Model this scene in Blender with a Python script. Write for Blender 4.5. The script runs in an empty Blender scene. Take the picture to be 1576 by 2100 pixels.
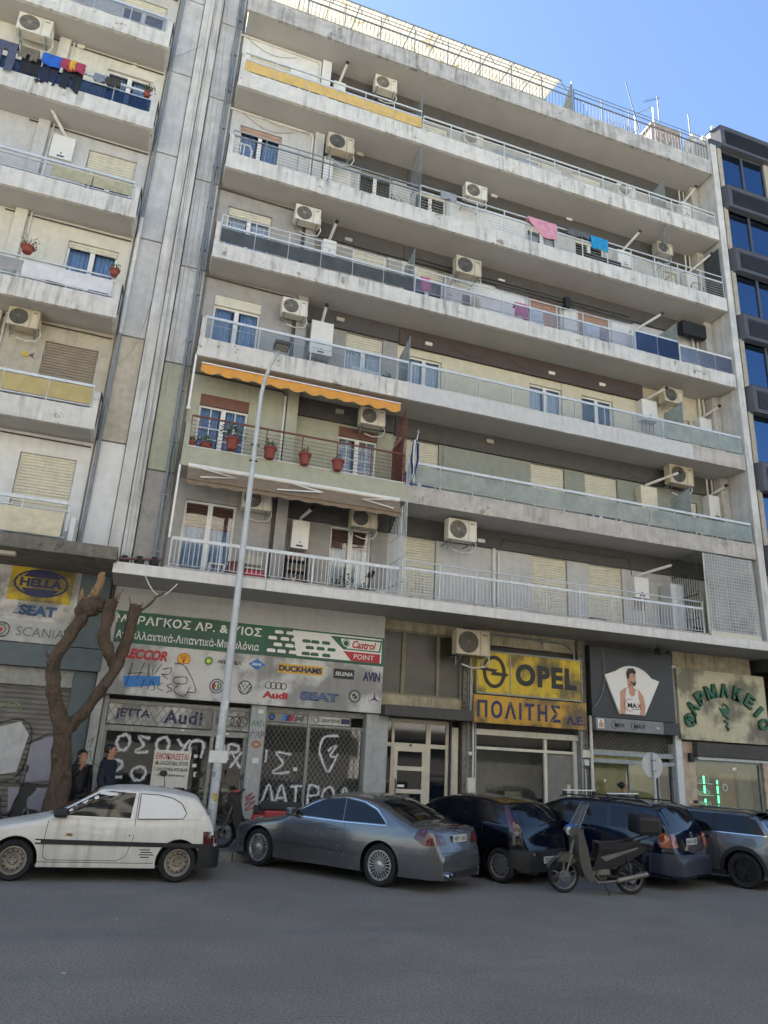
import bpy, bmesh, math, random
from mathutils import Vector, Matrix, noise
R = math.radians
SC = bpy.context.scene
COL = SC.collection
rnd = random.Random(7)
# ------------------------------------------------------------------ camera, sky, sun, exposure
cam_data = bpy.data.cameras.new('camera')
cam = bpy.data.objects.new('camera', cam_data); COL.objects.link(cam); SC.camera = cam
cam.location = (-0.42, -17.07, 2.0); cam.rotation_euler = (R(108.63), R(-2.945), R(-19.243))
cam_data.sensor_fit = 'VERTICAL'; cam_data.sensor_height = 36; cam_data.lens = 36*1500.4/2100
cam_data.clip_end = 3000
world = bpy.data.worlds.new('World'); SC.world = world; world.use_nodes = True
wn = world.node_tree.nodes; wl = world.node_tree.links
SUN_EL, SUN_ROT = 50, -28
sky = wn.new('ShaderNodeTexSky'); sky.sky_type = 'NISHITA'; sky.sun_disc = False
sky.sun_elevation = R(SUN_EL); sky.sun_rotation = R(SUN_ROT); sky.air_density = 1.0; sky.dust_density = .25; sky.ozone_density = 3.0
wl.new(sky.outputs[0], wn['Background'].inputs[0]); wn['Background'].inputs[1].default_value = 0.05
sun_data = bpy.data.lights.new('sun', 'SUN'); sun_data.energy = 5.0; sun_data.angle = R(.5); sun_data.color = (1, .97, .92)
sun = bpy.data.objects.new('sun', sun_data); COL.objects.link(sun)
sd = Vector((math.sin(R(SUN_ROT))*math.cos(R(SUN_EL)), math.cos(R(SUN_ROT))*math.cos(R(SUN_EL)), math.sin(R(SUN_EL))))
sun.rotation_euler = sd.to_track_quat('Z', 'Y').to_euler(); sun.location = (0, 0, 60)
SC.view_settings.view_transform = 'Standard'; SC.view_settings.look = 'None'
SC.view_settings.exposure = 2.58; SC.view_settings.gamma = 1; SC.view_settings.use_curve_mapping = False

# ------------------------------------------------------------------ materials
MATS = {}
def lin(h):
    h = h.lstrip('#'); c = [int(h[i:i+2], 16)/255 for i in (0, 2, 4)]
    return tuple(x/12.92 if x <= .04045 else ((x+.055)/1.055)**2.4 for x in c)
def mat(name, col, rough=.7, metal=0., var=.12, scale=5., bump=0., bscale=80., streak=0., scol=(.09, .08, .07), patch=0., pcol=None, pscale=3., spec=.5, coat=0., emit=None, alpha=None, fine=0., smudge_dark=0., smap=(7, 7, .7)):
    if name in MATS: return MATS[name]
    m = bpy.data.materials.new(name); m.use_nodes = True; MATS[name] = m
    nt = m.node_tree; N = nt.nodes; L = nt.links; b = N['Principled BSDF']
    if isinstance(col, str): col = lin(col)
    b.inputs['Roughness'].default_value = rough; b.inputs['Metallic'].default_value = metal
    b.inputs['Specular IOR Level'].default_value = spec; b.inputs['Coat Weight'].default_value = coat; b.inputs['Coat Roughness'].default_value = .04
    if emit: b.inputs['Emission Color'].default_value = (*col, 1); b.inputs['Emission Strength'].default_value = emit
    tc = N.new('ShaderNodeTexCoord'); out = None
    def noise_(s, det=4, vec=None, r=.6):
        n = N.new('ShaderNodeTexNoise'); n.inputs['Scale'].default_value = s; n.inputs['Detail'].default_value = det; n.inputs['Roughness'].default_value = r
        L.new(vec or tc.outputs['Object'], n.inputs['Vector']); return n.outputs['Fac']
    def mix(f, a, c, mode='MIX'):
        x = N.new('ShaderNodeMix'); x.data_type = 'RGBA'; x.blend_type = mode
        for s, v in ((x.inputs[0], f), (x.inputs[6], a), (x.inputs[7], c)):
            if isinstance(v, (int, float)): s.default_value = v
            elif isinstance(v, tuple): s.default_value = (*v[:3], 1)
            else: L.new(v, s)
        return x.outputs[2]
    def ramp(f, a, c):
        r = N.new('ShaderNodeMapRange'); r.inputs[1].default_value = a; r.inputs[2].default_value = c; r.interpolation_type = 'SMOOTHSTEP'; L.new(f, r.inputs[0]); return r.outputs[0]
    def mul(f, k):
        r = N.new('ShaderNodeMath'); r.operation = 'MULTIPLY'; L.new(f, r.inputs[0])
        if isinstance(k, float): r.inputs[1].default_value = k
        else: L.new(k, r.inputs[1])
        return r.outputs[0]
    c = col
    if var: c = mix(ramp(noise_(scale), .3, .7), tuple(x*(1-var) for x in col), tuple(min(1, x*(1+var)) for x in col))
    if fine: c = mix(ramp(noise_(bscale, 2), .35, .65), mix(1., c, tuple([1-fine]*3), 'MULTIPLY'), c)
    if patch: c = mix(ramp(noise_(pscale, 8, r=.7), 1-patch-.02, 1-patch+.03), c, pcol or scol)
    if streak:
        mp = N.new('ShaderNodeMapping'); mp.inputs['Scale'].default_value = smap; L.new(tc.outputs['Object'], mp.inputs[0])
        s = mul(ramp(noise_(1.0, 6, mp.outputs[0]), .42, .75), ramp(noise_(.9, 3), .3, .65))
        c = mix(mul(s, float(streak)), c, scol)
    if smudge_dark: c = mix(mul(ramp(noise_(.8, 7, r=.55), .44, .56), smudge_dark), c, (.035, .032, .028))  # dark smudges painted into the colour like blotchy shading, masked by noise
    if isinstance(c, tuple): b.inputs['Base Color'].default_value = (*c[:3], 1)
    else: L.new(c, b.inputs['Base Color'])
    if rough < .6 and var:
        rr = N.new('ShaderNodeMapRange'); rr.inputs[3].default_value = rough*.75; rr.inputs[4].default_value = min(1, rough*1.4+.02); L.new(noise_(scale*2), rr.inputs[0]); L.new(rr.outputs[0], b.inputs['Roughness'])
    if bump:
        bp = N.new('ShaderNodeBump'); bp.inputs['Strength'].default_value = bump; bp.inputs['Distance'].default_value = .02
        L.new(noise_(bscale, 5), bp.inputs['Height']); L.new(bp.outputs[0], b.inputs['Normal'])
    if alpha is not None: b.inputs['Alpha'].default_value = alpha
    return m
def glass(name, tint, trans=.8, gloss=.12, haze=0., hcol=(.5, .55, .55), rough=.03, gcol=(.8, .8, .8)):
    m = bpy.data.materials.new(name); m.use_nodes = True; MATS[name] = m
    nt = m.node_tree; N = nt.nodes; L = nt.links; N.remove(N['Principled BSDF']); o = N['Material Output']
    t = N.new('ShaderNodeBsdfTransparent'); t.inputs[0].default_value = (*tint, 1)
    g = N.new('ShaderNodeBsdfGlossy'); g.inputs['Roughness'].default_value = rough; g.inputs[0].default_value = (*gcol, 1)
    d = N.new('ShaderNodeBsdfDiffuse'); d.inputs[0].default_value = (*hcol, 1)
    tl = N.new('ShaderNodeBsdfTranslucent'); tl.inputs[0].default_value = (*hcol, 1)
    a = N.new('ShaderNodeMixShader'); a.inputs[0].default_value = .5; L.new(d.outputs[0], a.inputs[1]); L.new(tl.outputs[0], a.inputs[2])
    h = N.new('ShaderNodeMixShader'); h.inputs[0].default_value = haze; L.new(t.outputs[0], h.inputs[1]); L.new(a.outputs[0], h.inputs[2])
    if haze:
        tc = N.new('ShaderNodeTexCoord'); n = N.new('ShaderNodeTexNoise'); n.inputs['Scale'].default_value = 2.5; n.inputs['Detail'].default_value = 5; L.new(tc.outputs['Object'], n.inputs['Vector'])
        mr = N.new('ShaderNodeMapRange'); mr.inputs[1].default_value = .3; mr.inputs[2].default_value = .7; mr.inputs[3].default_value = haze*.75; mr.inputs[4].default_value = min(1, haze*1.2); L.new(n.outputs[0], mr.inputs[0]); L.new(mr.outputs[0], h.inputs[0])
    fr = N.new('ShaderNodeFresnel'); fr.inputs[0].default_value = 1.5 if gloss > .045 else 1.3
    ad = N.new('ShaderNodeMath'); ad.operation = 'ADD'; ad.inputs[1].default_value = gloss; L.new(fr.outputs[0], ad.inputs[0])
    x = N.new('ShaderNodeMixShader'); L.new(ad.outputs[0], x.inputs[0]); L.new(h.outputs[0], x.inputs[1]); L.new(g.outputs[0], x.inputs[2]); L.new(x.outputs[0], o.inputs[0])
    return m
def strokemat(name, col, strength=1.):
    # spray paint: alpha falls off across the stroke (uv.y), speckled edge
    m = bpy.data.materials.new(name); m.use_nodes = True; MATS[name] = m
    nt = m.node_tree; N = nt.nodes; L = nt.links; b = N['Principled BSDF']; b.inputs['Base Color'].default_value = (*col, 1); b.inputs['Roughness'].default_value = .8
    tc = N.new('ShaderNodeTexCoord'); sp = N.new('ShaderNodeSeparateXYZ'); L.new(tc.outputs['UV'], sp.inputs[0])
    s1 = N.new('ShaderNodeMath'); s1.operation = 'SUBTRACT'; s1.inputs[1].default_value = .5; L.new(sp.outputs[1], s1.inputs[0])
    s2 = N.new('ShaderNodeMath'); s2.operation = 'ABSOLUTE'; L.new(s1.outputs[0], s2.inputs[0])
    n = N.new('ShaderNodeTexNoise'); n.inputs['Scale'].default_value = 22; n.inputs['Detail'].default_value = 6; L.new(tc.outputs['Object'], n.inputs['Vector'])
    s3 = N.new('ShaderNodeMath'); s3.operation = 'MULTIPLY_ADD'; s3.inputs[1].default_value = .5; s3.inputs[2].default_value = -.25; L.new(n.outputs[0], s3.inputs[0])
    s4 = N.new('ShaderNodeMath'); s4.operation = 'ADD'; L.new(s2.outputs[0], s4.inputs[0]); L.new(s3.outputs[0], s4.inputs[1])
    mr = N.new('ShaderNodeMapRange'); mr.interpolation_type = 'SMOOTHSTEP'; mr.inputs[1].default_value = .48; mr.inputs[2].default_value = -.02; mr.inputs[3].default_value = 0; mr.inputs[4].default_value = strength; L.new(s4.outputs[0], mr.inputs[0])
    L.new(mr.outputs[0], b.inputs['Alpha'])
    return m
stain = (.13, .115, .095)
M = dict(
 conc=mat('weathered_concrete', '#ccc8bf', .85, var=.08, scale=3, bump=.25, bscale=40, streak=.8, scol=(.13, .12, .1), patch=.37, pcol=(.27, .23, .18), pscale=2.6, fine=.08),
 conc2=mat('dirty_concrete', '#b5aea3', .88, var=.15, scale=2.5, bump=.3, bscale=35, streak=.6, scol=(.12, .1, .085), patch=.4, pcol=(.3, .26, .2), pscale=2.2, fine=.1),
 soffit=mat('soffit_plaster', '#a9a6a0', .9, var=.05, scale=1.2, bump=.06, bscale=60, patch=.25, pcol=(.3, .28, .25), pscale=.8),
 roofconc=mat('stained_roof_concrete', '#b2afa8', .9, var=.2, scale=2, bump=.3, bscale=30, streak=.8, scol=(.08, .07, .06), patch=.4, pcol=(.2, .19, .17), pscale=1.5, fine=.12),
 white=mat('white_plaster', '#d0cfca', .85, var=.05, bump=.15, bscale=60, streak=.15),
 cream=mat('cream_plaster', '#c9c4b4', .85, var=.06, bump=.2, bscale=60, streak=.15),
 beige=mat('beige_roughcast', '#b5ac98', .9, var=.1, bump=.5, bscale=45, streak=.25, fine=.1),
 grey=mat('grey_plaster', '#98948d', .88, var=.08, bump=.25, bscale=50, streak=.2),
 lgrey=mat('pale_grey_plaster', '#b7b5b0', .88, var=.06, bump=.2, bscale=50, streak=.2),
 green=mat('pale_green_plaster', '#a3a38e', .88, var=.06, bump=.3, bscale=55, streak=.2),
 greengrey=mat('green_grey_plaster', '#8b8d80', .88, var=.06, bump=.2, bscale=55, streak=.2),
 yellowcream=mat('yellow_cream_plaster', '#c3baa0', .88, var=.06, bump=.2, bscale=55, streak=.1),
 dark=mat('dark_grey_paint', '#4d4a46', .85, var=.1, bump=.15, streak=.2, scol=(.04, .035, .03)),
 choc=mat('chocolate_paint', '#4b423d', .85, var=.08, bump=.15),
 panelc=mat('aggregate_panel', '#c3c2be', .92, var=.12, scale=2, bump=.6, bscale=60, streak=.35, scol=(.14, .13, .12), fine=.18),
 pier=mat('pier_concrete', '#cbc8c0', .92, var=.14, scale=1.5, bump=.5, bscale=60, streak=.5, fine=.14),
 joint=mat('dark_joint', '#6e6a64', .9),
 wframe=mat('white_window_frame', '#d8d6cf', .4, var=.04),
 shutc=mat('cream_shutter', '#c9c3ae', .6, var=.06, streak=.2),
 shutb=mat('brown_shutter', '#6d4a3c', .6, var=.08),
 shutg=mat('grey_brown_shutter', '#8a7c6a', .6, var=.08),
 shutp=mat('pinkish_shutter', '#a58675', .6, var=.08),
 curt=mat('net_curtain', '#c8cfd6', .9, var=.1, scale=9), curt_sky=mat('sky_reflection_curtain', '#86a3c6', .9, var=.15, scale=12), curtd=mat('dark_curtain', '#5a5753', .9, var=.2, scale=9),  # blue of the second curtain is painted-in sky reflection of the panes
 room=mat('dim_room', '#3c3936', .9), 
 alu=mat('painted_aluminium', '#c3c6c6', .4, .15, var=.08, scale=8), alud=mat('dull_steel', '#8c9192', .45, .5, var=.15, scale=8),
 rust=mat('brown_red_iron', '#6e4238', .6, var=.2, scale=15, bump=.1), iron=mat('black_iron', '#2b2a29', .6, .2, var=.2),
 acw=mat('ac_casing', '#cfc9b8', .5, var=.06, streak=.25), acd=mat('ac_grille_dark', '#4d4a44', .6, var=.1), acg=mat('ac_grille_ring', '#8f8a7c', .5),
 pvc=mat('white_pipe', '#cfccc4', .5, var=.08, streak=.2), pipeg=mat('grey_drain_pipe', '#7a8083', .5, var=.12, scale=4, streak=.3),
 cable=mat('grey_cable', '#8e8c89', .7), blackp=mat('black_plastic', '#1c1c1e', .55, var=.1), rubber=mat('tyre_rubber', '#1b1b1c', .85, var=.2, scale=20, bump=.1),
 terra=mat('terracotta', '#7d3a2e', .7, var=.15), leaf=mat('leaf_green', (.05, .09, .03), .6, var=.4, scale=9), leaf2=mat('dry_leaf', (.11, .10, .05), .6, var=.4, scale=9),
 yellowf=mat('yellow_screen_fabric', '#c4a463', .85, var=.12, scale=3, streak=.25, scol=(.5, .4, .22)), ochref=mat('ochre_screen', '#ab9a68', .8, var=.1, scale=3, streak=.3, scol=(.35, .3, .16)),
 orange=mat('orange_awning', '#cc9040', .8, var=.06), taupe=mat('taupe_awning', '#7d6c58', .85, var=.1, streak=.4, scol=(.2, .16, .12)),
 whitef=mat('white_tarp', '#c9c8c6', .6, var=.08),
)
G = dict(
 win=glass('window_glass', (.85, .88, .9), gloss=.05), clear=glass('clear_balcony_glass', (.93, .95, .95), gloss=.01, haze=.07, hcol=(.6, .65, .65)),
 frost=glass('frosted_balcony_glass', (.7, .78, .74), gloss=.0, haze=.72, hcol=(.58, .62, .56), rough=.2), smoke=glass('smoked_balcony_glass', (.4, .42, .42), gloss=.0, haze=.6, hcol=(.2, .215, .21), rough=.2),
 blue=glass('blue_tinted_glass', (.3, .38, .52), gloss=.02, haze=.25, hcol=(.08, .12, .2), rough=.06), shop=glass('shop_glass', (.7, .74, .74), gloss=.05),
 office=glass('blue_office_glass', (.05, .07, .1), gloss=.36, rough=.02, gcol=(.25, .4, .62)), sheet=glass('creased_plastic_sheet', (.75, .76, .74), gloss=.03, haze=.72, hcol=(.6, .61, .6), rough=.4),
 lilac=glass('lilac_tinted_glass', (.93, .93, .94), gloss=.0, haze=.16, hcol=(.5, .5, .53), rough=.1), dusty=glass('dusty_old_glass', (.3, .28, .22), gloss=.04, haze=.75, hcol=(.13, .115, .085), rough=.3),
)
# ------------------------------------------------------------------ mesh builder
class MB:
    def __init__(s): s.v = []; s.f = []; s.uv = None; s.sm = False
    def add(s, vs, fs):
        o = len(s.v); s.v += [tuple(p) for p in vs]; s.f += [tuple(i+o for i in f) for f in fs]; return s
    def box(s, x0, x1, y0, y1, z0, z1):
        return s.add([(x, y, z) for x in (x0, x1) for y in (y0, y1) for z in (z0, z1)], [(0, 1, 3, 2), (4, 6, 7, 5), (0, 4, 5, 1), (2, 3, 7, 6), (0, 2, 6, 4), (1, 5, 7, 3)])
    def tube(s, pts, r, n=8, closed=False, caps=True):
        pts = [Vector(p) for p in pts]; rs = r if isinstance(r, (list, tuple)) else [r]*len(pts); rings = []; k = len(pts); up = None
        for i, p in enumerate(pts):
            a = pts[(i-1) % k] if (closed or i) else p; b = pts[(i+1) % k] if (closed or i < k-1) else p
            d = (b-a).normalized() if (b-a).length > 1e-9 else Vector((0, 0, 1))
            if up is None: up = Vector((0, 0, 1)) if abs(d.z) < .9 else Vector((0, 1, 0))
            u = (up-d*up.dot(d)).normalized(); w = d.cross(u); up = u
            rings.append([p+(u*math.cos(2*math.pi*j/n)+w*math.sin(2*math.pi*j/n))*rs[i] for j in range(n)])
        vs = [q for g in rings for q in g]; fs = []
        for i in range(k if closed else k-1):
            i2 = (i+1) % k
            for j in range(n): fs.append((i*n+j, i*n+(j+1) % n, i2*n+(j+1) % n, i2*n+j))
        if caps and not closed: fs += [tuple(range(n))[::-1], tuple((k-1)*n+j for j in range(n))]
        return s.add(vs, fs)
    def lathe(s, prof, c=(0, 0, 0), axis='z', n=24):
        vs = []; fs = []; k = len(prof)
        for i in range(n):
            a = 2*math.pi*i/n
            for (r, h) in prof:
                p = (r*math.cos(a), r*math.sin(a), h)
                if axis == 'y': p = (p[0], p[2], p[1])
                if axis == 'x': p = (p[2], p[0], p[1])
                vs.append((p[0]+c[0], p[1]+c[1], p[2]+c[2]))
        for i in range(n):
            for j in range(k-1): fs.append((i*k+j, ((i+1) % n)*k+j, ((i+1) % n)*k+j+1, i*k+j+1))
        return s.add(vs, fs)
    def prism(s, poly, a0, a1, plane='xz'):
        # poly extruded: plane xz -> along y ; yz -> along x ; xy -> along z
        f = {'xz': lambda p, a: (p[0], a, p[1]), 'yz': lambda p, a: (a, p[0], p[1]), 'xy': lambda p, a: (p[0], p[1], a)}[plane]
        n = len(poly); vs = [f(p, a0) for p in poly]+[f(p, a1) for p in poly]
        return s.add(vs, [tuple(range(n)), tuple(range(2*n-1, n-1, -1))]+[(i, (i+1) % n, n+(i+1) % n, n+i) for i in range(n)])
    def grid(s, fn, nu, nv):
        vs = [fn(i/nu, j/nv) for i in range(nu+1) for j in range(nv+1)]
        return s.add(vs, [(i*(nv+1)+j, (i+1)*(nv+1)+j, (i+1)*(nv+1)+j+1, i*(nv+1)+j+1) for i in range(nu) for j in range(nv)])
    def xf(s, m):
        s.v = [tuple(m @ Vector(p)) for p in s.v]; return s
    def mesh(s, name, bevel=0, fixn=True, smooth=False):
        me = bpy.data.meshes.new(name); me.from_pydata(s.v, [], s.f)
        if s.uv:
            u = me.uv_layers.new(name='UVMap')
            for i, c in enumerate(s.uv): u.data[i].uv = c
        elif fixn or bevel:
            bm = bmesh.new(); bm.from_mesh(me)
            if bevel: 
                bmesh.ops.remove_doubles(bm, verts=bm.verts, dist=1e-6)
                bmesh.ops.bevel(bm, geom=[e for e in bm.edges if len(e.link_faces) == 2 and e.calc_face_angle(0) > .6], offset=bevel, segments=2, affect='EDGES', profile=.6)
            bmesh.ops.recalc_face_normals(bm, faces=bm.faces); bm.to_mesh(me); bm.free()
        if smooth:
            me.polygons.foreach_set('use_smooth', [True]*len(me.polygons))
            try: me.set_sharp_from_angle(angle=R(40))
            except Exception: pass
        return me
def thing(name, label, cat, loc=(0, 0, 0), rz=0, group=None):
    o = bpy.data.objects.new(name, None); COL.objects.link(o); o.location = loc; o.rotation_euler = (0, 0, rz); o.empty_display_size = .2
    o['label'] = label; o['category'] = cat
    if group: o['group'] = group
    return o
def root_of(o):
    while o.parent: o = o.parent
    return o
def part(name, mb, m, parent=None, world=True, label=None, stuff=False, bevel=0, smooth=False, fixn=True):
    """link one mesh object. world=True: coordinates are world ones and are shifted to the (unrotated) thing."""
    if parent is not None and world:
        l = root_of(parent).location
        if l.length > 0: mb.v = [(a-l.x, b-l.y, c-l.z) for a, b, c in mb.v]
    me = mb.mesh(name, bevel, fixn, smooth); me.materials.append(m)
    o = bpy.data.objects.new(name, me); COL.objects.link(o)
    if parent is not None: o.parent = parent
    if label: o['label'] = label
    if stuff: o['kind'] = 'stuff'
    return o
def tag(o, label, cat, group=None):
    o['label'] = label; o['category'] = cat
    if group: o['group'] = group
    return o
def struct(name, mb, m, **k):
    o = part(name, mb, m, **k); o['kind'] = 'structure'; return o
def share(name, me, m, parent, loc=(0, 0, 0), world=True, sc=None):
    o = bpy.data.objects.new(name, me); COL.objects.link(o); o.parent = parent
    if not me.materials: me.materials.append(m)
    l = root_of(parent).location if world else Vector((0, 0, 0))
    o.location = Vector(loc)-l
    if sc: o.scale = sc
    return o
def dup(root, loc, rz=None, label=None, group=None):
    def cp(o, par):
        c = o.copy(); COL.objects.link(c); c.parent = par
        for ch in [x for x in KIDS[o]]: cp(ch, c)
        return c
    KIDS = {}
    for o in COL.objects:
        KIDS.setdefault(o, [])
        if o.parent: KIDS.setdefault(o.parent, []).append(o)
    r = cp(root, None); r.location = loc
    if rz is not None: r.rotation_euler = (0, 0, rz)
    if label: r['label'] = label
    if group: r['group'] = group
    return r
def text(s, box, y, m, parent, bold=0., depth=.01, shear=0., rot=0., name='lettering', sp=1.):
    """lettering fitted to the rectangle box=(x0,x1,z0,z1) on a wall facing -Y at world y"""
    cu = bpy.data.curves.new('t', 'FONT'); cu.body = s; cu.size = 1; cu.offset = bold; cu.shear = shear; cu.extrude = .5; cu.space_character = sp; cu.resolution_u = 4
    ob = bpy.data.objects.new('t', cu); COL.objects.link(ob); dg = bpy.context.evaluated_depsgraph_get(); dg.update()
    me = bpy.data.meshes.new_from_object(ob.evaluated_get(dg)); bpy.data.objects.remove(ob)
    vs = [v.co.copy() for v in me.vertices]
    if not vs: return None
    ax, bx = min(v.x for v in vs), max(v.x for v in vs); ay, by = min(v.y for v in vs), max(v.y for v in vs)
    x0, x1, z0, z1 = box; sx = (x1-x0)/(bx-ax); sy = (z1-z0)/max(by-ay, 1e-6)
    cx, cz = (x0+x1)/2, (z0+z1)/2; cr, sr = math.cos(rot), math.sin(rot)
    l = root_of(parent).location if parent else Vector((0, 0, 0))
    for v in me.vertices:
        X = (v.co.x-(ax+bx)/2)*sx; Z = (v.co.y-(ay+by)/2)*sy; d = y-depth*(v.co.z+.5)-.004
        v.co = (cx+X*cr-Z*sr-l.x, d-l.y, cz+X*sr+Z*cr-l.z)
    me.materials.clear(); me.materials.append(m); me.name = name
    o = bpy.data.objects.new(name, me); COL.objects.link(o); o.parent = parent
    return o
def ell(cx, cz, rx, rz, n=28, a0=0, a1=360):
    return [(cx+rx*math.cos(R(a0+(a1-a0)*i/n)), cz+rz*math.sin(R(a0+(a1-a0)*i/n))) for i in range(n+(a1-a0 < 360))]
def ring(mb, cx, cz, rx, rz, w, y0, y1, n=28, a0=0, a1=360):
    full = a1-a0 >= 360; k = n if full else n+1
    o = ell(cx, cz, rx, rz, n, a0, a1); i_ = ell(cx, cz, rx-w, rz-w, n, a0, a1); vs = [(p[0], y, p[1]) for y in (y0, y1) for q in (o, i_) for p in q]; fs = []
    for i in range(n):
        j = (i+1) % k; fs += [(i, j, k+j, k+i), (2*k+i, 3*k+i, 3*k+j, 2*k+j), (i, 2*k+i, 2*k+j, j), (k+i, k+j, 3*k+j, 3*k+i)]
    return mb.add(vs, fs)
def stroke(lines, w, y, m, parent, name='spray_paint', wob=.1):
    """ribbons on a wall plane at y, uv across the stroke"""
    mb = MB(); uv = []
    for kk, ln in enumerate(lines):
        p = [Vector((a, 0, b)) for a, b in ln]
        q = []
        for i in range(len(p)-1):
            a = p[max(i-1, 0)]; b = p[i]; c = p[i+1]; d = p[min(i+2, len(p)-1)]
            for t in (0, .25, .5, .75):
                q.append(.5*((2*b)+(c-a)*t+(2*a-5*b+4*c-d)*t*t+(3*b-a-3*c+d)*t**3))
        q.append(p[-1])
        vs = []
        for i, c in enumerate(q):
            d = (q[min(i+1, len(q)-1)]-q[max(i-1, 0)]).normalized(); nrm = Vector((-d.z, 0, d.x)); ww = w*(1+wob*math.sin(i*1.7+kk))
            yy = y-.0012*kk
            vs += [(c.x+nrm.x*ww, yy, c.z+nrm.z*ww), (c.x-nrm.x*ww, yy, c.z-nrm.z*ww)]
        fs = [(2*i, 2*i+1, 2*i+3, 2*i+2) for i in range(len(q)-1)]
        mb.add(vs, fs); uv += [u for i in range(len(q)-1) for u in ((i/8, 1), (i/8, 0), ((i+1)/8, 0), ((i+1)/8, 1))]
    mb.uv = uv
    return part(name, mb, m, parent, fixn=False)
def wall(mb, x0, x1, z0, z1, holes, y, th):
    """wall facing -Y, rectangular holes (x0,x1,z0,z1) with reveals of depth th"""
    xs = sorted(set([x0, x1]+[v for h in holes for v in h[:2] if x0 < v < x1])); zs = sorted(set([z0, z1]+[v for h in holes for v in h[2:4] if z0 < v < z1]))
    for i in range(len(xs)-1):
        for j in range(len(zs)-1):
            cx, cz = (xs[i]+xs[i+1])/2, (zs[j]+zs[j+1])/2
            if any(h[0] < cx < h[1] and h[2] < cz < h[3] for h in holes): continue
            mb.add([(xs[i], y, zs[j]), (xs[i+1], y, zs[j]), (xs[i+1], y, zs[j+1]), (xs[i], y, zs[j+1])], [(0, 1, 2, 3)])
    for h in holes:
        a, b, c, d = h[:4]; y2 = y+th
        mb.add([(a, y, c), (b, y, c), (b, y, d), (a, y, d), (a, y2, c), (b, y2, c), (b, y2, d), (a, y2, d)], [(0, 4, 5, 1), (1, 5, 6, 2), (2, 6, 7, 3), (3, 7, 4, 0)])
    return mb
def shutter(x0, x1, z0, z1, y, m, parent, pitch=.075):
    n = max(2, int((z1-z0)/pitch)); h = (z1-z0)/n; mb = MB(); vs = []
    for i in range(n):
        z = z0+i*h; vs += [(y+.02, z), (y+.02, z+h*.12), (y, z+h*.2), (y-.006, z+h*.55), (y, z+h*.9)]
    vs.append((y+.02, z1)); k = len(vs)
    mb.add([(x, a, b) for x in (x0, x1) for a, b in vs], [(i, i+k, i+k+1, i+1) for i in range(k-1)])
    return part('shutter_slats', mb, m, parent, stuff=True, fixn=False)
def window(B, x0, x1, z0, z1, y, leaves=2, frame=None, sh=0., shm=None, curt=None, mun=False, box=0., sliding=False, depth=.5, lower=None, inside=False):
    """window built behind the hole: frame (part) > pane, curtain, shutter (sub-parts); sh = share of height covered by the rolling shutter"""
    f = frame or M['wframe']; yf = y+.09; mb = MB(); t = .055
    z1w = z1-box
    mb.box(x0, x0+t, yf, yf+.06, z0, z1w); mb.box(x1-t, x1, yf, yf+.06, z0, z1w); mb.box(x0+t, x1-t, yf, yf+.06, z1w-t, z1w); mb.box(x0+t, x1-t, yf, yf+.06, z0, z0+t)
    w = (x1-x0)/leaves
    for i in range(1, leaves): mb.box(x0+i*w-.06, x0+i*w+.06, yf-.012, yf+.05, z0+t, z1w-t)
    if mun:
        for i in range(leaves):
            c = x0+(i+.5)*w; mb.box(c-.012, c+.012, yf+.012, yf+.03, z0+t, z1w-t)
            for j in range(1, 6): zz = z0+(z1w-z0)*j/6; mb.box(x0+i*w+.05, x0+(i+1)*w-.05, yf+.01, yf+.028, zz-.012, zz+.012)
    wn_ = part('window', mb, f, B)
    for i in range(leaves):
        a, b = x0+i*w+.05, x0+(i+1)*w-.05; p = MB(); p.add([(a, yf+.035, z0+t), (b, yf+.035, z0+t), (b, yf+.035, z1w-t), (a, yf+.035, z1w-t)], [(0, 1, 2, 3)]); part('pane', p, G['win'], wn_, fixn=False)
    yc = yf+.16
    if curt:
        nn = 46; gap = rnd.uniform(.0, .12)*(x1-x0)
        for sgn in (0, 1):
            a, b = (x0, (x0+x1)/2-gap) if sgn == 0 else ((x0+x1)/2+gap, x1)
            ph = rnd.uniform(0, 6); p = MB(); p.grid(lambda u, v: (a+(b-a)*u, yc+.025*math.sin(u*38+ph)+.01*math.sin(u*71), z0+(z1w-z0)*v), nn, 1); part('curtain', p, curt, wn_, fixn=False, smooth=True)
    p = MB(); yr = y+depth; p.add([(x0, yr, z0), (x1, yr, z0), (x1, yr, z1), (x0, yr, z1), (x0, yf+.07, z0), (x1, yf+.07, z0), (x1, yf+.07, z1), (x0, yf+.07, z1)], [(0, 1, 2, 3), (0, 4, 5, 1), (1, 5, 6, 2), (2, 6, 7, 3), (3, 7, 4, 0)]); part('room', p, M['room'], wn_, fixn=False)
    if box: p = MB(); p.box(x0, x1, y+.015, y+.2, z1-box, z1); part('shutter_box', p, shm or f, wn_)
    if sh > 0: shutter(x0+.06, x1-.06, z1w-(z1w-z0)*sh, z1w-.05, y+.15, shm or M['shutc'], wn_) if inside else shutter(x0+.02, x1-.02, z1w-(z1w-z0)*sh, z1w, y+.05, shm or M['shutc'], wn_)
    # sill
    p = MB(); p.box(x0-.03, x1+.03, y-.03, y+.1, z0-.035, z0-.002); part('sill', p, M['white'], wn_)
    return wn_
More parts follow.
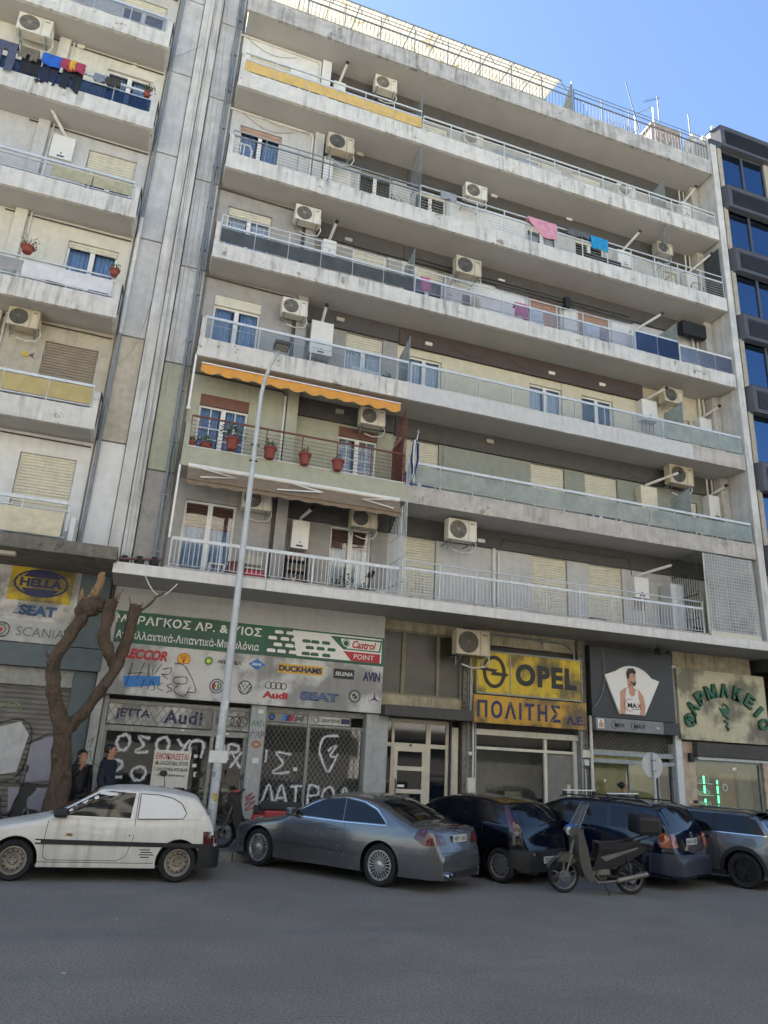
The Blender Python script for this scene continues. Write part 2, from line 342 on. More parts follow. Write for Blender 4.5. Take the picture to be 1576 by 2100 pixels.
# ------------------------------------------------------------------ ground
def sheet(x0, x1, y0, y1, z): m = MB(); m.add([(x0, y0, z), (x1, y0, z), (x1, y1, z), (x0, y1, z)], [(0, 1, 2, 3)]); return m
asphalt = mat('asphalt', '#837d74', .88, streak=.8, smap=(.05, .9, 1), scol=(.115, .113, .11), var=.1, scale=.7, bump=.8, bscale=38, fine=.42, patch=.33, pcol=lin('#a5a199'), pscale=26)
paving = mat('pavement_slabs', '#77746e', .9, var=.15, scale=2, bump=.3, bscale=60, patch=.35, pcol=(.09, .085, .08), pscale=3)
struct('ground', sheet(-900, 900, -900, 900, -.03), mat('earth', '#6d675c', .95))
struct('road', sheet(-120, 120, -15.4, -1.66, 0), asphalt)
struct('pavement', MB().box(-120, 120, -1.48, .9, -.02, .13), paving)
struct('pavement', MB().box(-120, 120, -22, -15.6, -.02, .13), paving)
kerbm = mat('kerb_stone', '#85837d', .85, var=.2, scale=6, bump=.3)
kme = MB().box(0, .985, 0, .175, -.05, .15).mesh('kerb', bevel=.012); kme.materials.append(kerbm)
for i in range(26):
    o = bpy.data.objects.new('kerb', kme); COL.objects.link(o); o.location = (-6+i, -1.655, rnd.uniform(-.006, .004)); o['kind'] = 'structure'
struct('kerb', MB().box(-100, 100, -15.58, -15.41, -.05, .145), kerbm)
pvm = mat('paving_tile', '#807c74', .9, var=.16, scale=1.5, bump=.25); tme = MB().box(.004, .496, .004, .496, 0, .02).mesh('paving_tile', bevel=.004); tme.materials.append(pvm)
pv = bpy.data.objects['pavement']
for i in range(46):
    for j in range(4):
        share('paving_tile', tme, pvm, pv, (-5+i*.5, -1.47+j*.5, .125+rnd.uniform(-.003, .003)))
# fine cracks in the road
ck_ = mat('road_crack', '#4a4845', .95, var=0)
ckm = MB()
for i in range(11):
    q = random.Random(i+5); x, y, a = q.uniform(-3, 9), q.uniform(-11.5, -5.5), q.uniform(-.5, .5); P = []
    for j in range(q.randint(9, 22)): P.append((x, y)); a += q.uniform(-.55, .55); x += .11*math.cos(a); y += .11*math.sin(a)
    w = q.uniform(.0015, .004); ckm.add([(px, py+s*w*(1+.6*math.sin(k*2.1)), .009) for s in (-1, 1) for k, (px, py) in enumerate(P)], [(k, k+1, len(P)+k+1, len(P)+k) for k in range(len(P)-1)])
o = part('road_cracks', ckm, ck_, fixn=False); o['kind'] = 'structure'
# litter and small pale repairs on the road
lt = MB()
for i in range(26):
    x, y, s = rnd.uniform(-2, 9), rnd.uniform(-9, -4.2), rnd.uniform(.008, .022); a = rnd.uniform(0, 3)
    lt.add([(x+s*math.cos(a+k*1.57)*rnd.uniform(.6, 1.2), y+s*math.sin(a+k*1.57), .006+.004*(k % 2)) for k in range(4)], [(0, 1, 2, 3)])
o = part('litter', lt, mat('paper_scrap', '#c9c7bf', .9)); o['kind'] = 'stuff'; tag(o, 'small pale scraps and stones scattered over the asphalt', 'litter')
# ------------------------------------------------------------------ main apartment building
ZK = {k: 8.43+3*(k-2) for k in range(1, 8)}
XE = 17.45
B = thing('apartment_building', 'grey eight-storey apartment building with long continuous balconies, in the middle', 'building', (8.7, 1.0, 0))
part('core_wall', MB().box(-.7, 17.5, 1.95, 12, 0, 24.0), M['grey'], B)
part('roof_slab', MB().box(-.12, 17.5, 1.2, 12, 23.45, 23.9), M['conc'], B)
def fascia(x0, x1, z0, z1, m, y0=0., y1=.1):
    mb = MB(); n = max(2, int((x1-x0)/.12)); s = rnd.uniform(0, 99)
    def j(i, a): return .007*noise.noise(Vector((i*.37+s, a*3.1, s)))
    for yy, zz, a in ((y0, z0, 0), (y0, (z0+z1)/2, 1), (y0, z1, 2), (y1, z1, 3), (y1, z0, 4)):
        for i in range(n+1): mb.v.append((x0+(x1-x0)*i/n, yy+j(i, a)*(yy == y0), zz+j(i, a+7)*(a in (2, 0))))
    k = n+1; mb.f += [(r*k+i, r*k+i+1, ((r+1) % 5)*k+i+1, ((r+1) % 5)*k+i) for r in range(5) for i in range(n)]
    mb.f += [tuple(r*k for r in range(5)), tuple(r*k+n for r in range(5))[::-1]]
    return part('balcony_edge', mb, m, B)
FT = {2: .5, 3: .52, 4: .48, 5: .52, 6: .58, 7: .64}
for k in range(2, 8):
    z = ZK[k]
    part('balcony_slab', MB().box(.02, 17.43, .1, 1.8, z+.003, z+.16), M['soffit'], B)
    top = z+FT[k]
    if k == 2: fascia(0, 5.77, z, top, M['green']); fascia(5.773, XE, z, top, M['conc2'])
    elif k == 3: fascia(0, 5.72, z, top, M['conc']); fascia(5.723, 15.4, z, top, mat('white_painted_edge', '#bfbdb8', .85, var=.06, bump=.2, streak=.25)); fascia(15.403, XE, z, top, M['conc2'])
    elif k == 7: fascia(-.05, XE, z, top, M['roofconc'])
    else: fascia(0, XE, z, top, M['conc'])
    if k < 7:
        ck = MB().box(0, .1, .101, .9, z+.16, top-.01); ck.box(0, .13, .003, .16, top, top+.5+(.15 if k > 3 else .1)); part('balcony_cheek', ck, M['green'] if k == 2 else M['conc'], B, bevel=.01)
        part('edge_strip', MB().box(-.022, -.002, -.01, .03, z+.1, top+.62), M['iron'], B)
# entrance canopy = first floor balcony
part('canopy_slab', MB().box(-1.05, 19.5, -.92, .9, 5.45, 5.6), M['soffit'], B)
cf = MB(); xs = [-1.06, 2.2, 5.9, 9.4, 12.6, 15.8, 19.5]
for a, b in zip(xs[:-1], xs[1:]): part('canopy_edge', MB().box(a+.004, b-.004, -1, -.922, 5.42, 5.66), mat('white_canopy_edge', '#cfcbc4', .8, var=.06, bump=.2, bscale=30, streak=.35, scol=(.25, .22, .18), patch=.18, pcol=(.35, .32, .28)), B, bevel=.008)
fascia(-.02, XE, 5.601, 5.93, M['conc2'], -.02, .1)
part('balcony_floor', MB().box(0, XE, .1, 1.25, 5.6, 5.7), M['conc2'], B)
# walls of each floor
LW = {1: 'grey', 2: 'green', 3: 'grey', 4: 'grey', 5: 'lgrey', 6: 'white'}
RL = {1: 'grey', 2: 'green', 3: 'grey', 4: 'grey', 5: 'lgrey', 6: 'grey'}
RR = {1: 'lgrey', 2: 'greengrey', 3: 'yellowcream', 4: 'lgrey', 5: 'lgrey', 6: 'grey'}
BD = {1: 'dark', 2: 'dark', 3: 'choc', 4: 'dark', 5: 'dark', 6: 'dark'}
WT = {1: 2.46, 2: 2.4, 3: 2.45, 4: 2.46, 5: 2.47, 6: 2.3}   # window heads above slab bottom
for k in range(1, 7):
    z = ZK[k]; zf = z+.16; zc = z+3; zh = z+WT[k]
    hl = [(.29, 1.56, zf+.12, zh)]
    wall(w := MB(), -.1, 2.55, zf, zc, hl, .9, .12); w.box(-.1, 2.55, 1.5, 1.52, zf, zc); part('wall', w, M[LW[k]], B, fixn=False)
    part('column_box', MB().box(2.56, 2.86, .8, 1.78, zf, zc), M[LW[k]], B, bevel=.008)
    part('drain_pipe', MB().tube([(2.5, .86, zf), (2.5, .86, zc-.22)], .035), M['dark'] if k in (4, 3, 1) else M['pvc'], B, smooth=True)
    h2 = [(4.15, 5.31, zf+.05, zh)]
    wall(w := MB(), 2.86, 5.775, zf, zc, h2, 1.25, .12); part('wall', w, M[RL[k]], B, fixn=False)
    hr = [(6.12, 7.22, zf+.05, zh), (10.27, 11.46, zf+.05, zh), (12.19, 13.4, zf+.05, zh), (15.9, 16.5, zf+.05, z+2.1)]
    wall(w := MB(), 5.775, 17.5, zf, zc, hr, 1.25, .12); part('wall', w, M[RR[k]], B, fixn=False)
    part('beam', MB().box(2.87, 5.77, 1.15, 1.248, z+2.47, zc-.002), M[BD[k]] if k != 3 else M['dark'], B)
    xr = 14.55 if k == 3 else 17.3
    part('beam', MB().box(5.79, xr, 1.15, 1.248, z+2.42+(.05 if k in (1, 4) else 0), zc-.002), M[BD[k]], B)
    part('wall_stub', MB().box(17.16, 17.48, .82, 1.24, zf, zc-.01), M['conc2'], B, bevel=.01)
    for dx in (0, .2): part('drain_pipe', MB().tube([(16.9+dx, 1.17, zf), (16.9+dx, 1.17, zc)], .04), M['pvc'], B, smooth=True)
    # windows of the left flat
    c = dict(B=B)
    W_ = lambda x0, x1, zl, yw, **kw: window(B, x0, x1, zl, zh, yw, **kw)
    if k == 1:
        window(B, .29, 1.56, zf+.12, zh, .9, sh=.3, shm=M['shutb'], curt=M['curt_sky'], inside=True); window(B, 4.15, 5.31, zf+.05, zh, 1.25, sh=.25, shm=M['shutb'], curt=M['curt'], inside=True)
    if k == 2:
        window(B, .29, 1.56, zf+.12, zh, .9, box=.3, shm=M['shutb'], curt=M['curt_sky'], mun=True); window(B, 4.15, 5.31, zf+.05, zh, 1.25, box=.28, shm=M['shutb'], curt=M['curt'], mun=True)
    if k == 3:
        window(B, .29, 1.56, zf+.12, zh, .9, box=.3, shm=M['shutc'], curt=M['curt_sky']); window(B, 4.15, 5.31, zf+.05, zh, 1.25, sh=.22, curt=M['curt'])
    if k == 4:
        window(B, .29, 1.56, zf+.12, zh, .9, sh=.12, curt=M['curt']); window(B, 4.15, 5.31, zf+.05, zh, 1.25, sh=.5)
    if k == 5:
        window(B, .29, 1.56, zf+.12, zh, .9, sh=.1, shm=M['shutp'], curt=M['curt_sky']); window(B, 4.15, 5.31, zf+.05, zh, 1.25, curt=M['curtd'])
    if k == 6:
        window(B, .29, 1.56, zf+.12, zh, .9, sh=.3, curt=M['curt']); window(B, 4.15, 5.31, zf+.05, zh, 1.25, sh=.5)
    # windows of the right flat
    S = {1: [('c', .99), ('c', .78), ('c', .78), ('c', .6)], 2: [('c', .45), ('c', .62), ('c', .38), ('c', .3)], 3: [('b', .28), ('b', .28), ('b', .28), ('c', .3)],
         4: [('c', .2), ('p', .45), ('p', .6), ('c', .2)], 5: [('c', .1), ('c', .15), ('c', .1), ('c', .2)], 6: [('c', .6), ('c', .5), ('c', .7), ('c', .3)]}[k]
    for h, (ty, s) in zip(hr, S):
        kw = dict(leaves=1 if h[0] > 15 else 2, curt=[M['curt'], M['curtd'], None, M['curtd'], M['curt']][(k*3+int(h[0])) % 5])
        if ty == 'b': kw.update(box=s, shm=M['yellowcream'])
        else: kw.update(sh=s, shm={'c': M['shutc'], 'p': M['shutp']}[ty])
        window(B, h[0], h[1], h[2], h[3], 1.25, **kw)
# coloured flat pieces of wall between the windows
part('wall_panel', MB().box(2.87, 3.9, 1.235, 1.247, ZK[5]+.2, ZK[5]+2.3), M['white'], B)
for a, b, k, m in ((7.4, 10.1, 4, 'white'), (11.6, 12.1, 4, 'white'), (13.5, 14.4, 4, 'white'), (7.35, 10.15, 5, 'white'), (7.35, 10.15, 2, 'greengrey')):
    part('wall_panel', MB().box(a, b, 1.225, 1.247, ZK[k]+.2, ZK[k]+2.4), M[m], B)
# wall lamps
lm = MB().box(-.12, .12, -.06, 0, -.055, .055).mesh('wall_lamp', bevel=.025); lm.materials.append(mat('lamp_cover', '#d2cfc6', .4, var=.02)); lmd = MB().box(-.12, .12, -.08, 0, -.06, .06).mesh('wall_lamp', bevel=.01); lmd.materials.append(mat('lamp_cover_beige', '#9a968a', .5))
for x, z, d in ((6.72, 14.05, 0), (11.01, 14.05, 0), (12.92, 14.07, 0), (8.92, 20.4, 0), (11.88, 20.41, 0), (4.1, 20.37, 1), (3.95, 17.0, 1), (3.9, 14.15, 1), (8.8, 11.2, 1), (8.55, 8.05, 0), (9.2, 17.05, 0), (4.1, 11.2, 1)):
    share('wall_lamp', lmd if d else lm, None, B, (x, 1.148 if x > 2.9 else 1.2, z))
# conduits and pipes along the beams
cp = MB()
for z_, x0, x1, r in ((17.02, 6, 14.2, .03), (16.9, 6, 11.6, .045), (16.78, 9, 14.3, .04)): part('conduit', MB().tube([(x0, 1.11, z_), ((x0+x1)/2, 1.1, z_-.03), (x1, 1.11, z_)], r), M['dark'], B, smooth=True)
part('pipe_box', MB().box(11.5, 11.72, .95, 1.148, 16.62, 17.0), M['blackp'], B, bevel=.02)
part('blind_box', MB().box(16.13, 17.15, .75, .95, 16.67, 17.2), M['blackp'], B, bevel=.02)
part('downpipe', MB().tube([(9.0, 1.2, 5.7), (9.0, 1.2, 7.9)], .05).tube([(9.15, 1.2, 6.2), (9.15, 1.2, 7.8)], .03), M['pvc'], B, smooth=True)
part('conduit', MB().tube([(9.2, 1.12, 8.0), (9.25, 1.12, 8.2), (13.6, 1.12, 8.2), (13.65, 1.12, 7.7)], .015, 5), M['dark'], B)
for k in (3, 4, 5, 6, 7): part('conduit', MB().tube([(-.2, .87, ZK[k]-.05), (2.4, .87, ZK[k]-.1), (2.5, .87, ZK[k]-.22)], .028, 6), M['pvc'] if k > 5 else M['dark'], B)
# right fin wall
part('fin_wall', MB().box(17.505, 17.76, -.02, 1.3, 5.66, 24.9).box(17.505, 17.76, .3, 1.3, 24.9, 25.6).box(17.505, 17.76, .8, 1.3, 25.6, 26.2), M['pier'], B)
# left strip: aggregate panels and drain pipe
J = [6.0, 8.48, 11.51, 14.49, 17.45, 20.53, 23.55, 26.6]
PM = ['lgrey', 'green', 'panelc', 'panelc', 'panelc', 'panelc', 'lgrey']
for i in range(7):
    part('facade_panel', MB().box(-.73, -.08, .84, .9, J[i]+.02, J[i+1]-.02), M['grey'] if i == 0 else M[PM[i]], B, bevel=.01)
part('joint_backing', MB().box(-.75, .0, .885, 1.9, 5.6, 26.6), M['joint'], B)
part('pier', MB().box(-1.0, -.76, .74, .93, 5.6, 26.6), M['pier'], B, bevel=.012)
for x, r in ((-.25, .045), (-.15, .02)): part('drain_pipe', MB().tube([(x, .79, 5.7), (x, .79, 26)], r, 10), M['pipeg'], B, smooth=True)
pc = MB()
for i in range(14): pc.box(-.31, -.12, .76, .84, 6.4+i*1.45, 6.43+i*1.45)
part('pipe_clamps', pc, M['alud'], B)
# ------------------------------------------------------------------ railings
def railing(x0, x1, rails, posts, zp, m, y=.04, panels=None, pm=None, pz=None, bars=None, balus=None, hoff=0.):
    mb = MB()
    for z, r in rails:
        if r < 0: mb.box(x0, x1, y+.0, y+.035, z+r, z-r)
        else: mb.tube([(x0, y+.018, z), (x1, y+.018, z)], r, 8)
    n = posts
    for i in range(n+1):
        x = x0+(x1-x0)*i/n; mb.box(x-.014, x+.014, y+.005, y+.03, zp[0], zp[1])
    if bars:
        for i in range(bars[0]): z = bars[1]+(bars[2]-bars[1])*i/(bars[0]-1); mb.tube([(x0, y+.03, z), (x1, y+.03, z)], .006, 4)
    r = part('railing', mb, m, B)
    if panels:
        for i in range(panels):
            a = x0+(x1-x0)*i/panels; b = x0+(x1-x0)*(i+1)/panels
            part('glass_panel' if pm in G.values() else 'screen_panel', MB().box(a+.012, b-.012, y-.012+hoff, y-.004+hoff, pz[0]+rnd.uniform(-.006, .006), pz[1]), pm, r)
    if balus:
        bb = MB(); nb = int((x1-x0)/balus[0])
        for i in range(nb+1): x = x0+(x1-x0)*i/nb; bb.box(x-.007, x+.007, y+.012, y+.026, balus[1], balus[2])
        part('balusters', bb, m, r, stuff=True)
    return r
A_, AD = M['alu'], M['alud']
# roof terrace
railing(.6, 11.45, [(24.8, -.02), (25.04, .016), (25.2, .012)], 9, (24.07, 25.2), AD, balus=(.13, 24.12, 24.78), y=.06)
railing(11.55, 17.4, [(24.8, -.02), (25.04, .016), (25.2, .012)], 5, (24.07, 25.2), mat('old_roof_iron', '#5e625f', .8, var=.2, scale=9), balus=(.13, 24.12, 24.78), y=.06)
# sixth floor
railing(.1, 5.78, [(21.52, -.03), (21.78, .028), (21.06, .012)], 6, (21.0, 21.78), A_, panels=6, pm=M['yellowf'], pz=(21.09, 21.46))
mesh6 = railing(5.85, 17.4, [(21.46, .022), (21.62, .03), (21.1, .012)], 12, (21.0, 21.62), A_, bars=(7, 21.12, 21.42)); bb = MB()
for i in range(160): bb.box(5.9+i*.071, 5.903+i*.071, .07, .073, 21.1, 21.46)
part('wire_mesh', bb, AD, mesh6, stuff=True)
# fifth floor
railing(.1, 5.8, [(18.62, -.022), (18.8, .02)], 6, (17.9, 18.8), AD, bars=(6, 17.99, 18.52))
railing(5.85, 17.42, [(18.62, -.026), (18.86, .02)], 12, (17.9, 18.86), A_, bars=(6, 17.99, 18.52))
# fourth floor
railing(.14, 5.75, [(15.5, -.028), (15.85, .018), (15.68, .01)], 6, (14.9, 15.85), A_, panels=6, pm=G['smoke'], pz=(14.99, 15.4))
railing(5.8, 13.45, [(15.46, -.028), (15.78, .018), (15.05, .01)], 8, (14.9, 15.8), A_, panels=8, pm=G['lilac'], pz=(14.98, 15.42))
railing(13.5, 15.2, [(15.66, -.03)], 2, (14.9, 15.66), A_, panels=2, pm=G['blue'], pz=(14.95, 15.62))
railing(15.25, 17.42, [(15.56, -.028), (15.02, .012)], 3, (14.9, 15.56), M['wframe'], panels=3, pm=G['lilac'], pz=(14.98, 15.5))
# third floor
railing(.1, 5.72, [(12.6, -.035), (12.4, .008)], 4, (11.93, 12.6), A_, panels=4, pm=G['clear'], pz=(11.99, 12.54))
railing(5.8, 14.3, [(12.6, -.035)], 8, (11.95, 12.6), A_, panels=8, pm=G['clear'], pz=(12.0, 12.54))
railing(14.34, 17.42, [(12.6, -.035)], 3, (11.95, 12.6), A_, panels=3, pm=G['frost'], pz=(12.0, 12.54))
# second floor
railing(.13, 5.72, [(9.78, .028)], 6, (8.93, 9.78), M['rust'], bars=(7, 9.04, 9.65))
railing(5.82, 17.42, [(9.6, -.035), (9.02, .012)], 12, (8.95, 9.6), A_, panels=12, pm=G['frost'], pz=(9.03, 9.5))
part('sill_strip', MB().box(.1, 5.75, -.02, .13, 8.931, 8.955), M['white'], B)
# first floor
railing(.08, 5.72, [(6.62, -.04), (6.0, .01)], 5, (5.93, 6.62), A_, balus=(.105, 6.0, 6.58))
railing(5.8, 15.25, [(6.66, -.03), (6.86, .02), (6.0, .01)], 9, (5.93, 6.86), A_, balus=(.105, 6.0, 6.63))
# white slim posts carrying the awnings at the left end
part('awning_post', MB().box(-.03, .02, -.01, .05, 9.95, 11.42).box(-.05, .05, -.02, .06, 9.9, 9.96), M['wframe'], B)
part('awning_post', MB().box(-.02, .03, -.01, .04, 6.6, 8.42), M['wframe'], B)
# screens between the flats
def divider(x, zt0, zt1, zb, m, yb=.9):
    d = part('divider_frame', MB().tube([(x, .05, zb), (x, .05, zt0), (x, yb, zt1), (x, yb, zb)], .014, 6, closed=True), AD, B)
    p = MB(); p.prism([(.06, zb+.02), (.06, zt0-.02), (yb-.01, zt1-.02), (yb-.01, zb+.02)], x-.004, x+.004, 'yz'); part('glass_panel', p, m, d)
for z in (22.5,): divider(5.78, z, z-.45, 21.0, G['frost'])
divider(5.75, 16.45, 16.35, 14.6, G['frost']); divider(5.73, 13.45, 13.2, 11.6, G['frost'])
divider(15.2, 22.45, 22.3, 20.6, G['frost']); divider(15.2, 16.4, 16.4, 14.6, G['frost']); divider(15.15, 13.42, 13.35, 11.6, G['frost']); divider(15.15, 10.47, 10.3, 8.6, G['frost']); divider(17.4, 20.1, 20.1, 18.0, G['smoke'], .8)
def cage(x, z0, z1, m, n=9, out=.0, horiz=3):
    mb = MB()
    for i in range(n):
        t = i/(n-1); mb.tube([(x, .02-out+t*.85, z0), (x, .02-out+t*.85, z1-.5*t*t)], .009, 5)
    for j in range(horiz):
        zz = z0+(z1-z0)*(j+.5)/horiz*.8; mb.tube([(x, .02-out, zz), (x, .87-out, zz)], .011, 5)
    mb.tube([(x, .02-out, z1), (x, .87-out, z1-.5)], .012, 5)
    return part('security_grille', mb, m, B)
cage(5.82, 18.0, 20.75, AD, 8); cage(15.15, 17.95, 20.45, AD, 8); cage(5.8, 5.95, 8.45, A_, 9, .15); cage(5.72, 5.95, 8.3, A_, 8)
cage(5.74, 8.95, 11.2, M['rust'], 9, 0, 5); cage(5.7, 8.95, 10.9, M['rust'], 7, 0, 3)
part('divider_wall', MB().box(5.755, 5.775, .3, 1.2, 8.6, 10.4), M['shutb'], B)
# right end of the first floor: green grille and creased plastic curtain
gg = MB()
for i in range(12): gg.tube([(15.2, .1+i*.095, 5.75), (15.2, .1+i*.095, 8.4)], .01, 5)
for z in (6.4, 7.1, 7.8): gg.tube([(15.2, .1, z), (15.2, 1.2, z)], .012, 5)
part('security_grille', gg, mat('dark_green_iron', '#2f3a30', .6), B)
ps = MB()
def crs(u, v):
    x = 15.38+1.78*u+(.1*v if False else 0); n_ = noise.noise(Vector((u*7, v*5, 3)))*.06+noise.noise(Vector((u*19, v*11, 8)))*.03
    return (x, -.04+n_, 6.0+2.35*v)
ps.grid(crs, 60, 50); part('plastic_curtain', ps, G['sheet'], B, fixn=False, smooth=False)
pl_ = MB()
for i in range(19): pl_.tube([(15.42+i*.095, -.11, 6.02), (15.42+i*.095, -.11, 8.34)], .007, 4)
for i in range(24): pl_.tube([(15.4, -.115, 6.05+i*.098), (17.14, -.115, 6.05+i*.098)], .007, 4)
part('pale_mesh', pl_, M['wframe'], B, stuff=True)
part('curtain_batten', MB().box(15.36, 17.2, -.1, -.02, 5.86, 6.02).box(17.1, 17.17, -.03, .0, 6.0, 8.36).box(15.36, 15.41, -.05, -.01, 6.0, 8.36), M['shutc'], B)
part('curtain_side', MB().grid(lambda u, v: (17.2+.25*u*(1-.4*v), -.02+.1*u+.03*noise.noise(Vector((u*5, v*6, 1))), 5.95+2.4*v), 10, 20), G['sheet'], B, fixn=False)
gx = MB()
for i in range(8): gx.tube([(15.3+i*.11, -.1, 5.95), (15.3+i*.11, -.1, 8.5-.02*i)], .006, 4)
part('security_grille', gx, A_, B)
# penthouse: corrugated awning, wall, stair head
part('penthouse_wall', MB().box(1, 12.2, 3.2, 11, 23.9, 26.6), M['white'], B)
aw = MB(); aw.grid(lambda u, v: (-.4+11.75*u, .55+2.65*v, 26.03+.55*v+.018*math.sin(u*11.75/.075*6.283/2)), 460, 2)
am = mat('translucent_corrugated_sheet', '#bab4a4', .6, var=.1, patch=.4, pcol=(.3, .22, .1), pscale=2.2); b_ = am.node_tree.nodes['Principled BSDF']
tr = am.node_tree.nodes.new('ShaderNodeBsdfTranslucent'); tr.inputs[0].default_value = (.85, .78, .55, 1); ms = am.node_tree.nodes.new('ShaderNodeMixShader'); ms.inputs[0].default_value = .38
am.node_tree.links.new(b_.outputs[0], ms.inputs[1]); am.node_tree.links.new(tr.outputs[0], ms.inputs[2]); am.node_tree.links.new(ms.outputs[0], am.node_tree.nodes['Material Output'].inputs[0])
at_ = b_.inputs['Base Color'].links[0].from_socket; am.node_tree.links.new(at_, tr.inputs[0])
rf = part('corrugated_awning', aw, am, B, fixn=False)
fr = MB(); fr.tube([(-.4, .5, 25.98), (11.35, .5, 25.98)], .022, 6); fr.tube([(-.4, 1.6, 26.18), (11.35, 1.6, 26.18)], .02, 6)
for i in range(13): fr.tube([(-.3+i*.965, .5, 25.97), (-.3+i*.965, 3.2, 26.5)], .016, 5); fr.tube([(-.3+i*.965, .5, 25.97), (-.3+i*.965, .12, 25.1)], .013, 5)
part('awning_frame', fr, AD, rf)
part('penthouse_wall', MB().box(12.6, 16.1, 3.4, 9, 23.9, 26.4), M['cream'], B)
part('stair_head', MB().box(16.05, 17.45, 1.4, 4, 23.9, 26.6).box(16.0, 17.5, 1.35, 4.05, 26.6, 26.72), mat('pinkish_render', '#998a80', .9, streak=.3), B)
part('awning_frame', MB().tube([(16.1, 1.3, 26.7), (16.1, 1.3, 27.5), (15.2, 1.3, 26.7), (15.2, 1.3, 24)], .02, 6), AD, B)
part('awning_frame', MB().tube([(11.5, .1, 24.1), (11.5, .1, 25.55), (11.5, 1.5, 24.1)], .02, 6, closed=True), AD, B)
dp = MB(); dp.prism([(.12, 24.12), (.12, 25.5), (1.45, 24.12)], 11.49, 11.5, 'yz'); part('screen_panel', dp, G['frost'], B)
# ------------------------------------------------------------------ left apartment building
LB = thing('apartment_building', 'cream apartment building at the left edge with short balconies and laundry', 'building', (-6.0, 1.0, 0))
part('core_wall', MB().box(-12, -.72, 1.96, 12, 0, 26.5), M['grey'], LB)
part('joint_backing', MB().box(-2.05, -1.27, .88, 1.62, 5.9, 26.5), M['joint'], LB)
part('pier', MB().box(-1.3, -1.02, .75, .95, 5.9, 26.5), M['pier'], LB, bevel=.012)
LZ = [5.93, 8.93, 11.96, 14.98, 17.95, 20.93, 23.95]
WM = ['white', 'beige', 'cream', 'lgrey', 'cream', 'lgrey']
PJ = [6.0, 9.03, 12.0, 15.03, 18.0, 21.02, 24.0, 26.5]
PMn = ['white', 'beige', 'lgrey', 'panelc', 'panelc', 'panelc', 'panelc']
for i in range(7):
    part('facade_panel', MB().box(-2.0, -1.32, .84, .9, PJ[i]+.02, PJ[i+1]-.02), M[PMn[i]], LB, bevel=.01)
for i in range(6):
    z0, z1 = LZ[i], LZ[i+1]; zf = z0+(.1 if i == 0 else .16); zh = z0+2.5
    holes = [(-3.6, -2.35, zf+.1, zh), (-8.2, -6.9, zf+.1, zh)]
    wall(w := MB(), -12, -2.0, zf, z1, holes, .9, .12); part('wall', w, M[WM[i]], LB, fixn=False)
    part('column_box', MB().box(-4.95, -4.66, .78, 1.5, zf, z1), M[WM[i]], LB, bevel=.008)
    kw = [dict(sh=.99), dict(sh=.99, shm=M['shutg']), dict(sh=.08, curt=M['curt_sky']), dict(sh=.36, curt=M['curtd']), dict(curt=M['curt_sky']), dict(sh=.2)][i]
    for h in holes: window(LB, h[0], h[1], h[2], h[3], .9, **kw)
    part('conduit', MB().tube([(-5.2, .86, z1-.08), (-2.1, .86, z1-.12)], .02, 5), M['dark'], LB)
    part('drain_pipe', MB().tube([(-4.58, .86, zf), (-4.58, .86, z1)], .025, 6), M['pvc'], LB, smooth=True)
for i in range(1, 7):
    z = LZ[i]
    part('balcony_slab', MB().box(-12, -2.07, .1, 1.5, z+.003, z+.16), M['soffit'], LB)
    ft = z+.52; n = 70
    mb = MB(); s = i*5.3
    for yy, zz, a in ((0, z, 0), (0, z+.26, 1), (0, ft, 2), (.1, ft, 3), (.1, z, 4)):
        for q in range(n+1): mb.v.append((-12+9.97*q/n, yy+(.012*noise.noise(Vector((q*.4+s, a, s))) if yy == 0 else 0), zz+.012*noise.noise(Vector((q*.5, a+4, s)))*(a == 2)))
    k = n+1; mb.f += [(r*k+q, r*k+q+1, ((r+1) % 5)*k+q+1, ((r+1) % 5)*k+q) for r in range(5) for q in range(n)]; mb.f += [tuple(r*k+n for r in range(5))]
    part('balcony_edge', mb, M['conc'], LB)
    part('balcony_cheek', MB().box(-2.12, -2.03, .102, .9, z, ft-.003).box(-2.17, -2.03, .004, .14, ft+.001, ft+.45), M['conc'], LB, bevel=.01)
    part('edge_strip', MB().box(-2.02, -1.998, -.015, .5, ft+.42, ft+.45).box(-2.02, -1.998, -.015, .015, z+.1, ft+.42), M['iron'], LB)
def lrail(z, rails, posts, m, panels=None, pm=None, pz=None, x0=-12, x1=-2.2):
    mb = MB()
    for zz, r in rails: mb.box(x0, x1, .04, .08, z+zz-r, z+zz+r)
    for i in range(posts+1): x = x0+(x1-x0)*i/posts; mb.box(x-.014, x+.014, .045, .075, z+.5, z+rails[0][0])
    r = part('railing', mb, m, LB)
    if panels:
        for i in range(panels):
            a = x0+(x1-x0)*i/panels; b = x0+(x1-x0)*(i+1)/panels
            part('glass_panel' if pm in G.values() else 'screen_panel', MB().box(a+.012, b-.012, .026, .034, z+pz[0], z+pz[1]), pm, r)
    return r
A_, AD = M['alu'], M['alud']
lrail(LZ[5], [(1.12, .035), (.6, .01)], 10, A_, 10, G['lilac'], (.6, 1.07))
lrail(LZ[4], [(1.22, .03), (.98, .02)], 10, A_, 10, G['blue'], (.56, .96))
lrail(LZ[3], [(1.12, .035), (.98, .01), (.6, .01)], 9, A_); 
for a, b in ((-4.2, -3.22), (-3.2, -2.25)): part('screen_panel', MB().box(a, b, .02, .03, LZ[3]+.64, LZ[3]+.98), mat('olive_screen', '#a09b80', .8, var=.15, streak=.3), LB)
lrail(LZ[2], [(1.14, .02), (1.02, .03), (.6, .012)], 9, A_)
part('screen_panel', MB().grid(lambda u, v: (-4.3+2.05*u, .02+.012*math.sin(u*13), LZ[2]+.62+.4*v+.01*math.sin(u*9)), 30, 4), M['whitef'], LB, fixn=False)
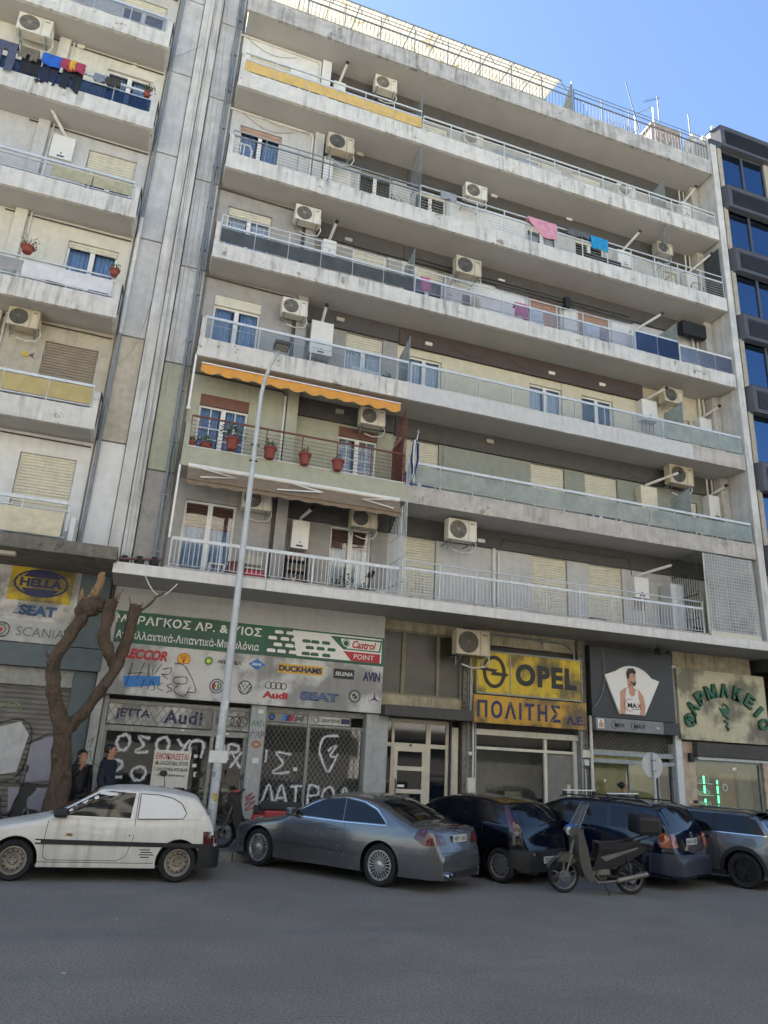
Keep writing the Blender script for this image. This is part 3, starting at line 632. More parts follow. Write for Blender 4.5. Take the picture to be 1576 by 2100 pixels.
part('screen_panel', MB().grid(lambda u, v: (-8+3.68*u, .02+.012*math.sin(u*13), LZ[2]+.7+.32*v), 30, 4), mat('grey_tarp', '#8f8d8a', .8), LB, fixn=False)
lrail(LZ[1], [(1.12, .035), (.6, .012)], 10, A_, 10, M['ochref'], (.63, 1.06))
# lowest balcony sits on the dark concrete canopy
part('canopy_slab', MB().box(-12, -1.0, -1.28, .9, 5.62, 5.9), mat('sooty_concrete', '#6b665c', .9, var=.2, bump=.4, bscale=30, streak=.6, patch=.4, pcol=(.08, .07, .055)), LB, bevel=.02)
part('balcony_cheek', MB().box(-2.14, -2.03, .0, .9, 5.9, 6.75), M['white'], LB, bevel=.008)
lrail(LZ[0], [(1.15, .04), (.95, .01), (.35, .01)], 10, A_)
part('screen_panel', MB().grid(lambda u, v: (-3.6+1.3*u, .02+.012*math.sin(u*9), LZ[0]+.35+.55*v), 20, 3), mat('cream_tarp', '#c7bda0', .8), LB, fixn=False)
part('screen_panel', MB().grid(lambda u, v: (-7.6+3.95*u, .02+.012*math.sin(u*9), LZ[0]+.35+.55*v), 20, 3), M['whitef'], LB, fixn=False)
part('canopy_lamp', MB().box(-3.35, -2.95, -.95, -.75, 5.54, 5.618), M['acw'], LB, bevel=.02)
for x in (-1.93, ): 
    part('drain_pipe', MB().tube([(x, .78, 5.9), (x, .78, 12)], .045, 10).tube([(x, .78, 15.6), (x, .78, 26)], .045, 10), M['pipeg'], LB, smooth=True); part('drain_pipe', MB().tube([(x, .78, 12), (x, .78, 15.62)], .052, 10), M['pvc'], LB, smooth=True)
part('wall_lamp', MB().lathe([(0, -.05), (.06, -.045), (.1, -.02), (.11, 0)], (-2.93, .9, 20.84), 'y'), M['acw'], LB, smooth=True); part('wall_lamp', MB().box(-4.5, -4.3, .84, .9, 20.82, 20.95), M['acw'], LB, bevel=.02)
part('roof_slab', MB().box(-12, -1.3, .9, 12, 26.5, 26.7), M['conc'], LB)
# little painted fish plaque
fp = thing('fish_plaque', 'small yellow and purple fish plaque on the beige wall beside the closed shutter', 'wall plaque', (-3.95, .88, 10.95))
part('body', MB().prism(ell(-3.98, 10.95, .1, .07, 16), .872, .888), mat('fish_yellow', '#b5a04a', .6, var=.4, scale=30), fp); part('tail', MB().prism([(-3.9, 10.95), (-3.78, 11.02), (-3.81, 10.95), (-3.78, 10.86)], .872, .888), mat('fish_purple', '#5d4a60', .6), fp)
# ------------------------------------------------------------------ dark office building on the right
N_ = thing('office_building', 'dark metal clad office block with blue reflecting glass at the right edge', 'building', (22, 1.0, 0))
nd = mat('charcoal_cladding', '#4e4e51', .5, .2, var=.1, scale=3); nb = mat('beige_column', '#a39a88', .8, var=.1, bump=.2, streak=.3); fin = mat('black_louvre', '#232427', .5, .3)
part('core_wall', MB().box(17.9, 33, 1.2, 12, 0, 25.4), M['dark'], N_)
for i, z in enumerate((24.8, 21.95, 19.15, 16.35, 13.55, 10.75, 7.95, 5.1)):
    bnd = MB(); bnd.prism([(17.78, .2), (17.93, -.2), (33, -.2), (33, 1.2), (17.78, 1.2)], z, z+1.0, 'xy'); b1 = part('spandrel_band', bnd, nd, N_, bevel=.02)
    x = 18.1
    while x < 26:
        pn = MB().box(x, x+2.3, -.203, -.19, z+.16, z+.84); lv = part('louvre_panel', pn, fin, b1)
        sl = MB()
        for j in range(8):
            zz = z+.2+j*.078; sl.add([(x+.04, -.225, zz), (x+2.26, -.225, zz), (x+2.26, -.204, zz+.05), (x+.04, -.204, zz+.05)], [(0, 1, 2, 3)])
        part('louvre_slats', sl, nd, b1, stuff=True); x += 2.45
    if i:
        z0, z1 = z+1.0, z+2.85
        [part('beige_column', MB().box(a, b, -.04, 1.2, z0, z1), nb, N_) for a, b in ((17.80, 17.98), (20.05, 20.6), (25, 25.6))]
        for j, (a, b) in enumerate(((17.98, 19.0), (19.0, 20.05), (20.6, 22.05), (22.05, 23.5), (23.5, 25.0))):
            w = part('window', MB().box(a, a+.05, .02, .1, z0, z1).box(b-.05, b, .02, .1, z0, z1).box(a+.05, b-.05, .02, .1, z0, z0+.05).box(a+.05, b-.05, .02, .1, z1-.05, z1), nd, N_)
            part('pane', MB().add([(a+.05, .06, z0+.05), (b-.05, .06, z0+.05), (b-.05, .06+rnd.uniform(-.01, .01), z1-.05), (a+.05, .06, z1-.05)], [(0, 1, 2, 3)]), G['office'], w, fixn=False)
part('parapet_rail', MB().tube([(17.9, .2, 26.1), (30, .2, 26.1)], .03).tube([(17.9, .2, 26.1), (17.9, .2, 25.4)], .03), M['alu'], N_)
part('shopfront', MB().box(18.2, 30, .5, .6, .13, 5.1), M['dark'], N_)
part('cable', MB().tube([(20.75, -.5, 24.5), (20.7, -.1, 23), (20.78, -.1, 21), (20.7, -.5, 19)], .03, 6), M['pvc'], N_)
part('barbed_wire', MB().tube([(18.2+.9*((i*37) % 10)/10, -.1-.4*((i*13) % 7)/7, 7.6+1.6*i/40) for i in range(41)], .012, 4), M['alud'], N_)
# ------------------------------------------------------------------ buildings across the street, behind the camera (seen in reflections, they bounce the sun)
ob_w = mat('sunlit_cream_render', '#d2cdc2', .9, var=.06, streak=.2)
def block(x0, x1, h, m, label):
    b = thing('apartment_building', label, 'building', ((x0+x1)/2, -22, 0)); part('wall', MB().box(x0, x1, -34, -22, 0, h), m, b)
    z = 3.6
    part('shopfront', MB().box(x0+.3, x1-.3, -22, -21.9, .13, 3.1), M['dark'], b)
    while z+2.6 < h:
        part('balcony', MB().box(x0+.4, x1-.4, -22, -20.8, z, z+.16).box(x0+.4, x1-.4, -20.86, -20.8, z+.16, z+1.0), M['conc'], b)
        x = x0+1
        while x < x1-1.6: part('window', MB().box(x, x+1.3, -21.998, -21.96, z+.3, z+2.3), M['blackp'] if int(x*7+z) % 3 else M['shutc'], b); x += 2.6
        z += 3
block(-16, -2, 19, ob_w, 'cream apartment block across the street, behind the camera to the left')
block(-1.9, 12, 16.5, mat('sunlit_ochre_render', '#ccc6b9', .9, var=.06), 'ochre apartment block directly across the street, behind the camera')
block(12.1, 30, 18.5, mat('sunlit_white_render', '#d3cfc6', .9, var=.06), 'white apartment block across the street, behind the camera to the right')
# ------------------------------------------------------------------ ground floor
signw = mat('sign_white', '#c2bfb8', .45, var=.07, scale=2, streak=.35, scol=(.22, .2, .17), smudge_dark=.6); signg = mat('sign_green', '#14573a', .45, var=.08, streak=.25, smudge_dark=.4)  # sign colours carry painted-in dark smudges at random spots
redp = mat('print_red', '#a82431', .5, var=.05); navy = mat('print_navy', '#22264f', .5, var=.08); blk = mat('print_black', '#1d1c1c', .5, var=.05); yel = mat('sign_yellow', '#c9aa10', .45, var=.1, scale=2, streak=.5, scol=(.1, .08, .02), smudge_dark=.8)
blu = mat('print_blue', '#2f6fae', .5, var=.05); wht = mat('print_white', '#dcdad4', .5, var=.03); steel = mat('galvanised_frame', '#85857f', .45, .3, var=.15, scale=10, streak=.3); dglass = G['shop']
pil = mat('grey_shop_pillar', '#9fa09c', .7, var=.08, streak=.35); stone = mat('speckled_marble', '#6b655c', .5, var=.35, scale=14, patch=.42, pcol=(.06, .055, .05), pscale=9); tealm = mat('teal_grey_metal', '#535e61', .5, .2, var=.1, streak=.35)
def slab(name, x0, x1, z0, z1, y0, y1, m, p, bevel=.0, **k): return part(name, MB().box(x0, x1, y0, y1, z0, z1), m, p, bevel=bevel, **k)
# --- left building shop (roll-up shutter, signs)
slab('shop_wall', -12, -1.0, 3.96, 5.62, .55, .9, M['dark'], LB)
slab('fascia_band', -12, -1.0, 3.48, 3.95, .42, .9, tealm, LB)
slab('shop_pillar', -1.52, -1.06, .13, 3.475, .6, .9, tealm, LB, .01)
slab('shop_pillar', -1.04, -.84, .13, 4.85, .45, .9, mat('cream_grey_post', '#a29f98', .8, streak=.3), LB, .01)
slab('shop_pillar', -12, -5.4, .13, 3.475, .6, .9, tealm, LB)
slab('shutter_housing', -5.4, -1.525, 3.1, 3.476, .62, .9, steel, LB, .01)
sh = shutter(-5.4, -1.53, .14, 3.12, .72, mat('dirty_roll_shutter', '#6f6a62', .6, .1, var=.2, scale=2, streak=.5), LB, .1)
gw, gk = strokemat('spray_white', (.62, .62, .6), .9), strokemat('spray_black', (.02, .02, .02), .95); gr, gg_, go = strokemat('spray_red', (.4, .03, .06), .9), strokemat('spray_green', (.05, .25, .16), .9), strokemat('spray_orange', (.55, .2, .05), .9)
gpale = mat('graffiti_fill', '#b4b2ae', .8, var=.1, streak=.2); gpur = mat('graffiti_fill_mauve', '#8d8990', .8, var=.1)
for pts, m in (([(-3.6, 2.2), (-3.2, 2.45), (-2.95, 2.3), (-3.05, 1.5), (-3.45, 1.4)], gpale), ([(-2.85, 2.2), (-2.4, 2.35), (-2.2, 2.1), (-2.3, 1.35), (-2.75, 1.25)], gpale), ([(-2.15, 1.9), (-1.75, 2.1), (-1.6, 1.9), (-1.62, 1.2), (-2.1, 1.15)], gpur), ([(-3.5, 1.1), (-2.6, 1.15), (-2.5, .6), (-3.5, .6)], gpale), ([(-2.4, 1.05), (-1.65, 1.05), (-1.7, .55), (-2.3, .5)], gpur)):
    part('graffiti', MB().prism(pts, .7, .704), m, LB)
stroke([[(-3.65, 2.3), (-3.2, 2.5), (-2.95, 2.35), (-3.0, 1.5), (-3.2, 1.2), (-3.6, 1.35)], [(-2.9, 2.25), (-2.45, 2.4), (-2.15, 2.15), (-2.25, 1.3), (-2.8, 1.2), (-2.9, 2.25)], [(-2.2, 1.9), (-1.75, 2.15), (-1.57, 1.9), (-1.6, 1.15), (-2.15, 1.1)], [(-3.6, 1.15), (-1.6, 1.12)]], .022, .694, gk, LB)
stroke([[(-3.5, 2.75), (-3.3, 2.6), (-3.15, 2.75), (-3.0, 2.6)], [(-2.9, 2.6), (-2.6, 2.75), (-2.4, 2.55)]], .05, .69, strokemat('spray_olive', (.22, .27, .12), .8), LB)
ss = thing('shop_sign', 'white sign panel with a yellow oval logo and blue letters over the shutter at left', 'sign', (-3, .5, 3.97))
slab('panel', -12, -1.72, 3.97, 5.61, .44, .545, signw, ss, .006); slab('panel', -1.715, -1.08, 3.97, 5.61, .44, .545, tealm, ss, .006)
slab('grey_strip', -12, -1.72, 3.98, 4.45, .432, .439, mat('sign_grey', '#a3a4a2', .5, streak=.2), ss)
slab('yellow_field', -3.16, -1.87, 4.86, 5.6, .43, .439, yel, ss)
r = ring(MB(), -2.52, 5.27, .56, .31, .045, .42, .429); part('oval_ring', r, navy, ss)
e = MB(); e.prism(ell(-2.52, 5.37, .38, .18, 16, 8, 172), .421, .429); e.prism(ell(-2.52, 5.17, .38, .18, 16, 188, 352), .421, .429); part('logo_segment', e, navy, ss)
slab('logo_bar', -3.0, -2.04, 5.16, 5.39, .417, .4205, yel, ss); text('HELLA', (-2.95, -2.09, 5.18, 5.37), .417, navy, ss, .05, .004)
bs = mat('print_steel_blue', '#274a72', .5); text('SEAT', (-2.86, -2.1, 4.55, 4.78), .439, bs, ss, .06, .005); 
for i in range(4): slab('logo_stripe', -3.0+i*.02, -2.6, 4.56+i*.06, 4.575+i*.06, .43, .4335, signw, ss)
for q in range(5): slab('logo_stripe', -2.97+q*.02, -2.84, 4.57+q*.05, 4.6+q*.05, .434, .4385, bs, ss)
part('round_emblem', ring(MB(), -3.12, 4.2, .17, .17, .02, .422, .431), blk, ss); part('round_emblem', ring(MB(), -3.12, 4.2, .09, .1, .015, .422, .431), blk, ss); part('round_emblem', MB().prism(ell(-3.12, 4.2, .03, .05, 10), .424, .431), redp, ss)
text('SAAB', (-3.2, -3.04, 4.305, 4.345), .431, blk, ss, .01, .003); text('SCANIA', (-3.22, -3.02, 4.05, 4.09), .431, blk, ss, .01, .003)
text('SCANIA', (-2.82, -1.86, 4.1, 4.3), .431, mat('print_dark_grey', '#6d6d6b', .5), ss, 0, .004)
# --- auto parts shop
slab('shop_wall', -.98, 5.6, 4.905, 5.45, .6, .9, M['lgrey'], B)
slab('shop_wall', -.98, 5.6, 3.03, 4.9, .62, .9, M['dark'], B)
cs = thing('shop_sign', 'long white sign board with green upper band and car brand emblems', 'sign', (2.3, .5, 3.04))
slab('board', -.96, 5.57, 3.04, 4.9, .48, .6, signw, cs, .006)
slab('green_band', -.955, 5.565, 4.17, 4.88, .472, .479, signg, cs); 
part('white_wedge', MB().prism([(3.35, 4.24), (3.2, 4.84), (5.5, 4.84), (5.5, 4.24)], .466, .4715), wht, cs)
for i in range(20):
    x = 2.62+(i % 6)*.27+.13*((i//6) % 2)+rnd.uniform(-.03, .03); z = 4.27+(i//6)*.15
    part('pattern_tile', MB().prism([(x, z+.02), (x+.03, z), (x+.2, z), (x+.22, z+.03), (x+.19, z+.08), (x+.02, z+.08)], .461, .4655), wht if x < 3.28 else signg, cs)
part('green_swoosh', MB().prism([(4.15, 4.8), (5.5, 4.8), (5.46, 4.5), (4.5, 4.5), (4.35, 4.62)], .462, .4655), signg, cs)
part('white_field', MB().prism([(4.42, 4.76), (5.46, 4.76), (5.42, 4.53), (4.6, 4.53), (4.46, 4.62)], .457, .4615), wht, cs)
part('round_emblem', MB().prism(ell(4.56, 4.65, .1, .1, 18), .452, .4565), signg, cs); part('round_emblem', ring(MB(), 4.56, 4.65, .085, .085, .018, .448, .4515), wht, cs)
text('Castrol', (4.72, 5.34, 4.55, 4.74), .4565, redp, cs, .03, .004, .25)
part('red_field', MB().prism([(4.5, 4.46), (5.46, 4.46), (5.46, 4.24), (4.72, 4.24)], .46, .4655), redp, cs); text('POINT', (4.78, 5.3, 4.29, 4.41), .4595, wht, cs, 0, .004)
text('ΜΑΡΑΓΚΟΣ ΑΡ. & ΥΙΟΣ', (-.86, 2.45, 4.6, 4.8), .471, wht, cs, .022, .005, sp=1.08); text('Ανταλλακτικά-Λιπαντικά-Μπουλόνια', (-.8, 2.42, 4.26, 4.45), .471, wht, cs, .008, .005, sp=1.04)
text('RECCOR', (-.6, .38, 3.83, 4.06), .479, redp, cs, .05, .005, .2); part('orange_wedge', MB().prism([(-.75, 3.8), (-.6, 3.85), (-.66, 4.05)], .47, .479), mat('print_orange', '#d08a20', .5), cs)
sy = mat('print_shell_yellow', '#d9a520', .5)
shp = [(.62+0, 3.82)]+[(.74+.15*math.cos(R(a)), 3.93+.13*math.sin(R(a))) for a in range(200, -21, -20)]+[(.86, 3.82)]; part('shell_emblem', MB().prism(shp, .47, .479), redp, cs)
part('shell_emblem', MB().prism([(.74+(x-.74)*.88, 3.93+(z-3.93)*.88) for x, z in shp], .465, .4695), sy, cs)
for a in (50, 70, 90, 110, 130): part('shell_rib', MB().tube([(.74, .463, 3.83), (.74+.12*math.cos(R(a)), .463, 3.93+.1*math.sin(R(a)))], .004, 4), redp, cs)
bg = mat('print_leaf_green', '#4f8a35', .5)
sf = MB(); sf.prism([(1.3+(.12 if i % 2 else .08)*math.cos(i*math.pi/12), 3.93+(.12 if i % 2 else .08)*math.sin(i*math.pi/12)) for i in range(24)], .47, .479); part('sunflower_emblem', sf, bg, cs)
part('sunflower_emblem', MB().prism(ell(1.3, 3.93, .045, .045, 12), .465, .4695), mat('print_yellow', '#d6cf4a', .5), cs)
text('ΛΙΠΑΝΤΙΚΑ', (1.5, 2.05, 3.9, 3.98), .479, blk, cs, .03, .005)
part('diamond_emblem', MB().prism([(2.22, 3.95), (2.42, 4.08), (2.62, 3.95), (2.42, 3.82)], .47, .479), blu, cs); text('ARAL', (2.3, 2.54, 3.92, 3.98), .4695, wht, cs, .02, .003)
slab('yellow_field', 2.92, 4.03, 3.81, 4.03, .47, .479, mat('print_amber', '#c8a030', .5), cs); text('DUCKHAMS', (2.95, 4.0, 3.85, 3.99), .4695, navy, cs, .05, .004)
slab('dark_field', 4.3, 4.82, 3.79, 4.02, .47, .479, blk, cs); text('SELENIA', (4.34, 4.78, 3.86, 3.95), .4695, wht, cs, .01, .004, .2)
text('AVIN', (5.05, 5.5, 3.78, 4.01), .479, navy, cs, .04, .005)
part('blue_field', MB().prism([(-.45, 3.2), (-.5, 3.45), (.28, 3.5), (.3, 3.3)], .472, .479), blu, cs)
def emblem(x, z, r, m=blk): part('round_emblem', ring(MB(), x, z, r, r, .022, .47, .479), m, cs)
emblem(1.55, 3.38, .165, navy); emblem(1.55, 3.38, .11, navy); part('emblem_cross', MB().box(1.47, 1.51, .47, .479, 3.29, 3.47).box(1.45, 1.53, .465, .469, 3.365, 3.4), redp, cs); part('emblem_half', MB().prism([(1.56, 3.3), (1.62, 3.34), (1.6, 3.42), (1.57, 3.46)], .47, .479), bg, cs)
emblem(2.2, 3.4, .16, navy)
part('emblem_letter', MB().tube([(2.1, .475, 3.5), (2.16, .475, 3.4), (2.2, .475, 3.48), (2.24, .475, 3.4), (2.3, .475, 3.5)], .011, 4).tube([(2.07, .475, 3.43), (2.14, .475, 3.28), (2.2, .475, 3.39), (2.26, .475, 3.28), (2.33, .475, 3.43)], .011, 4), navy, cs)
for i in range(4): part('ring_emblem', ring(MB(), 2.74+i*.12, 3.5, .082, .082, .014, .468-.0021*i, .479-.002*i), blk, cs)
text('Audi', (2.62, 3.22, 3.2, 3.36), .479, redp, cs, .05, .005)
text('SEAT', (3.52, 4.48, 3.22, 3.42), .479, bs, cs, .07, .005)
for j in range(3): slab('logo_stripe', 3.5, 4.5, 3.26+j*.05, 3.269+j*.05, .466, .471, signw, cs)
emblem(4.87, 3.4, .15, blk); part('emblem_ring', ring(MB(), 4.87, 3.4, .085, .085, .01, .466, .4695), wht, cs); part('emblem_quarter', MB().prism([(4.87, 3.4)]+ell(4.87, 3.4, .075, .075, 6, 90, 180), .47, .479).prism([(4.87, 3.4)]+ell(4.87, 3.4, .075, .075, 6, 270, 360), .47, .479), blk, cs)
emblem(5.38, 3.38, .16, mat('print_pale', '#a9a7a2', .5)); part('star_emblem', MB().prism([(5.38+q*math.sin(R(a)), 3.38+q*math.cos(R(a))) for a, q in ((0, .15), (60, .025), (120, .15), (180, .025), (240, .15), (300, .025))], .465, .479), navy, cs)
stroke([[(-.35, 3.75), (-.42, 3.25)], [(-.1, 3.78), (-.2, 3.4)], [(-.42, 3.5), (-.1, 3.55)], [(.0, 3.75), (.02, 3.45)], [(.1, 3.72), (.12, 3.5), (.28, 3.78)], [(.3, 3.65), (.5, 3.7), (.45, 3.55), (.3, 3.55), (.45, 3.45)], [(.55, 3.8), (.8, 3.75), (1.1, 3.25), (.9, 3.2)],
        [(-.1, 3.2), (-.05, 3.4)], [(.05, 3.2), (.1, 3.38), (.2, 3.22), (.12, 3.18)], [(.35, 3.36), (.25, 3.25), (.38, 3.18)], [(.55, 3.35), (.45, 3.3), (.58, 3.22), (.45, 3.15)], [(.7, 3.35), (.62, 3.2), (.85, 3.1), (.95, 3.3)], [(.6, 3.5), (.85, 3.52), (.85, 3.38), (.6, 3.38), (.6, 3.5)]], .016, .47, gk, cs)
# shop frames
def frame_bar(mb, *a): mb.box(*a)
sf = thing('shopfront', 'empty auto parts shop front behind lattice grilles with white spray lettering', 'shopfront', (2.3, .8, .13))
slab('pillar', -.82, -.72, .14, 3.03, .7, .9, pil, sf, .005); slab('pillar', 2.43, 2.78, .14, 3.03, .58, .9, pil, sf, .008); slab('pillar', 5.25, 5.56, .14, 3.03, .58, .9, pil, sf, .008); slab('pillar', 5.565, 5.83, .14, 3.0, .62, .9, pil, sf, .008)
fm = MB()
for a in ((-.72, 2.43, .74, .8, 2.87, 2.95), (-.72, 2.43, .70, .8, 2.28, 2.4), (1.58, 1.66, .735, .8, .14, 2.87), (2.34, 2.43, .741, .8, .14, 2.28), (-.72, -.66, .741, .8, .14, 2.28), (-.72, 2.43, .741, .8, .14, .4),
          (2.78, 5.25, .74, .8, 2.9, 3.02), (2.78, 5.25, .735, .8, 2.62, 2.68), (3.82, 3.9, .73, .8, .14, 2.9), (2.78, 2.83, .741, .8, .14, 2.62), (5.2, 5.25, .741, .8, .14, 2.62), (2.78, 5.25, .741, .8, .14, .35)): fm.box(*a)
part('door_frame', fm, steel, sf)
for a, b, c, d in ((-.66, 1.58, .4, 2.28), (1.66, 2.34, .4, 2.28), (2.83, 3.82, .35, 2.62), (3.9, 5.2, .35, 2.62)):
    part('pane', MB().add([(a, .79, c), (b, .79, c), (b, .79, d), (a, .79, d)], [(0, 1, 2, 3)]), G['shop'], sf, fixn=False)
slab('back_wall', -.8, 5.3, .14, 2.95, 2.6, 2.7, M['grey'], sf); slab('interior_floor', -.8, 5.3, .13, .135, .8, 2.6, M['dark'], sf); slab('interior_wall', 2.5, 2.6, .14, 2.95, .9, 2.6, M['grey'], sf); slab('shelf', .2, 1.9, .9, .95, 1.8, 2.5, M['lgrey'], sf); slab('shelf', .2, 1.9, 1.5, 1.55, 1.8, 2.5, M['lgrey'], sf)
slab('interior_wall', 2.6, 5.3, .14, 2.6, .92, .93, M['dark'], sf); slab('interior_wall', -.9, 1.5, .14, 2.3, 1.0, 1.02, mat('brown_paper_window', '#4b4740', .9), sf)
for a, b in ((-.7, 1.57), (1.67, 2.42), (2.8, 3.81), (3.91, 4.9)): slab('name_board', a, b, 2.43 if b < 2.5 else 2.7, 2.86 if b < 2.5 else 2.89, .765, .785, signw, sf)
text('JETTA', (-.55, .2, 2.53, 2.77), .765, navy, sf, .03, .005); text('Audi', (.5, 1.35, 2.5, 2.8), .765, navy, sf, .03, .005, sp=1.12)
for i in range(4): part('ring_emblem', ring(MB(), 1.8+i*.155, 2.64, .12, .12, .014, .748-.0021*i, .76-.002*i), blk, sf)
part('round_emblem', ring(MB(), 2.95, 2.8, .075, .075, .03, .75, .764), navy, sf); part('round_emblem', MB().prism(ell(2.95, 2.8, .045, .045, 12), .755, .764), blu, sf)
for i, m_ in enumerate((blu, navy, redp)): part('stripe', MB().prism([(3.18+i*.09, 2.73), (3.27+i*.09, 2.73), (3.32+i*.09, 2.87), (3.23+i*.09, 2.87)], .755, .764), m_, sf)
text('M', (3.48, 3.74, 2.73, 2.87), .765, mat('print_grey', '#57585a', .5), sf, .06, .004, .2); part('star_emblem', ring(MB(), 4.03, 2.8, .07, .07, .012, .75, .764), blk, sf); text('sportline', (4.16, 4.62, 2.73, 2.86), .765, blk, sf, 0, .004, .3); slab('blue_field', 4.65, 4.88, 2.74, 2.86, .758, .764, navy, sf)
def lattice(x0, x1, z0, z1, y, pitch, r, m, parent):
    mb = MB(); asp = 1.45; hx = pitch/2; hz = hx*asp
    for sg in (1, -1):
        n = int((x1-x0+(z1-z0)/asp)/pitch)+2
        for i in range(n):
            # line x = xa + sg*(z-z0)/asp
            xa = x0+i*pitch if sg < 0 else x0-(z1-z0)/asp+i*pitch
            pts = []
            za = z0; zb = z1
            fx = lambda z: xa+sg*(z-z0)/asp
            lo, hi = z0, z1
            if sg > 0: lo = max(lo, z0+(x0-xa)*asp); hi = min(hi, z0+(x1-xa)*asp)
            else: lo = max(lo, z0+(xa-x1)*asp); hi = min(hi, z0+(xa-x0)*asp)
            if hi-lo > .02: mb.tube([(fx(lo), y+sg*.004, lo), (fx(hi), y+sg*.004, hi)], r, 4, caps=False)
    return part('lattice_grille', mb, m, parent, stuff=True)
lat = mat('lattice_steel', '#8a8880', .5, .3, var=.15)
lattice(-.7, 2.4, 2.28, 2.86, .72, .17, .006, lat, sf); lattice(2.8, 3.84, .3, 2.66, .72, .115, .0055, lat, sf); lattice(3.88, 5.22, .3, 2.66, .72, .115, .0055, lat, sf)
def L_(ch, x, z, h, w):
    D = {'O': [[(.5, 1), (.1, .8), (0, .45), (.3, .02), (.8, .1), (1, .6), (.75, .95), (.5, 1)]], 'S': [[(1, .95), (.1, 1), (.55, .5), (0, .02), (1, .08)]], 'Y': [[(0, 1), (.5, .5)], [(1, 1), (.3, 0)]], 'P': [[(.05, 0), (.0, 1), (1, 1), (.95, 0)]],
         'A': [[(0, 0), (.5, 1), (1, 0)], [(.2, .35), (.8, .35)]], 'L': [[(0, 0), (.5, 1), (1, 0)]], 'R': [[(.05, 0), (.05, 1), (.8, .95), (.85, .6), (.1, .5)]], 'X': [[(0, 1), (1, 0)], [(1, 1), (0, 0)]], '2': [[(.05, .85), (.5, 1), (.9, .8), (.5, .35), (0, .05), (1, .1)]], 'I': [[(.4, 1), (.4, 0)]], 'T': [[(0, .95), (1, 1)], [(.5, 1), (.5, 0)]]}
    return [[(x+a*w, z+b*h) for a, b in l] for l in D[ch]]
ln = []
for ch, x, z in (('O', -.42, 1.88), ('S', .0, 1.85), ('O', .42, 1.87), ('Y', .86, 1.85), ('P', 1.16, 1.8), ('A', 1.72, 1.8), ('R', 2.0, 1.78)): ln += L_(ch, x, z, .33, .27)
ln += L_('X', 2.08, 1.62, .36, .24)
for ch, x, z in (('2', -.5, 1.3), ('O', -.02, 1.28)): ln += L_(ch, x, z, .28 if ch == 'O' else .38, .3)
stroke(ln, .06, .698, gw, sf, wob=.2)
ln = L_('I', 2.85, 1.78, .28, .1)+L_('S', 3.08, 1.55, .45, .4)
for ch, x in (('L', 2.88), ('A', 3.18), ('T', 3.52), ('R', 3.95), ('O', 4.3), ('A', 4.7)): ln += L_(ch, x, .88, .42, .28)
ln += [[(4.6, 2.45), (4.25, 2.42), (4.15, 2.1), (4.3, 1.75), (4.42, 1.65), (4.6, 2.05)], [(4.35, 2.1), (4.55, 2.25), (4.42, 2.0), (4.6, 1.98)]]
stroke(ln, .055, .696, gw, sf, wob=.2)
stroke([[(2.47, 2.55), (2.5, 2.68), (2.55, 2.57), (2.6, 2.68), (2.62, 2.55)], [(2.66, 2.55), (2.66, 2.67), (2.72, 2.67)], [(2.76, 2.66), (2.73, 2.6), (2.77, 2.56)]], .016, .57, gg_, sf); stroke([[(2.46, 2.3), (2.5, 2.5)], [(2.44, 2.4), (2.55, 2.42)], [(2.58, 2.3), (2.62, 2.45), (2.66, 2.3)], [(2.7, 2.3), (2.7, 2.45), (2.76, 2.4), (2.7, 2.35)]], .013, .569, gk, sf)
stroke([[(2.5, 2.15), (2.6, 2.22), (2.7, 2.15), (2.6, 2.1), (2.5, 2.15)]], .04, .568, go, sf); stroke([[(2.5, 1.5), (2.5, 1.25)], [(2.5, 1.4), (2.6, 1.5)], [(2.66, 1.5), (2.64, 1.25), (2.7, 1.4), (2.74, 1.22)]], .025, .567, gw, sf)
stroke([[(2.48, 1.0), (2.65, 1.12), (2.5, .95), (2.7, 1.05), (2.48, .85), (2.72, .95), (2.5, .75), (2.72, .82)]], .022, .566, gr, sf)
stroke([[(-1.0, 2.0), (-.9, 2.1), (-.95, 1.9)], [(-1.0, 1.75), (-.92, 1.85), (-.9, 1.7)]], .012, .44, gk, sf)
st_m = mat('paper_sticker', '#cfcdc6', .8, var=.05)
for x, z, w, h in ((2.58, 2.85, .12, .08), (2.56, 1.75, .14, .12), (1.26, 1.8, .08, .07), (1.9, 2.33, .08, .04), (1.25, 1.6, .09, .07), (1.3, 1.4, .1, .1), (.9, 2.36, .08, .03), (3.55, 1.62, .1, .08), (8.05, 2.2, .1, .08)):
    part('sticker', MB().box(x, x+w, .565 if x > 2.4 and x < 2.8 else .695, .569 if x > 2.4 and x < 2.8 else .699, z, z+h), st_m, sf)
po = thing('rental_poster', 'white rental poster with a red Greek heading taped inside the shop window', 'poster', (.8, .64, 1.3)); slab('sheet', .4, 1.19, 1.1, 1.93, .66, .675, mat('poster_paper', '#cbc8bb', .7, var=.04), po)
text('ΕΝΟΙΚΙΑΖΕΤΑΙ', (.45, 1.14, 1.74, 1.87), .66, redp, po, .01, .003); text('LIAGGAS REAL ESTATE', (.55, 1.15, 1.62, 1.7), .66, blk, po, .01, .003); text('Τ: 2310 275.500 Κ: 6932 260.350', (.43, 1.16, 1.5, 1.57), .66, blk, po, .01, .003); text('e-mail: liaggas@real-estate.gr', (.46, 1.12, 1.38, 1.44), .66, blk, po, 0, .003); part('house_icon', MB().prism([(.45, 1.62), (.45, 1.67), (.485, 1.71), (.52, 1.67), (.52, 1.62)], .656, .66), mat('poster_brown', '#7a5a28', .7), po)
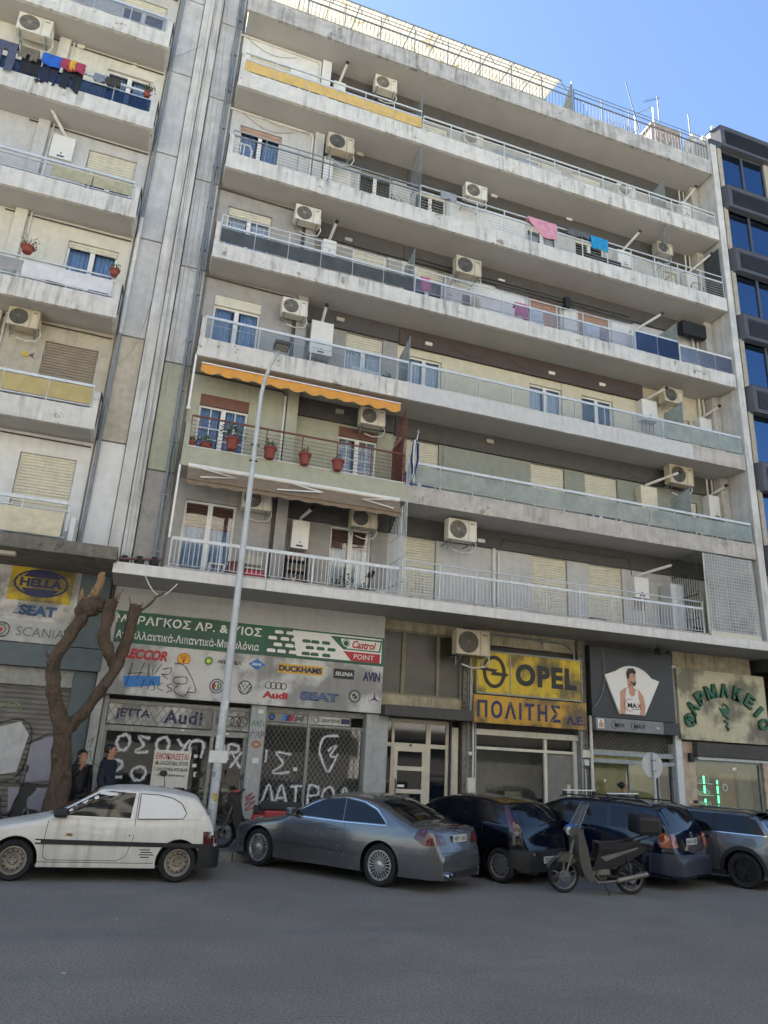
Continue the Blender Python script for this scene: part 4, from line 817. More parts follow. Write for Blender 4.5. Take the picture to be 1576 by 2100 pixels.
# --- entrance bay with mezzanine windows
slab('ledge', 5.6, 7.98, 3.0, 3.26, .25, .95, M['dark'], B, .01); slab('spandrel', 5.6, 7.9, 3.262, 3.55, .85, 1.0, mat('sooty_cream', '#a59a80', .9, var=.15, streak=.9, scol=(.05, .045, .035), patch=.35, pcol=(.2, .18, .13)), B); slab('spandrel', 5.6, 7.9, 5.2, 5.445, .85, 1.0, MATS['sooty_cream'], B)
mz = MB()
for a in ((5.6, 5.66), (6.2, 6.3), (7.18, 7.26), (7.84, 7.9)): mz.box(a[0], a[1], .88, .96, 3.55, 5.2)
mz.box(5.66, 7.84, .885, .95, 3.552, 3.6).box(5.66, 7.84, .885, .95, 5.14, 5.198); mw = part('window', mz, mat('old_olive_frame', '#7d7862', .7, var=.15, streak=.6), B)
for a, b in ((5.66, 6.2), (6.3, 7.18), (7.26, 7.84)): part('pane', MB().add([(a, .93, 3.6), (b, .93, 3.6), (b, .93, 5.14), (a, .93, 5.14)], [(0, 1, 2, 3)]), G['dusty'], mw, fixn=False)
slab('room', 5.6, 7.9, 3.5, 5.2, 1.5, 1.55, mat('pale_room', '#6a6352', .9), mw)
dw = mat('cream_door_frame', '#c2b9a5', .5, var=.05, streak=.15); dd = MB()
for a in ((5.84, 5.9, 2.98), (6.03, 6.1, 2.98), (6.96, 7.08, 2.98), (7.5, 7.58, 2.98)): dd.box(a[0], a[1], .9, 1.0, .14, a[2])
dd.box(5.9, 7.5, .905, .995, 2.88, 2.979).box(5.9, 7.5, .905, .995, 2.3, 2.4).box(7.08, 7.5, .905, .995, .75, .82)
en = thing('entrance_door', 'cream framed glass entrance door with house number 4 under the dark ledge', 'door', (6.7, .95, .13)); part('frame', dd, dw, en)
lf = MB(); lf.box(6.1, 6.2, .88, .95, .16, 2.3).box(6.86, 6.96, .88, .95, .16, 2.3)
for z in (2.2, 1.75, 1.22, .66, .16): lf.box(6.2, 6.86, .883, .947, z, z+.1)
part('door_leaf', lf, dw, en); part('handle', MB().tube([(6.15, .86, 1.0), (6.15, .82, 1.05), (6.15, .82, 1.5), (6.15, .86, 1.55)], .015), M['iron'], en)
dgl = mat('dark_door_glass', '#0d1216', .05, var=0, spec=.8)
for a, b, c, d in ((6.2, 6.86, 1.85, 2.2), (6.2, 6.86, 1.32, 1.75), (6.2, 6.86, .76, 1.22), (6.2, 6.86, .26, .66), (6.1, 6.96, 2.4, 2.88), (5.9, 6.03, .14, 2.3), (5.9, 6.03, 2.4, 2.88), (7.08, 7.5, 2.4, 2.88), (7.08, 7.5, .82, 2.3), (7.08, 7.5, .14, .75)): part('pane', MB().box(a, b, .93, .937, c, d), dgl, en)
text('4', (6.5, 6.57, 2.31, 2.4), .89, blk, en, .02, .005)
slab('door_notice', 6.24, 6.42, 1.36, 1.42, .92, .925, wht, en)
slab('wall_reveal', 7.59, 7.62, .13, 3.0, .8, 1.2, M['dark'], B); slab('entrance_panel', 7.64, 7.84, .13, 2.85, .88, .95, M['cream'], B); slab('column', 7.9, 8.26, .13, 5.44, .75, 1.2, stone, B, .01)
slab('meter_box', 8.0, 8.2, 1.3, 1.66, .62, .748, M['acw'], B, .02)
for x, r, z0, z1 in ((8.1, .035, 3.1, 4.65), (8.17, .025, .3, 4.2), (8.23, .02, 1.2, 4.6), (8.03, .012, 1.7, 4.4)): part('conduit', MB().tube([(x, .72, z0), (x+.01, .71, (z0+z1)/2), (x, .72, z1)], r, 8), M['pvc'] if r > .02 else M['alud'], B, smooth=True)
slab('junction_box', 8.08, 8.2, 3.95, 4.1, .66, .72, M['acw'], B, .01)
# --- yellow signs shop
slab('spandrel', 8.27, 11.35, 5.05, 5.445, .8, 1.0, MATS['sooty_cream'], B); slab('shop_wall', 8.27, 11.35, 2.85, 5.05, .95, 1.0, M['dark'], B); slab('wall_vent', 10.3, 10.55, 5.08, 5.28, .76, .8, M['beige'], B, .01)
os_ = thing('shop_sign', 'upper yellow sign box with a ring and lightning emblem', 'sign', (9.7, .45, 3.75)); slab('box', 8.13, 9.08, 3.74, 4.82, .42, .72, yel, os_, .01); slab('box', 9.1, 11.25, 3.74, 4.82, .42, .72, yel, os_, .01)
fo = MB(); fo.box(8.11, 11.27, .4, .44, 4.8, 4.84).box(8.11, 11.27, .4, .44, 3.72, 3.76).box(8.1, 8.13, .4, .44, 3.76, 4.8).box(11.25, 11.28, .4, .44, 3.76, 4.8).box(9.075, 9.105, .405, .44, 3.76, 4.8); part('frame', fo, steel, os_)
part('ring_emblem', ring(MB(), 8.62, 4.3, .33, .42, .09, .4, .419), blk, os_); part('lightning', MB().prism([(8.2, 4.4), (8.72, 4.36), (8.64, 4.3), (9.03, 4.27), (8.98, 4.2), (8.5, 4.22), (8.58, 4.3), (8.2, 4.33)], .385, .399), blk, os_); text('OPEL', (9.25, 11.1, 4.0, 4.58), .42, blk, os_, .045, .008, sp=1.15)
ps_ = thing('shop_sign', 'lower amber sign board with dark blue Greek letters', 'sign', (9.7, .35, 3.0)); slab('board', 7.98, 11.32, 2.99, 3.68, .3, .36, mat('sign_amber', '#bd8e1f', .45, var=.12, scale=2, streak=.5, scol=(.1, .07, .01), smudge_dark=.8), ps_, .006)
text('ΠΟΛΙΤΗΣ', (8.08, 10.5, 3.12, 3.56), .3, navy, ps_, .03, .006, sp=1.3); text('Α.Ε.', (10.68, 11.25, 3.1, 3.32), .3, navy, ps_, .04, .006)
of = thing('shopfront', 'pale framed glass shop front under the two yellow signs', 'shopfront', (9.8, .8, .13)); fm = MB()
for a in ((8.27, 11.35, .72, .85, 2.72, 2.86), (8.27, 11.3, .8, .88, 2.36, 2.43), (10.3, 10.38, .795, .88, .14, 2.72), (11.2, 11.3, .795, .88, .14, 2.72), (8.27, 8.31, .795, .88, .14, 2.72), (8.31, 10.3, .8, .88, .14, .4)): fm.box(*a)
part('door_frame', fm, M['acw'], of); slab('door_leaf', 10.4, 11.18, .16, 2.34, .86, .9, mat('pale_grey_door', '#77756e', .6, streak=.3), of); slab('door_panel', 11.0, 11.1, 1.3, 1.6, .84, .86, M['acw'], of)
for a, b, c, d in ((8.31, 10.3, .4, 2.36), (8.31, 10.3, 2.43, 2.72), (10.38, 11.2, 2.43, 2.72)): part('pane', MB().add([(a, .86, c), (b, .86, c), (b, .86, d), (a, .86, d)], [(0, 1, 2, 3)]), G['shop'], of, fixn=False)
slab('back_wall', 8.2, 11.4, .14, 2.9, 2.8, 2.9, mat('room_back', '#55524c', .9), of); slab('interior_floor', 8.2, 11.4, .13, .135, .9, 2.8, M['dark'], of); slab('counter', 8.5, 10.0, .14, 1.05, 1.5, 1.9, M['shutb'], of); slab('cardboard_box', 9.5, 10.0, 1.06, 1.35, 1.5, 1.9, M['shutc'], of)
slab('pillar', 11.31, 11.36, .13, 2.98, .6, .95, M['alud'], B); slab('column', 11.362, 11.6, .13, 5.44, .7, 1.2, stone, B, .01)
part('white_pipe', MB().tube([(11.63, .6, .6), (11.63, .6, 3.4)], .045, 10), M['pvc'], B, smooth=True); part('white_pipe', MB().tube([(11.46, .66, .5), (11.46, .66, 2.0)], .018, 8), M['pvc'], B, smooth=True); slab('meter_box', 11.36, 11.58, 2.3, 2.5, .6, .7, M['shutc'], B, .01); slab('meter_box', 11.4, 11.55, 2.1, 2.26, .6, .7, M['acw'], B, .01)
part('conduit', MB().tube([(8.4, .75, 5.36), (11.0, .75, 5.3), (11.25, .72, 5.1), (11.28, .72, 3.6), (11.3, .65, 2.8)], .03, 8), M['alud'], B, smooth=True)
# --- black shop with picture
ms = thing('shop_sign', 'black sign panel with a fan shaped photo print of a man in a white vest', 'sign', (12.9, .5, 3.4)); slab('panel', 11.62, 14.38, 3.38, 5.3, .5, .7, mat('black_sign', '#26262a', .4, var=.1), ms, .008); slab('shop_wall', 11.6, 14.4, 5.3, 5.445, .72, 1, M['dark'], B)
fan = [(12.04, 4.52)]+[(12.94+1.1*math.cos(R(a))*.82, 3.86+.97*math.sin(R(a))) for a in range(124, 40, -8)]+[(13.85, 4.47), (13.3, 3.5), (12.47, 3.5)]
part('picture', MB().prism(fan, .44, .499), mat('picture_white', '#dddbd6', .4, var=0), ms)
skn = mat('picture_skin', '#c18f74', .5, var=.06); hr_ = mat('picture_hair', '#2b211c', .5)
bodyp = [(12.5, 3.52), (12.5, 3.75), (12.52, 4.1), (12.66, 4.2), (12.78, 4.24), (12.8, 4.35), (12.95, 4.35), (12.97, 4.22), (13.15, 4.17), (13.27, 4.02), (13.33, 3.75), (13.28, 3.52)]
part('picture_figure', MB().prism(bodyp, .432, .4395), skn, ms); part('picture_figure', MB().prism([(12.78, 4.3), (12.77, 4.5), (12.8, 4.66), (12.9, 4.7), (13.02, 4.66), (13.05, 4.5), (13.04, 4.36), (12.98, 4.28), (12.88, 4.26)], .426, .4315), skn, ms)
part('picture_hair', MB().prism([(12.76, 4.45), (12.74, 4.62), (12.8, 4.75), (12.98, 4.77), (13.06, 4.68), (13.04, 4.6), (12.9, 4.63), (12.84, 4.58), (12.83, 4.48)], .42, .4255), hr_, ms); part('picture_hair', MB().prism([(12.93, 4.33), (13.04, 4.38), (13.03, 4.3), (12.97, 4.27)], .42, .4255), hr_, ms)
part('picture_vest', MB().prism([(12.62, 3.52), (12.64, 3.8), (12.68, 4.05), (12.72, 4.22), (12.78, 4.21), (12.8, 4.05), (12.88, 3.98), (12.97, 4.02), (13.03, 4.2), (13.09, 4.18), (13.1, 4.0), (13.14, 3.8), (13.15, 3.52)], .42, .4255), wht, ms)
part('picture_hair', MB().prism([(12.84, 4.42), (12.88, 4.34), (12.97, 4.3), (13.04, 4.35), (13.05, 4.42), (12.99, 4.39), (12.93, 4.38)], .4205, .4255), mat('picture_beard', '#5b4336', .6), ms); part('picture_eye', MB().box(12.97, 13.01, .42, .4255, 4.535, 4.547).box(12.95, 13.02, .42, .4255, 4.57, 4.58), hr_, ms); part('picture_shade', MB().prism([(12.62, 3.55), (12.66, 3.95), (12.645, 3.55)], .4195, .4295).prism([(13.15, 3.55), (13.12, 3.98), (13.165, 3.55)], .4195, .4295).prism([(12.79, 4.3), (12.86, 4.27), (12.9, 4.29), (12.83, 4.34)], .4195, .4255), mat('picture_skin_shade', '#8d6350', .5), ms)
for fx in (12.56, 13.2): part('picture_fist', MB().prism(ell(fx, 3.56, .095, .05, 12), .414, .4195), skn, ms)
part('ring_emblem', ring(MB(), 12.78, 3.75, .15, .17, .012, .41, .4195, 20, 60, 330), redp, ms); text('MA', (12.72, 13.03, 3.68, 3.81), .4195, blk, ms, .03, .004); text('X', (13.04, 13.17, 3.68, 3.81), .4195, redp, ms, .03, .004); slab('underline', 12.92, 13.16, 3.64, 3.655, .414, .419, blk, ms)
m2 = thing('shop_sign', 'narrow grey light box with small black lettering below the fan shaped picture', 'sign', (12.7, .45, 3.0)); slab('box', 11.66, 13.86, 3.03, 3.36, .4, .55, mat('grey_lightbox', '#77777a', .4, var=.1, streak=.3), m2, .006); slab('box', 13.87, 14.4, 3.03, 3.36, .41, .55, MATS['black_sign'], m2)
for x, w in ((12.25, .33), (12.88, .38)): text('MAX', (x, x+w, 3.14, 3.25), .4, blk, m2, .02, .004); part('ring_emblem', ring(MB(), x-.0, 3.19, .1, .1, .01, .39, .399, 18, 60, 330), blk, m2)
slab('print', 11.72, 11.92, 3.08, 3.32, .394, .399, wht, m2); part('picture_figure', MB().prism([(11.76, 3.1), (11.75, 3.2), (11.8, 3.24), (11.8, 3.3), (11.85, 3.3), (11.85, 3.24), (11.9, 3.2), (11.88, 3.1)], .388, .3935), skn, m2); text('.eu', (13.6, 13.72, 3.16, 3.22), .4, wht, m2, 0, .003)
mf = thing('shopfront', 'olive lit shop front with raised lattice shutter under the black sign', 'shopfront', (13, .8, .13)); fm = MB()
for a in ((11.68, 14.4, .7, .82, 2.4, 2.52), (11.68, 14.4, .68, .83, 2.2, 2.3), (11.68, 11.74, .76, .84, .14, 2.2), (12.9, 12.94, .76, .84, .14, 2.2), (14.32, 14.4, .72, .84, .14, 2.2), (13.86, 13.9, .76, .84, .14, 2.2)): fm.box(*a)
part('door_frame', fm, M['alud'], mf); lattice(11.7, 14.35, 2.52, 3.02, .75, .09, .005, lat, mf)
slab('pillar', 14.41, 14.62, .13, 5.0, .62, .95, M['alu'], B, .008)
ol = mat('olive_wall', '#c2bd88', .8, var=.05)
x = 11.6
for w in (.75, .33, .45, .8, .3): slab('wall_board', x+.006, x+w-.006, .14, 2.55, 1.0, 1.04, ol if x < 13.9 else M['dark'], mf, .004); x += w
slab('back_wall', 11.6, 14.4, .14, 3.0, 1.06, 1.15, M['dark'], mf); slab('interior_floor', 11.6, 14.4, .13, .135, .84, 1.6, M['beige'], mf); 
for a, b in ((11.74, 12.9), (12.94, 13.86), (13.9, 14.32)): part('pane', MB().add([(a, .8, .14), (b, .8, .14), (b, .8, 2.2), (a, .8, 2.2)], [(0, 1, 2, 3)]), G['shop'], mf, fixn=False)
for x, z in ((12.15, 1.75), (13.75, 1.62)): part('sticker', MB().prism([(x, z-.05), (x-.05, z+.01), (x-.025, z+.04), (x, z+.02), (x+.025, z+.04), (x+.05, z+.01)], .79, .795), wht, mf)
# --- pharmacy
slab('shop_wall', 14.62, 17.5, 4.96, 5.445, .75, 1, MATS['sooty_cream'], B); slab('shop_wall', 14.4, 17.5, 2.8, 4.96, .72, 1, M['dark'], B)
fs = thing('pharmacy_sign', 'cream sign board with an arch of green letters and a serpent cup', 'sign', (16, .5, 2.95)); slab('board', 14.52, 17.72, 2.95, 4.93, .5, .6, mat('sign_cream', '#bdb596', .6, var=.06, streak=.4, smudge_dark=.7), fs, .01)
gl = mat('dark_green_letters', '#17573a', .45, var=.05)
for i, ch in enumerate('ΦΑΡΜΑΚΕΙΟ'):
    a = R(176-i*21.2); X = 16.17+1.33*math.cos(a); Z = 3.42+.98*math.sin(a)
    w = .2 if ch in 'ΜΦ' else (.055 if ch == 'Ι' else .155)
    text(ch, (X-w, X+w, Z-.2, Z+.2), .5, gl, fs, .035, .08, 0, (a-math.pi/2)*.8)
cup = MB(); cup.prism([(15.93, 4.1), (16.33, 4.1), (16.27, 3.98), (16.2, 3.92), (16.06, 3.92), (15.99, 3.98)], .46, .498); cup.tube([(16.03, .47, 4.15), (16.1, .47, 4.22), (16.2, .47, 4.18), (16.25, .47, 4.1)], .025, 6); cup.tube([(16.05, .47, 3.9), (16.25, .47, 3.82), (16.05, .47, 3.74), (16.2, .47, 3.66), (16.1, .47, 3.6), (16.2, .47, 3.52), (16.16, .47, 3.48)], .028, 6); cup.v = [(a, b, c-.2) for a, b, c in cup.v]; part('serpent_cup', cup, gl, fs, smooth=True)
pf = thing('shopfront', 'dark glazed pharmacy front with green light strips and shelves inside', 'shopfront', (16.4, .8, .13)); slab('shutter_housing', 15.05, 17.75, 2.52, 2.9, .5, .9, M['dark'], pf, .02); slab('shutter_edge', 15.15, 17.7, 2.44, 2.515, .62, .8, M['alu'], pf)
marb = mat('cream_marble', '#b09a82', .4, var=.2, scale=5, patch=.3, pcol=(.3, .2, .14), pscale=3); slab('pillar', 14.66, 15.1, .14, 2.9, .7, .95, marb, pf, .005); slab('pillar', 17.55, 17.76, .14, 2.5, .7, .95, marb, pf, .005)
fm = MB(); fm.box(15.12, 15.18, .78, .86, .14, 2.44).box(17.46, 17.53, .78, .86, .14, 2.44).box(15.18, 17.46, .78, .86, 2.38, 2.439); part('door_frame', fm, M['alud'], pf)
part('pane', MB().add([(15.18, .82, .14), (17.46, .82, .14), (17.46, .82, 2.38), (15.18, .82, 2.38)], [(0, 1, 2, 3)]), G['shop'], pf, fixn=False)
slab('back_wall', 15.1, 17.6, .14, 2.5, 1.9, 2.0, M['dark'], pf); slab('interior_floor', 15.1, 17.6, .13, .135, .86, 1.9, M['dark'], pf); slab('side_panel', 16.35, 16.9, .14, 2.1, 1.2, 1.25, mat('wood_panel', '#8a6c3e', .6, var=.15), pf); slab('side_panel', 16.95, 17.45, .14, 2.2, 1.1, 1.15, mat('grey_green_panel', '#6f7566', .7), pf)
led = mat('green_led', (.05, .9, .25), .5, var=0, emit=1.6)
for x in (15.78, 16.25):
    for j in range(6): slab('light_strip', x, x+.03, .5+j*.26, .5+j*.26+(.2 if (j+int(x)) % 3 else .1), 1.18, 1.2, led, pf)
for j in range(5): slab('shelf', 15.25, 16.3, .5+j*.32, .52+j*.32, 1.4, 1.85, M['wframe'], pf)
bx = MB()
for j in range(5):
    for i in range(12): x = 15.28+i*.085; bx.box(x, x+.05, 1.5, 1.6, .522+j*.32, .522+j*.32+rnd.uniform(.08, .2))
part('medicine_boxes', bx, M['lgrey'], pf, stuff=True)
slab('door_notice', 16.5, 16.65, 2.2, 2.28, .8, .81, wht, pf); part('ring_sticker', ring(MB(), 16.18, 1.72, .09, .1, .02, .8, .805), wht, pf)
for z in (1.3, 1.0): part('bell', MB().lathe([(0, -.02), (.04, -.015), (.045, 0)], (14.84, .7, z), 'y', 12), M['acw'], pf)
slab('card_reader', 14.95, 15.08, 1.27, 1.35, .66, .7, M['iron'], pf, .01)
# soffit lamp, alarm, brackets at the canopy's left end
spt = thing('spotlight', 'small black spotlight hanging under the white canopy above the black sign', 'spotlight', (13.6, .1, 5.2)); part('arm', MB().tube([(13.6, .1, 5.45), (13.6, .1, 5.32)], .015), M['iron'], spt); part('lamp_head', MB().lathe([(0, -.1), (.07, -.09), (.09, .06), (.1, .08)], (13.6, .05, 5.25), 'y', 16).box(13.5, 13.7, .06, .14, 5.16, 5.34), M['iron'], spt, bevel=.01)
al = thing('canopy_box', 'small black box under the canopy end over the marble pillar', 'box', (14.95, .4, 2.9)); slab('casing', 14.85, 15.0, 2.36, 2.6, .58, .68, M['iron'], al, .02)
cb = thing('bracket_rail', 'rusty rail with three dark hooks on the wall between the two canopies', 'bracket', (-.6, .2, 5.8)); part('rail', MB().tube([(-1.0, -.15, 5.92), (-.1, -.1, 6.02)], .03, 6), M['rust'], cb)
for x in (-.88, -.56, -.24): part('hook', MB().lathe([(0, 0), (.1, .02), (.12, .12), (.06, .2), (0, .2)], (x, -.05, 5.83+.06*(x+.9)), 'z', 10).tube([(x, -.05, 5.85), (x, .7, 5.7)], .03, 5), M['iron'], cb)
# ------------------------------------------------------------------ things on the balconies
MM = M
def make_ac(old=False):
    t = thing('air_conditioner', '', 'air conditioner'); M = dict(MM)
    if old: M['acw'] = mat('ac_casing_yellowed', '#b9ad93', .55, var=.12, scale=3, streak=.6, scol=(.2, .14, .08)); M['acg'] = mat('ac_grille_grey', '#6b675e', .5)
    part('casing', MB().box(-.4, .4, -.3, 0, 0, .56), M['acw'], t, False, bevel=.022)
    g = MB()
    for i in range(9): rr = .05+i*.022; ring(g, -.12, .28, rr, rr, .006, -.322, -.312, 24)
    for i in range(8): a = i*math.pi/8; g.tube([(-.12-.235*math.cos(a), -.318, .28-.235*math.sin(a)), (-.12+.235*math.cos(a), -.318, .28+.235*math.sin(a))], .004, 4)
    part('fan_recess', MB().prism(ell(-.12, .28, .238, .238, 28), -.303, -.3005), M['acd'], t, False); part('fan_grille', g, M['acg'], t, False)
    if old:
        for i in range(11): xx = -.34+i*.044; hh = math.sqrt(max(0, .238**2-(xx+.12)**2)); g2 = part('grille_bar', MB().box(xx-.004, xx+.004, -.33, -.322, .28-hh, .28+hh), M['acg'], t, False) if hh > .03 else None
    bl = MB()
    for k in range(5): a = k*2*math.pi/5; bl.prism([(-.12+r*math.cos(a+o), .28+r*math.sin(a+o)) for r, o in ((.04, 0), (.2, .1), (.21, .55), (.06, .6))], -.31, -.305)
    part('fan', bl, M['blackp'] if not old else M['acd'], t, False); part('fan_hub', MB().prism(ell(-.12, .28, .035, .035, 12), -.325, -.304), M['acg'], t, False)
    part('seam', MB().box(.165, .171, -.3015, -.29, .02, .54), M['acd'], t, False); part('badge', MB().box(.22, .33, -.304, -.3, .45, .475), M['acd'], t, False)
    part('side_cover', MB().box(.401, .44, -.22, -.06, .06, .3), M['acw'], t, False, bevel=.015)
    br = MB()
    for x in (-.3, .3): br.tube([(x, .0, -.22), (x, 0, -.02), (x, -.34, -.02)], .013, 5).tube([(x, 0, -.2), (x, -.3, -.03)], .009, 5)
    part('bracket', br, M['alud'], t, False); part('hose', MB().tube([(.42, -.12, .1), (.47, -.1, -.05), (.4, -.02, -.2), (.1, .0, -.25), (-.15, .02, -.18)], .018, 6), M['pvc'], t, False, smooth=True)
    return t
ac0 = make_ac(); ac1 = make_ac(True); used = [0]
def ac(x0, x1, z, y, label, back=None):
    c = (x0+x1)/2; used[0] += 1; base = ac0 if used[0] % 2 else ac1; o = base if used[0] < 3 else dup(base, (0, 0, 0))
    o.location = (c, y+.3, z); s = (x1-x0)/.82; o.scale = (s, 1, min(1.15, s)); o['label'] = label; o['group'] = 'air conditioners on the facades'
    if back: part('support_arms', MB().tube([(-.3, 0, -.02), (-.3, back-y-.3, -.02)], .014, 5).tube([(.3, 0, -.02), (.3, back-y-.3, -.02)], .014, 5), M['alud'], o, False)
ac(4.29, 5.07, 22.85, .6, 'air conditioner above the yellow screens on the highest balcony', 1.25)
ac(7.5, 8.25, 21.75, .6, 'air conditioner behind the wire mesh just right of the yellow screens'); ac(13.62, 14.41, 21.7, .6, 'air conditioner behind the mesh railing near the right end of the highest balcony')
ac(2.85, 3.7, 19.46, .25, 'large air conditioner at the column on the balcony below the yellow screens', .8); ac(7.57, 8.37, 19.48, .5, 'air conditioner left of the pink blanket on the balcony with laundry', 1.25); ac(15.27, 15.96, 19.8, .7, 'air conditioner behind the fan shaped bars at the right end')
ac(2.14, 2.92, 16.72, .45, 'air conditioner over the dark smoked glass railing', .8); ac(7.27, 8.16, 16.42, .45, 'air conditioner hung low on long arms above the pink washing', 1.25)
ac(2.06, 2.79, 13.54, .45, 'air conditioner between the window with sky-tinted curtains and the tall white boiler box', .8); ac(14.96, 15.74, 13.7, .6, 'air conditioner at the end of the chocolate brown band', 1.2)
ac(4.57, 5.31, 10.75, .6, 'air conditioner under the orange awning', 1.2); ac(14.94, 15.88, 10.8, .6, 'air conditioner above the cloth covered boiler', 1.2)
ac(1.63, 2.38, 7.78, .55, 'air conditioner half hidden behind the left part of the taupe awning', .9); ac(4.51, 5.25, 7.75, .6, 'air conditioner half hidden behind the right part of the taupe awning', 1.2); ac(7.22, 8.1, 7.76, .45, 'air conditioner on the grey wall right of the taupe awning', 1.2)
ac(7.35, 8.32, 4.62, .05, 'big air conditioner hung beside the upper yellow sign under the canopy', .75)
ac(-5.97, -5.08, 20.3, .35, 'air conditioner above the laundry on the left building', .9); ac(-4.48, -3.75, 11.45, .45, 'air conditioner left of the brown shutter on the left building', .9)
def boiler(x0, x1, z0, z1, y, label, flue=(.1, -.5, .35), m=None, wrapped=False):
    t = thing('boiler', label, 'boiler', ((x0+x1)/2, y, z0), group='gas boilers on the balconies'); m = m or mat('boiler_white', '#d6d3ca', .35, var=.03)
    part('casing', MB().box(x0, x1, y, y+.3, z0, z1), mat('wrapped_cloth', '#cfc6ac', .9, var=.1, bump=.5, bscale=12) if wrapped else m, t, bevel=.03 if wrapped else .015)
    if not wrapped: part('control_panel', MB().box((x0+x1)/2-.09, (x0+x1)/2+.09, y-.006, y-.001, z0+.05, z0+.1), M['acd'], t); part('knob', MB().lathe([(0, -.02), (.02, -.018), (.02, 0)], ((x0+x1)/2, y, z0+.17), 'y', 10), M['acd'], t)
    c = (x0+x1)/2; b = (c+flue[0], y+flue[1], z1+flue[2]); a = Vector((c, y+.15, z1)); b = Vector(b)
    part('flue_pipe', MB().tube([a, a+Vector((0, 0, .1)), b], .045, 10), M['pvc'], t, smooth=True); d = (b-a).normalized(); part('flue_end', MB().tube([b, b+d*.09], .055, 10), M['iron'], t, smooth=True)
    pp = MB()
    for i in range(4): pp.tube([(x0+.08+i*(x1-x0-.16)/3, y+.15, z0), (x0+.08+i*(x1-x0-.16)/3+.02, y+.2, z0-.35)], .012, 5)
    part('water_pipes', pp, mat('copper_pipe', '#7a5a40', .4, .6), t); return t
boiler(3.02, 3.67, 12.72, 13.78, .85, 'tall white boiler box on the balcony above the orange awning', (0, -.25, .35)); boiler(3.14, 3.55, 16.1, 16.66, .9, 'boiler above the smoked glass railing', (.05, -.4, .32)); boiler(3.04, 3.5, 7.03, 7.79, .95, 'boiler under the taupe awning', (.15, -.4, .22))
boiler(3.0, 3.4, 22.1, 22.85, .9, 'boiler hidden behind the yellow screens', (.1, -.35, .42)); boiler(2.9, 3.2, 18.5, 19.55, .75, 'narrow boiler below the large air conditioner at the column', (.1, -.1, .2))
boiler(13.72, 14.34, 18.95, 19.6, .95, 'boiler right of the blue towel', (.3, -.45, .55)); boiler(16.65, 17.15, 18.6, 19.5, .9, 'boiler at the far right end of the laundry balcony', (.45, -.5, .55)); boiler(16.75, 17.2, 22.05, 22.7, .9, 'boiler at the far right end of the highest balcony', (.1, -.4, .4))
boiler(14.33, 14.93, 13.05, 13.8, .95, 'boiler beside the cream wall at the end of the chocolate band', (.35, -.4, .3)); boiler(16.67, 17.2, 12.8, 13.6, .95, 'boiler by the concrete pillar behind the frosted end panels', (.2, -.4, .3)); boiler(14.06, 14.69, 9.9, 10.66, .95, 'boiler wrapped in cream cloth', (.8, -.45, .45), wrapped=True)
boiler(16.73, 17.3, 10.0, 10.79, .95, 'boiler by the concrete pillar on the balcony with frosted panels', (.15, -.3, .25)); boiler(13.6, 14.12, 6.98, 7.62, .95, 'boiler on the first floor balcony left of the grey cabinet', (.7, -.55, .35)); boiler(14.1, 14.6, 15.6, 16.4, .95, 'boiler behind the dark blue panels', (.6, -.5, .5)); boiler(-4.52, -3.95, 16.8, 17.55, .75, 'boiler of the left building with a long rising flue pipe', (-.75, -.8, .75))
# awnings
def awning(x0, x1, pts, m, label, wave, arms, z_arm=None):
    t = thing('awning', label, 'awning', ((x0+x1)/2, .8, pts[0][1]))
    n = len(pts)-1
    part('fabric', MB().add([(x, p[0], p[1]) for x in (x0, x1) for p in pts], [(i, i+1, n+2+i, n+1+i) for i in range(n)]), m, t, fixn=False)
    yf, zf = pts[-1]; nn = int((x1-x0)/.42)
    part('valance', MB().grid(lambda u, v: (x0+(x1-x0)*u, yf+.01*math.sin(u*60), zf-v*(wave[0]+wave[1]*abs(math.sin(u*math.pi*nn)))), 200, 2), m, t, fixn=False, smooth=True)
    part('front_bar', MB().box(x0, x1, yf-.035, yf-.005, zf-.015, zf+.015), M['wframe'] if m is M['orange'] else M['taupe'], t); part('roller', MB().tube([(x0, pts[0][0], pts[0][1]+.03), (x1, pts[0][0], pts[0][1]+.03)], .06, 10), M['wframe'], t, smooth=True)
    for xa, d in arms: part('arm', MB().tube([(xa, pts[0][0]-.05, pts[0][1]-.03), (xa+d, (pts[0][0]+yf)/2-.05, (pts[0][1]+zf)/2-.06), (xa, yf+.02, zf-.01)], .024, 6), M['wframe'], t)
    return t
awning(.16, 5.53, [(.7, 11.38), (.02, 11.24)], M['orange'], 'orange awning with a wavy edge over the green balcony', (.2, .08), ((1, .6), (4.6, -.6)))
t = awning(.2, 5.62, [(.02, 8.42), (-.06, 8.28), (-.16, 8.05)], M['taupe'], 'taupe stained awning with folding arms over the first floor balcony', (.1, .03), ())
for xa, xb, xc in ((.5, 1.35, .52), (2.35, 3.5, 2.75), (5.4, 4.55, 5.3)): part('arm', MB().tube([(xa, -.2, 8.12), (xb, -.19, 8.24), (xc, -.12, 8.37)], .022, 6), M['wframe'], t)
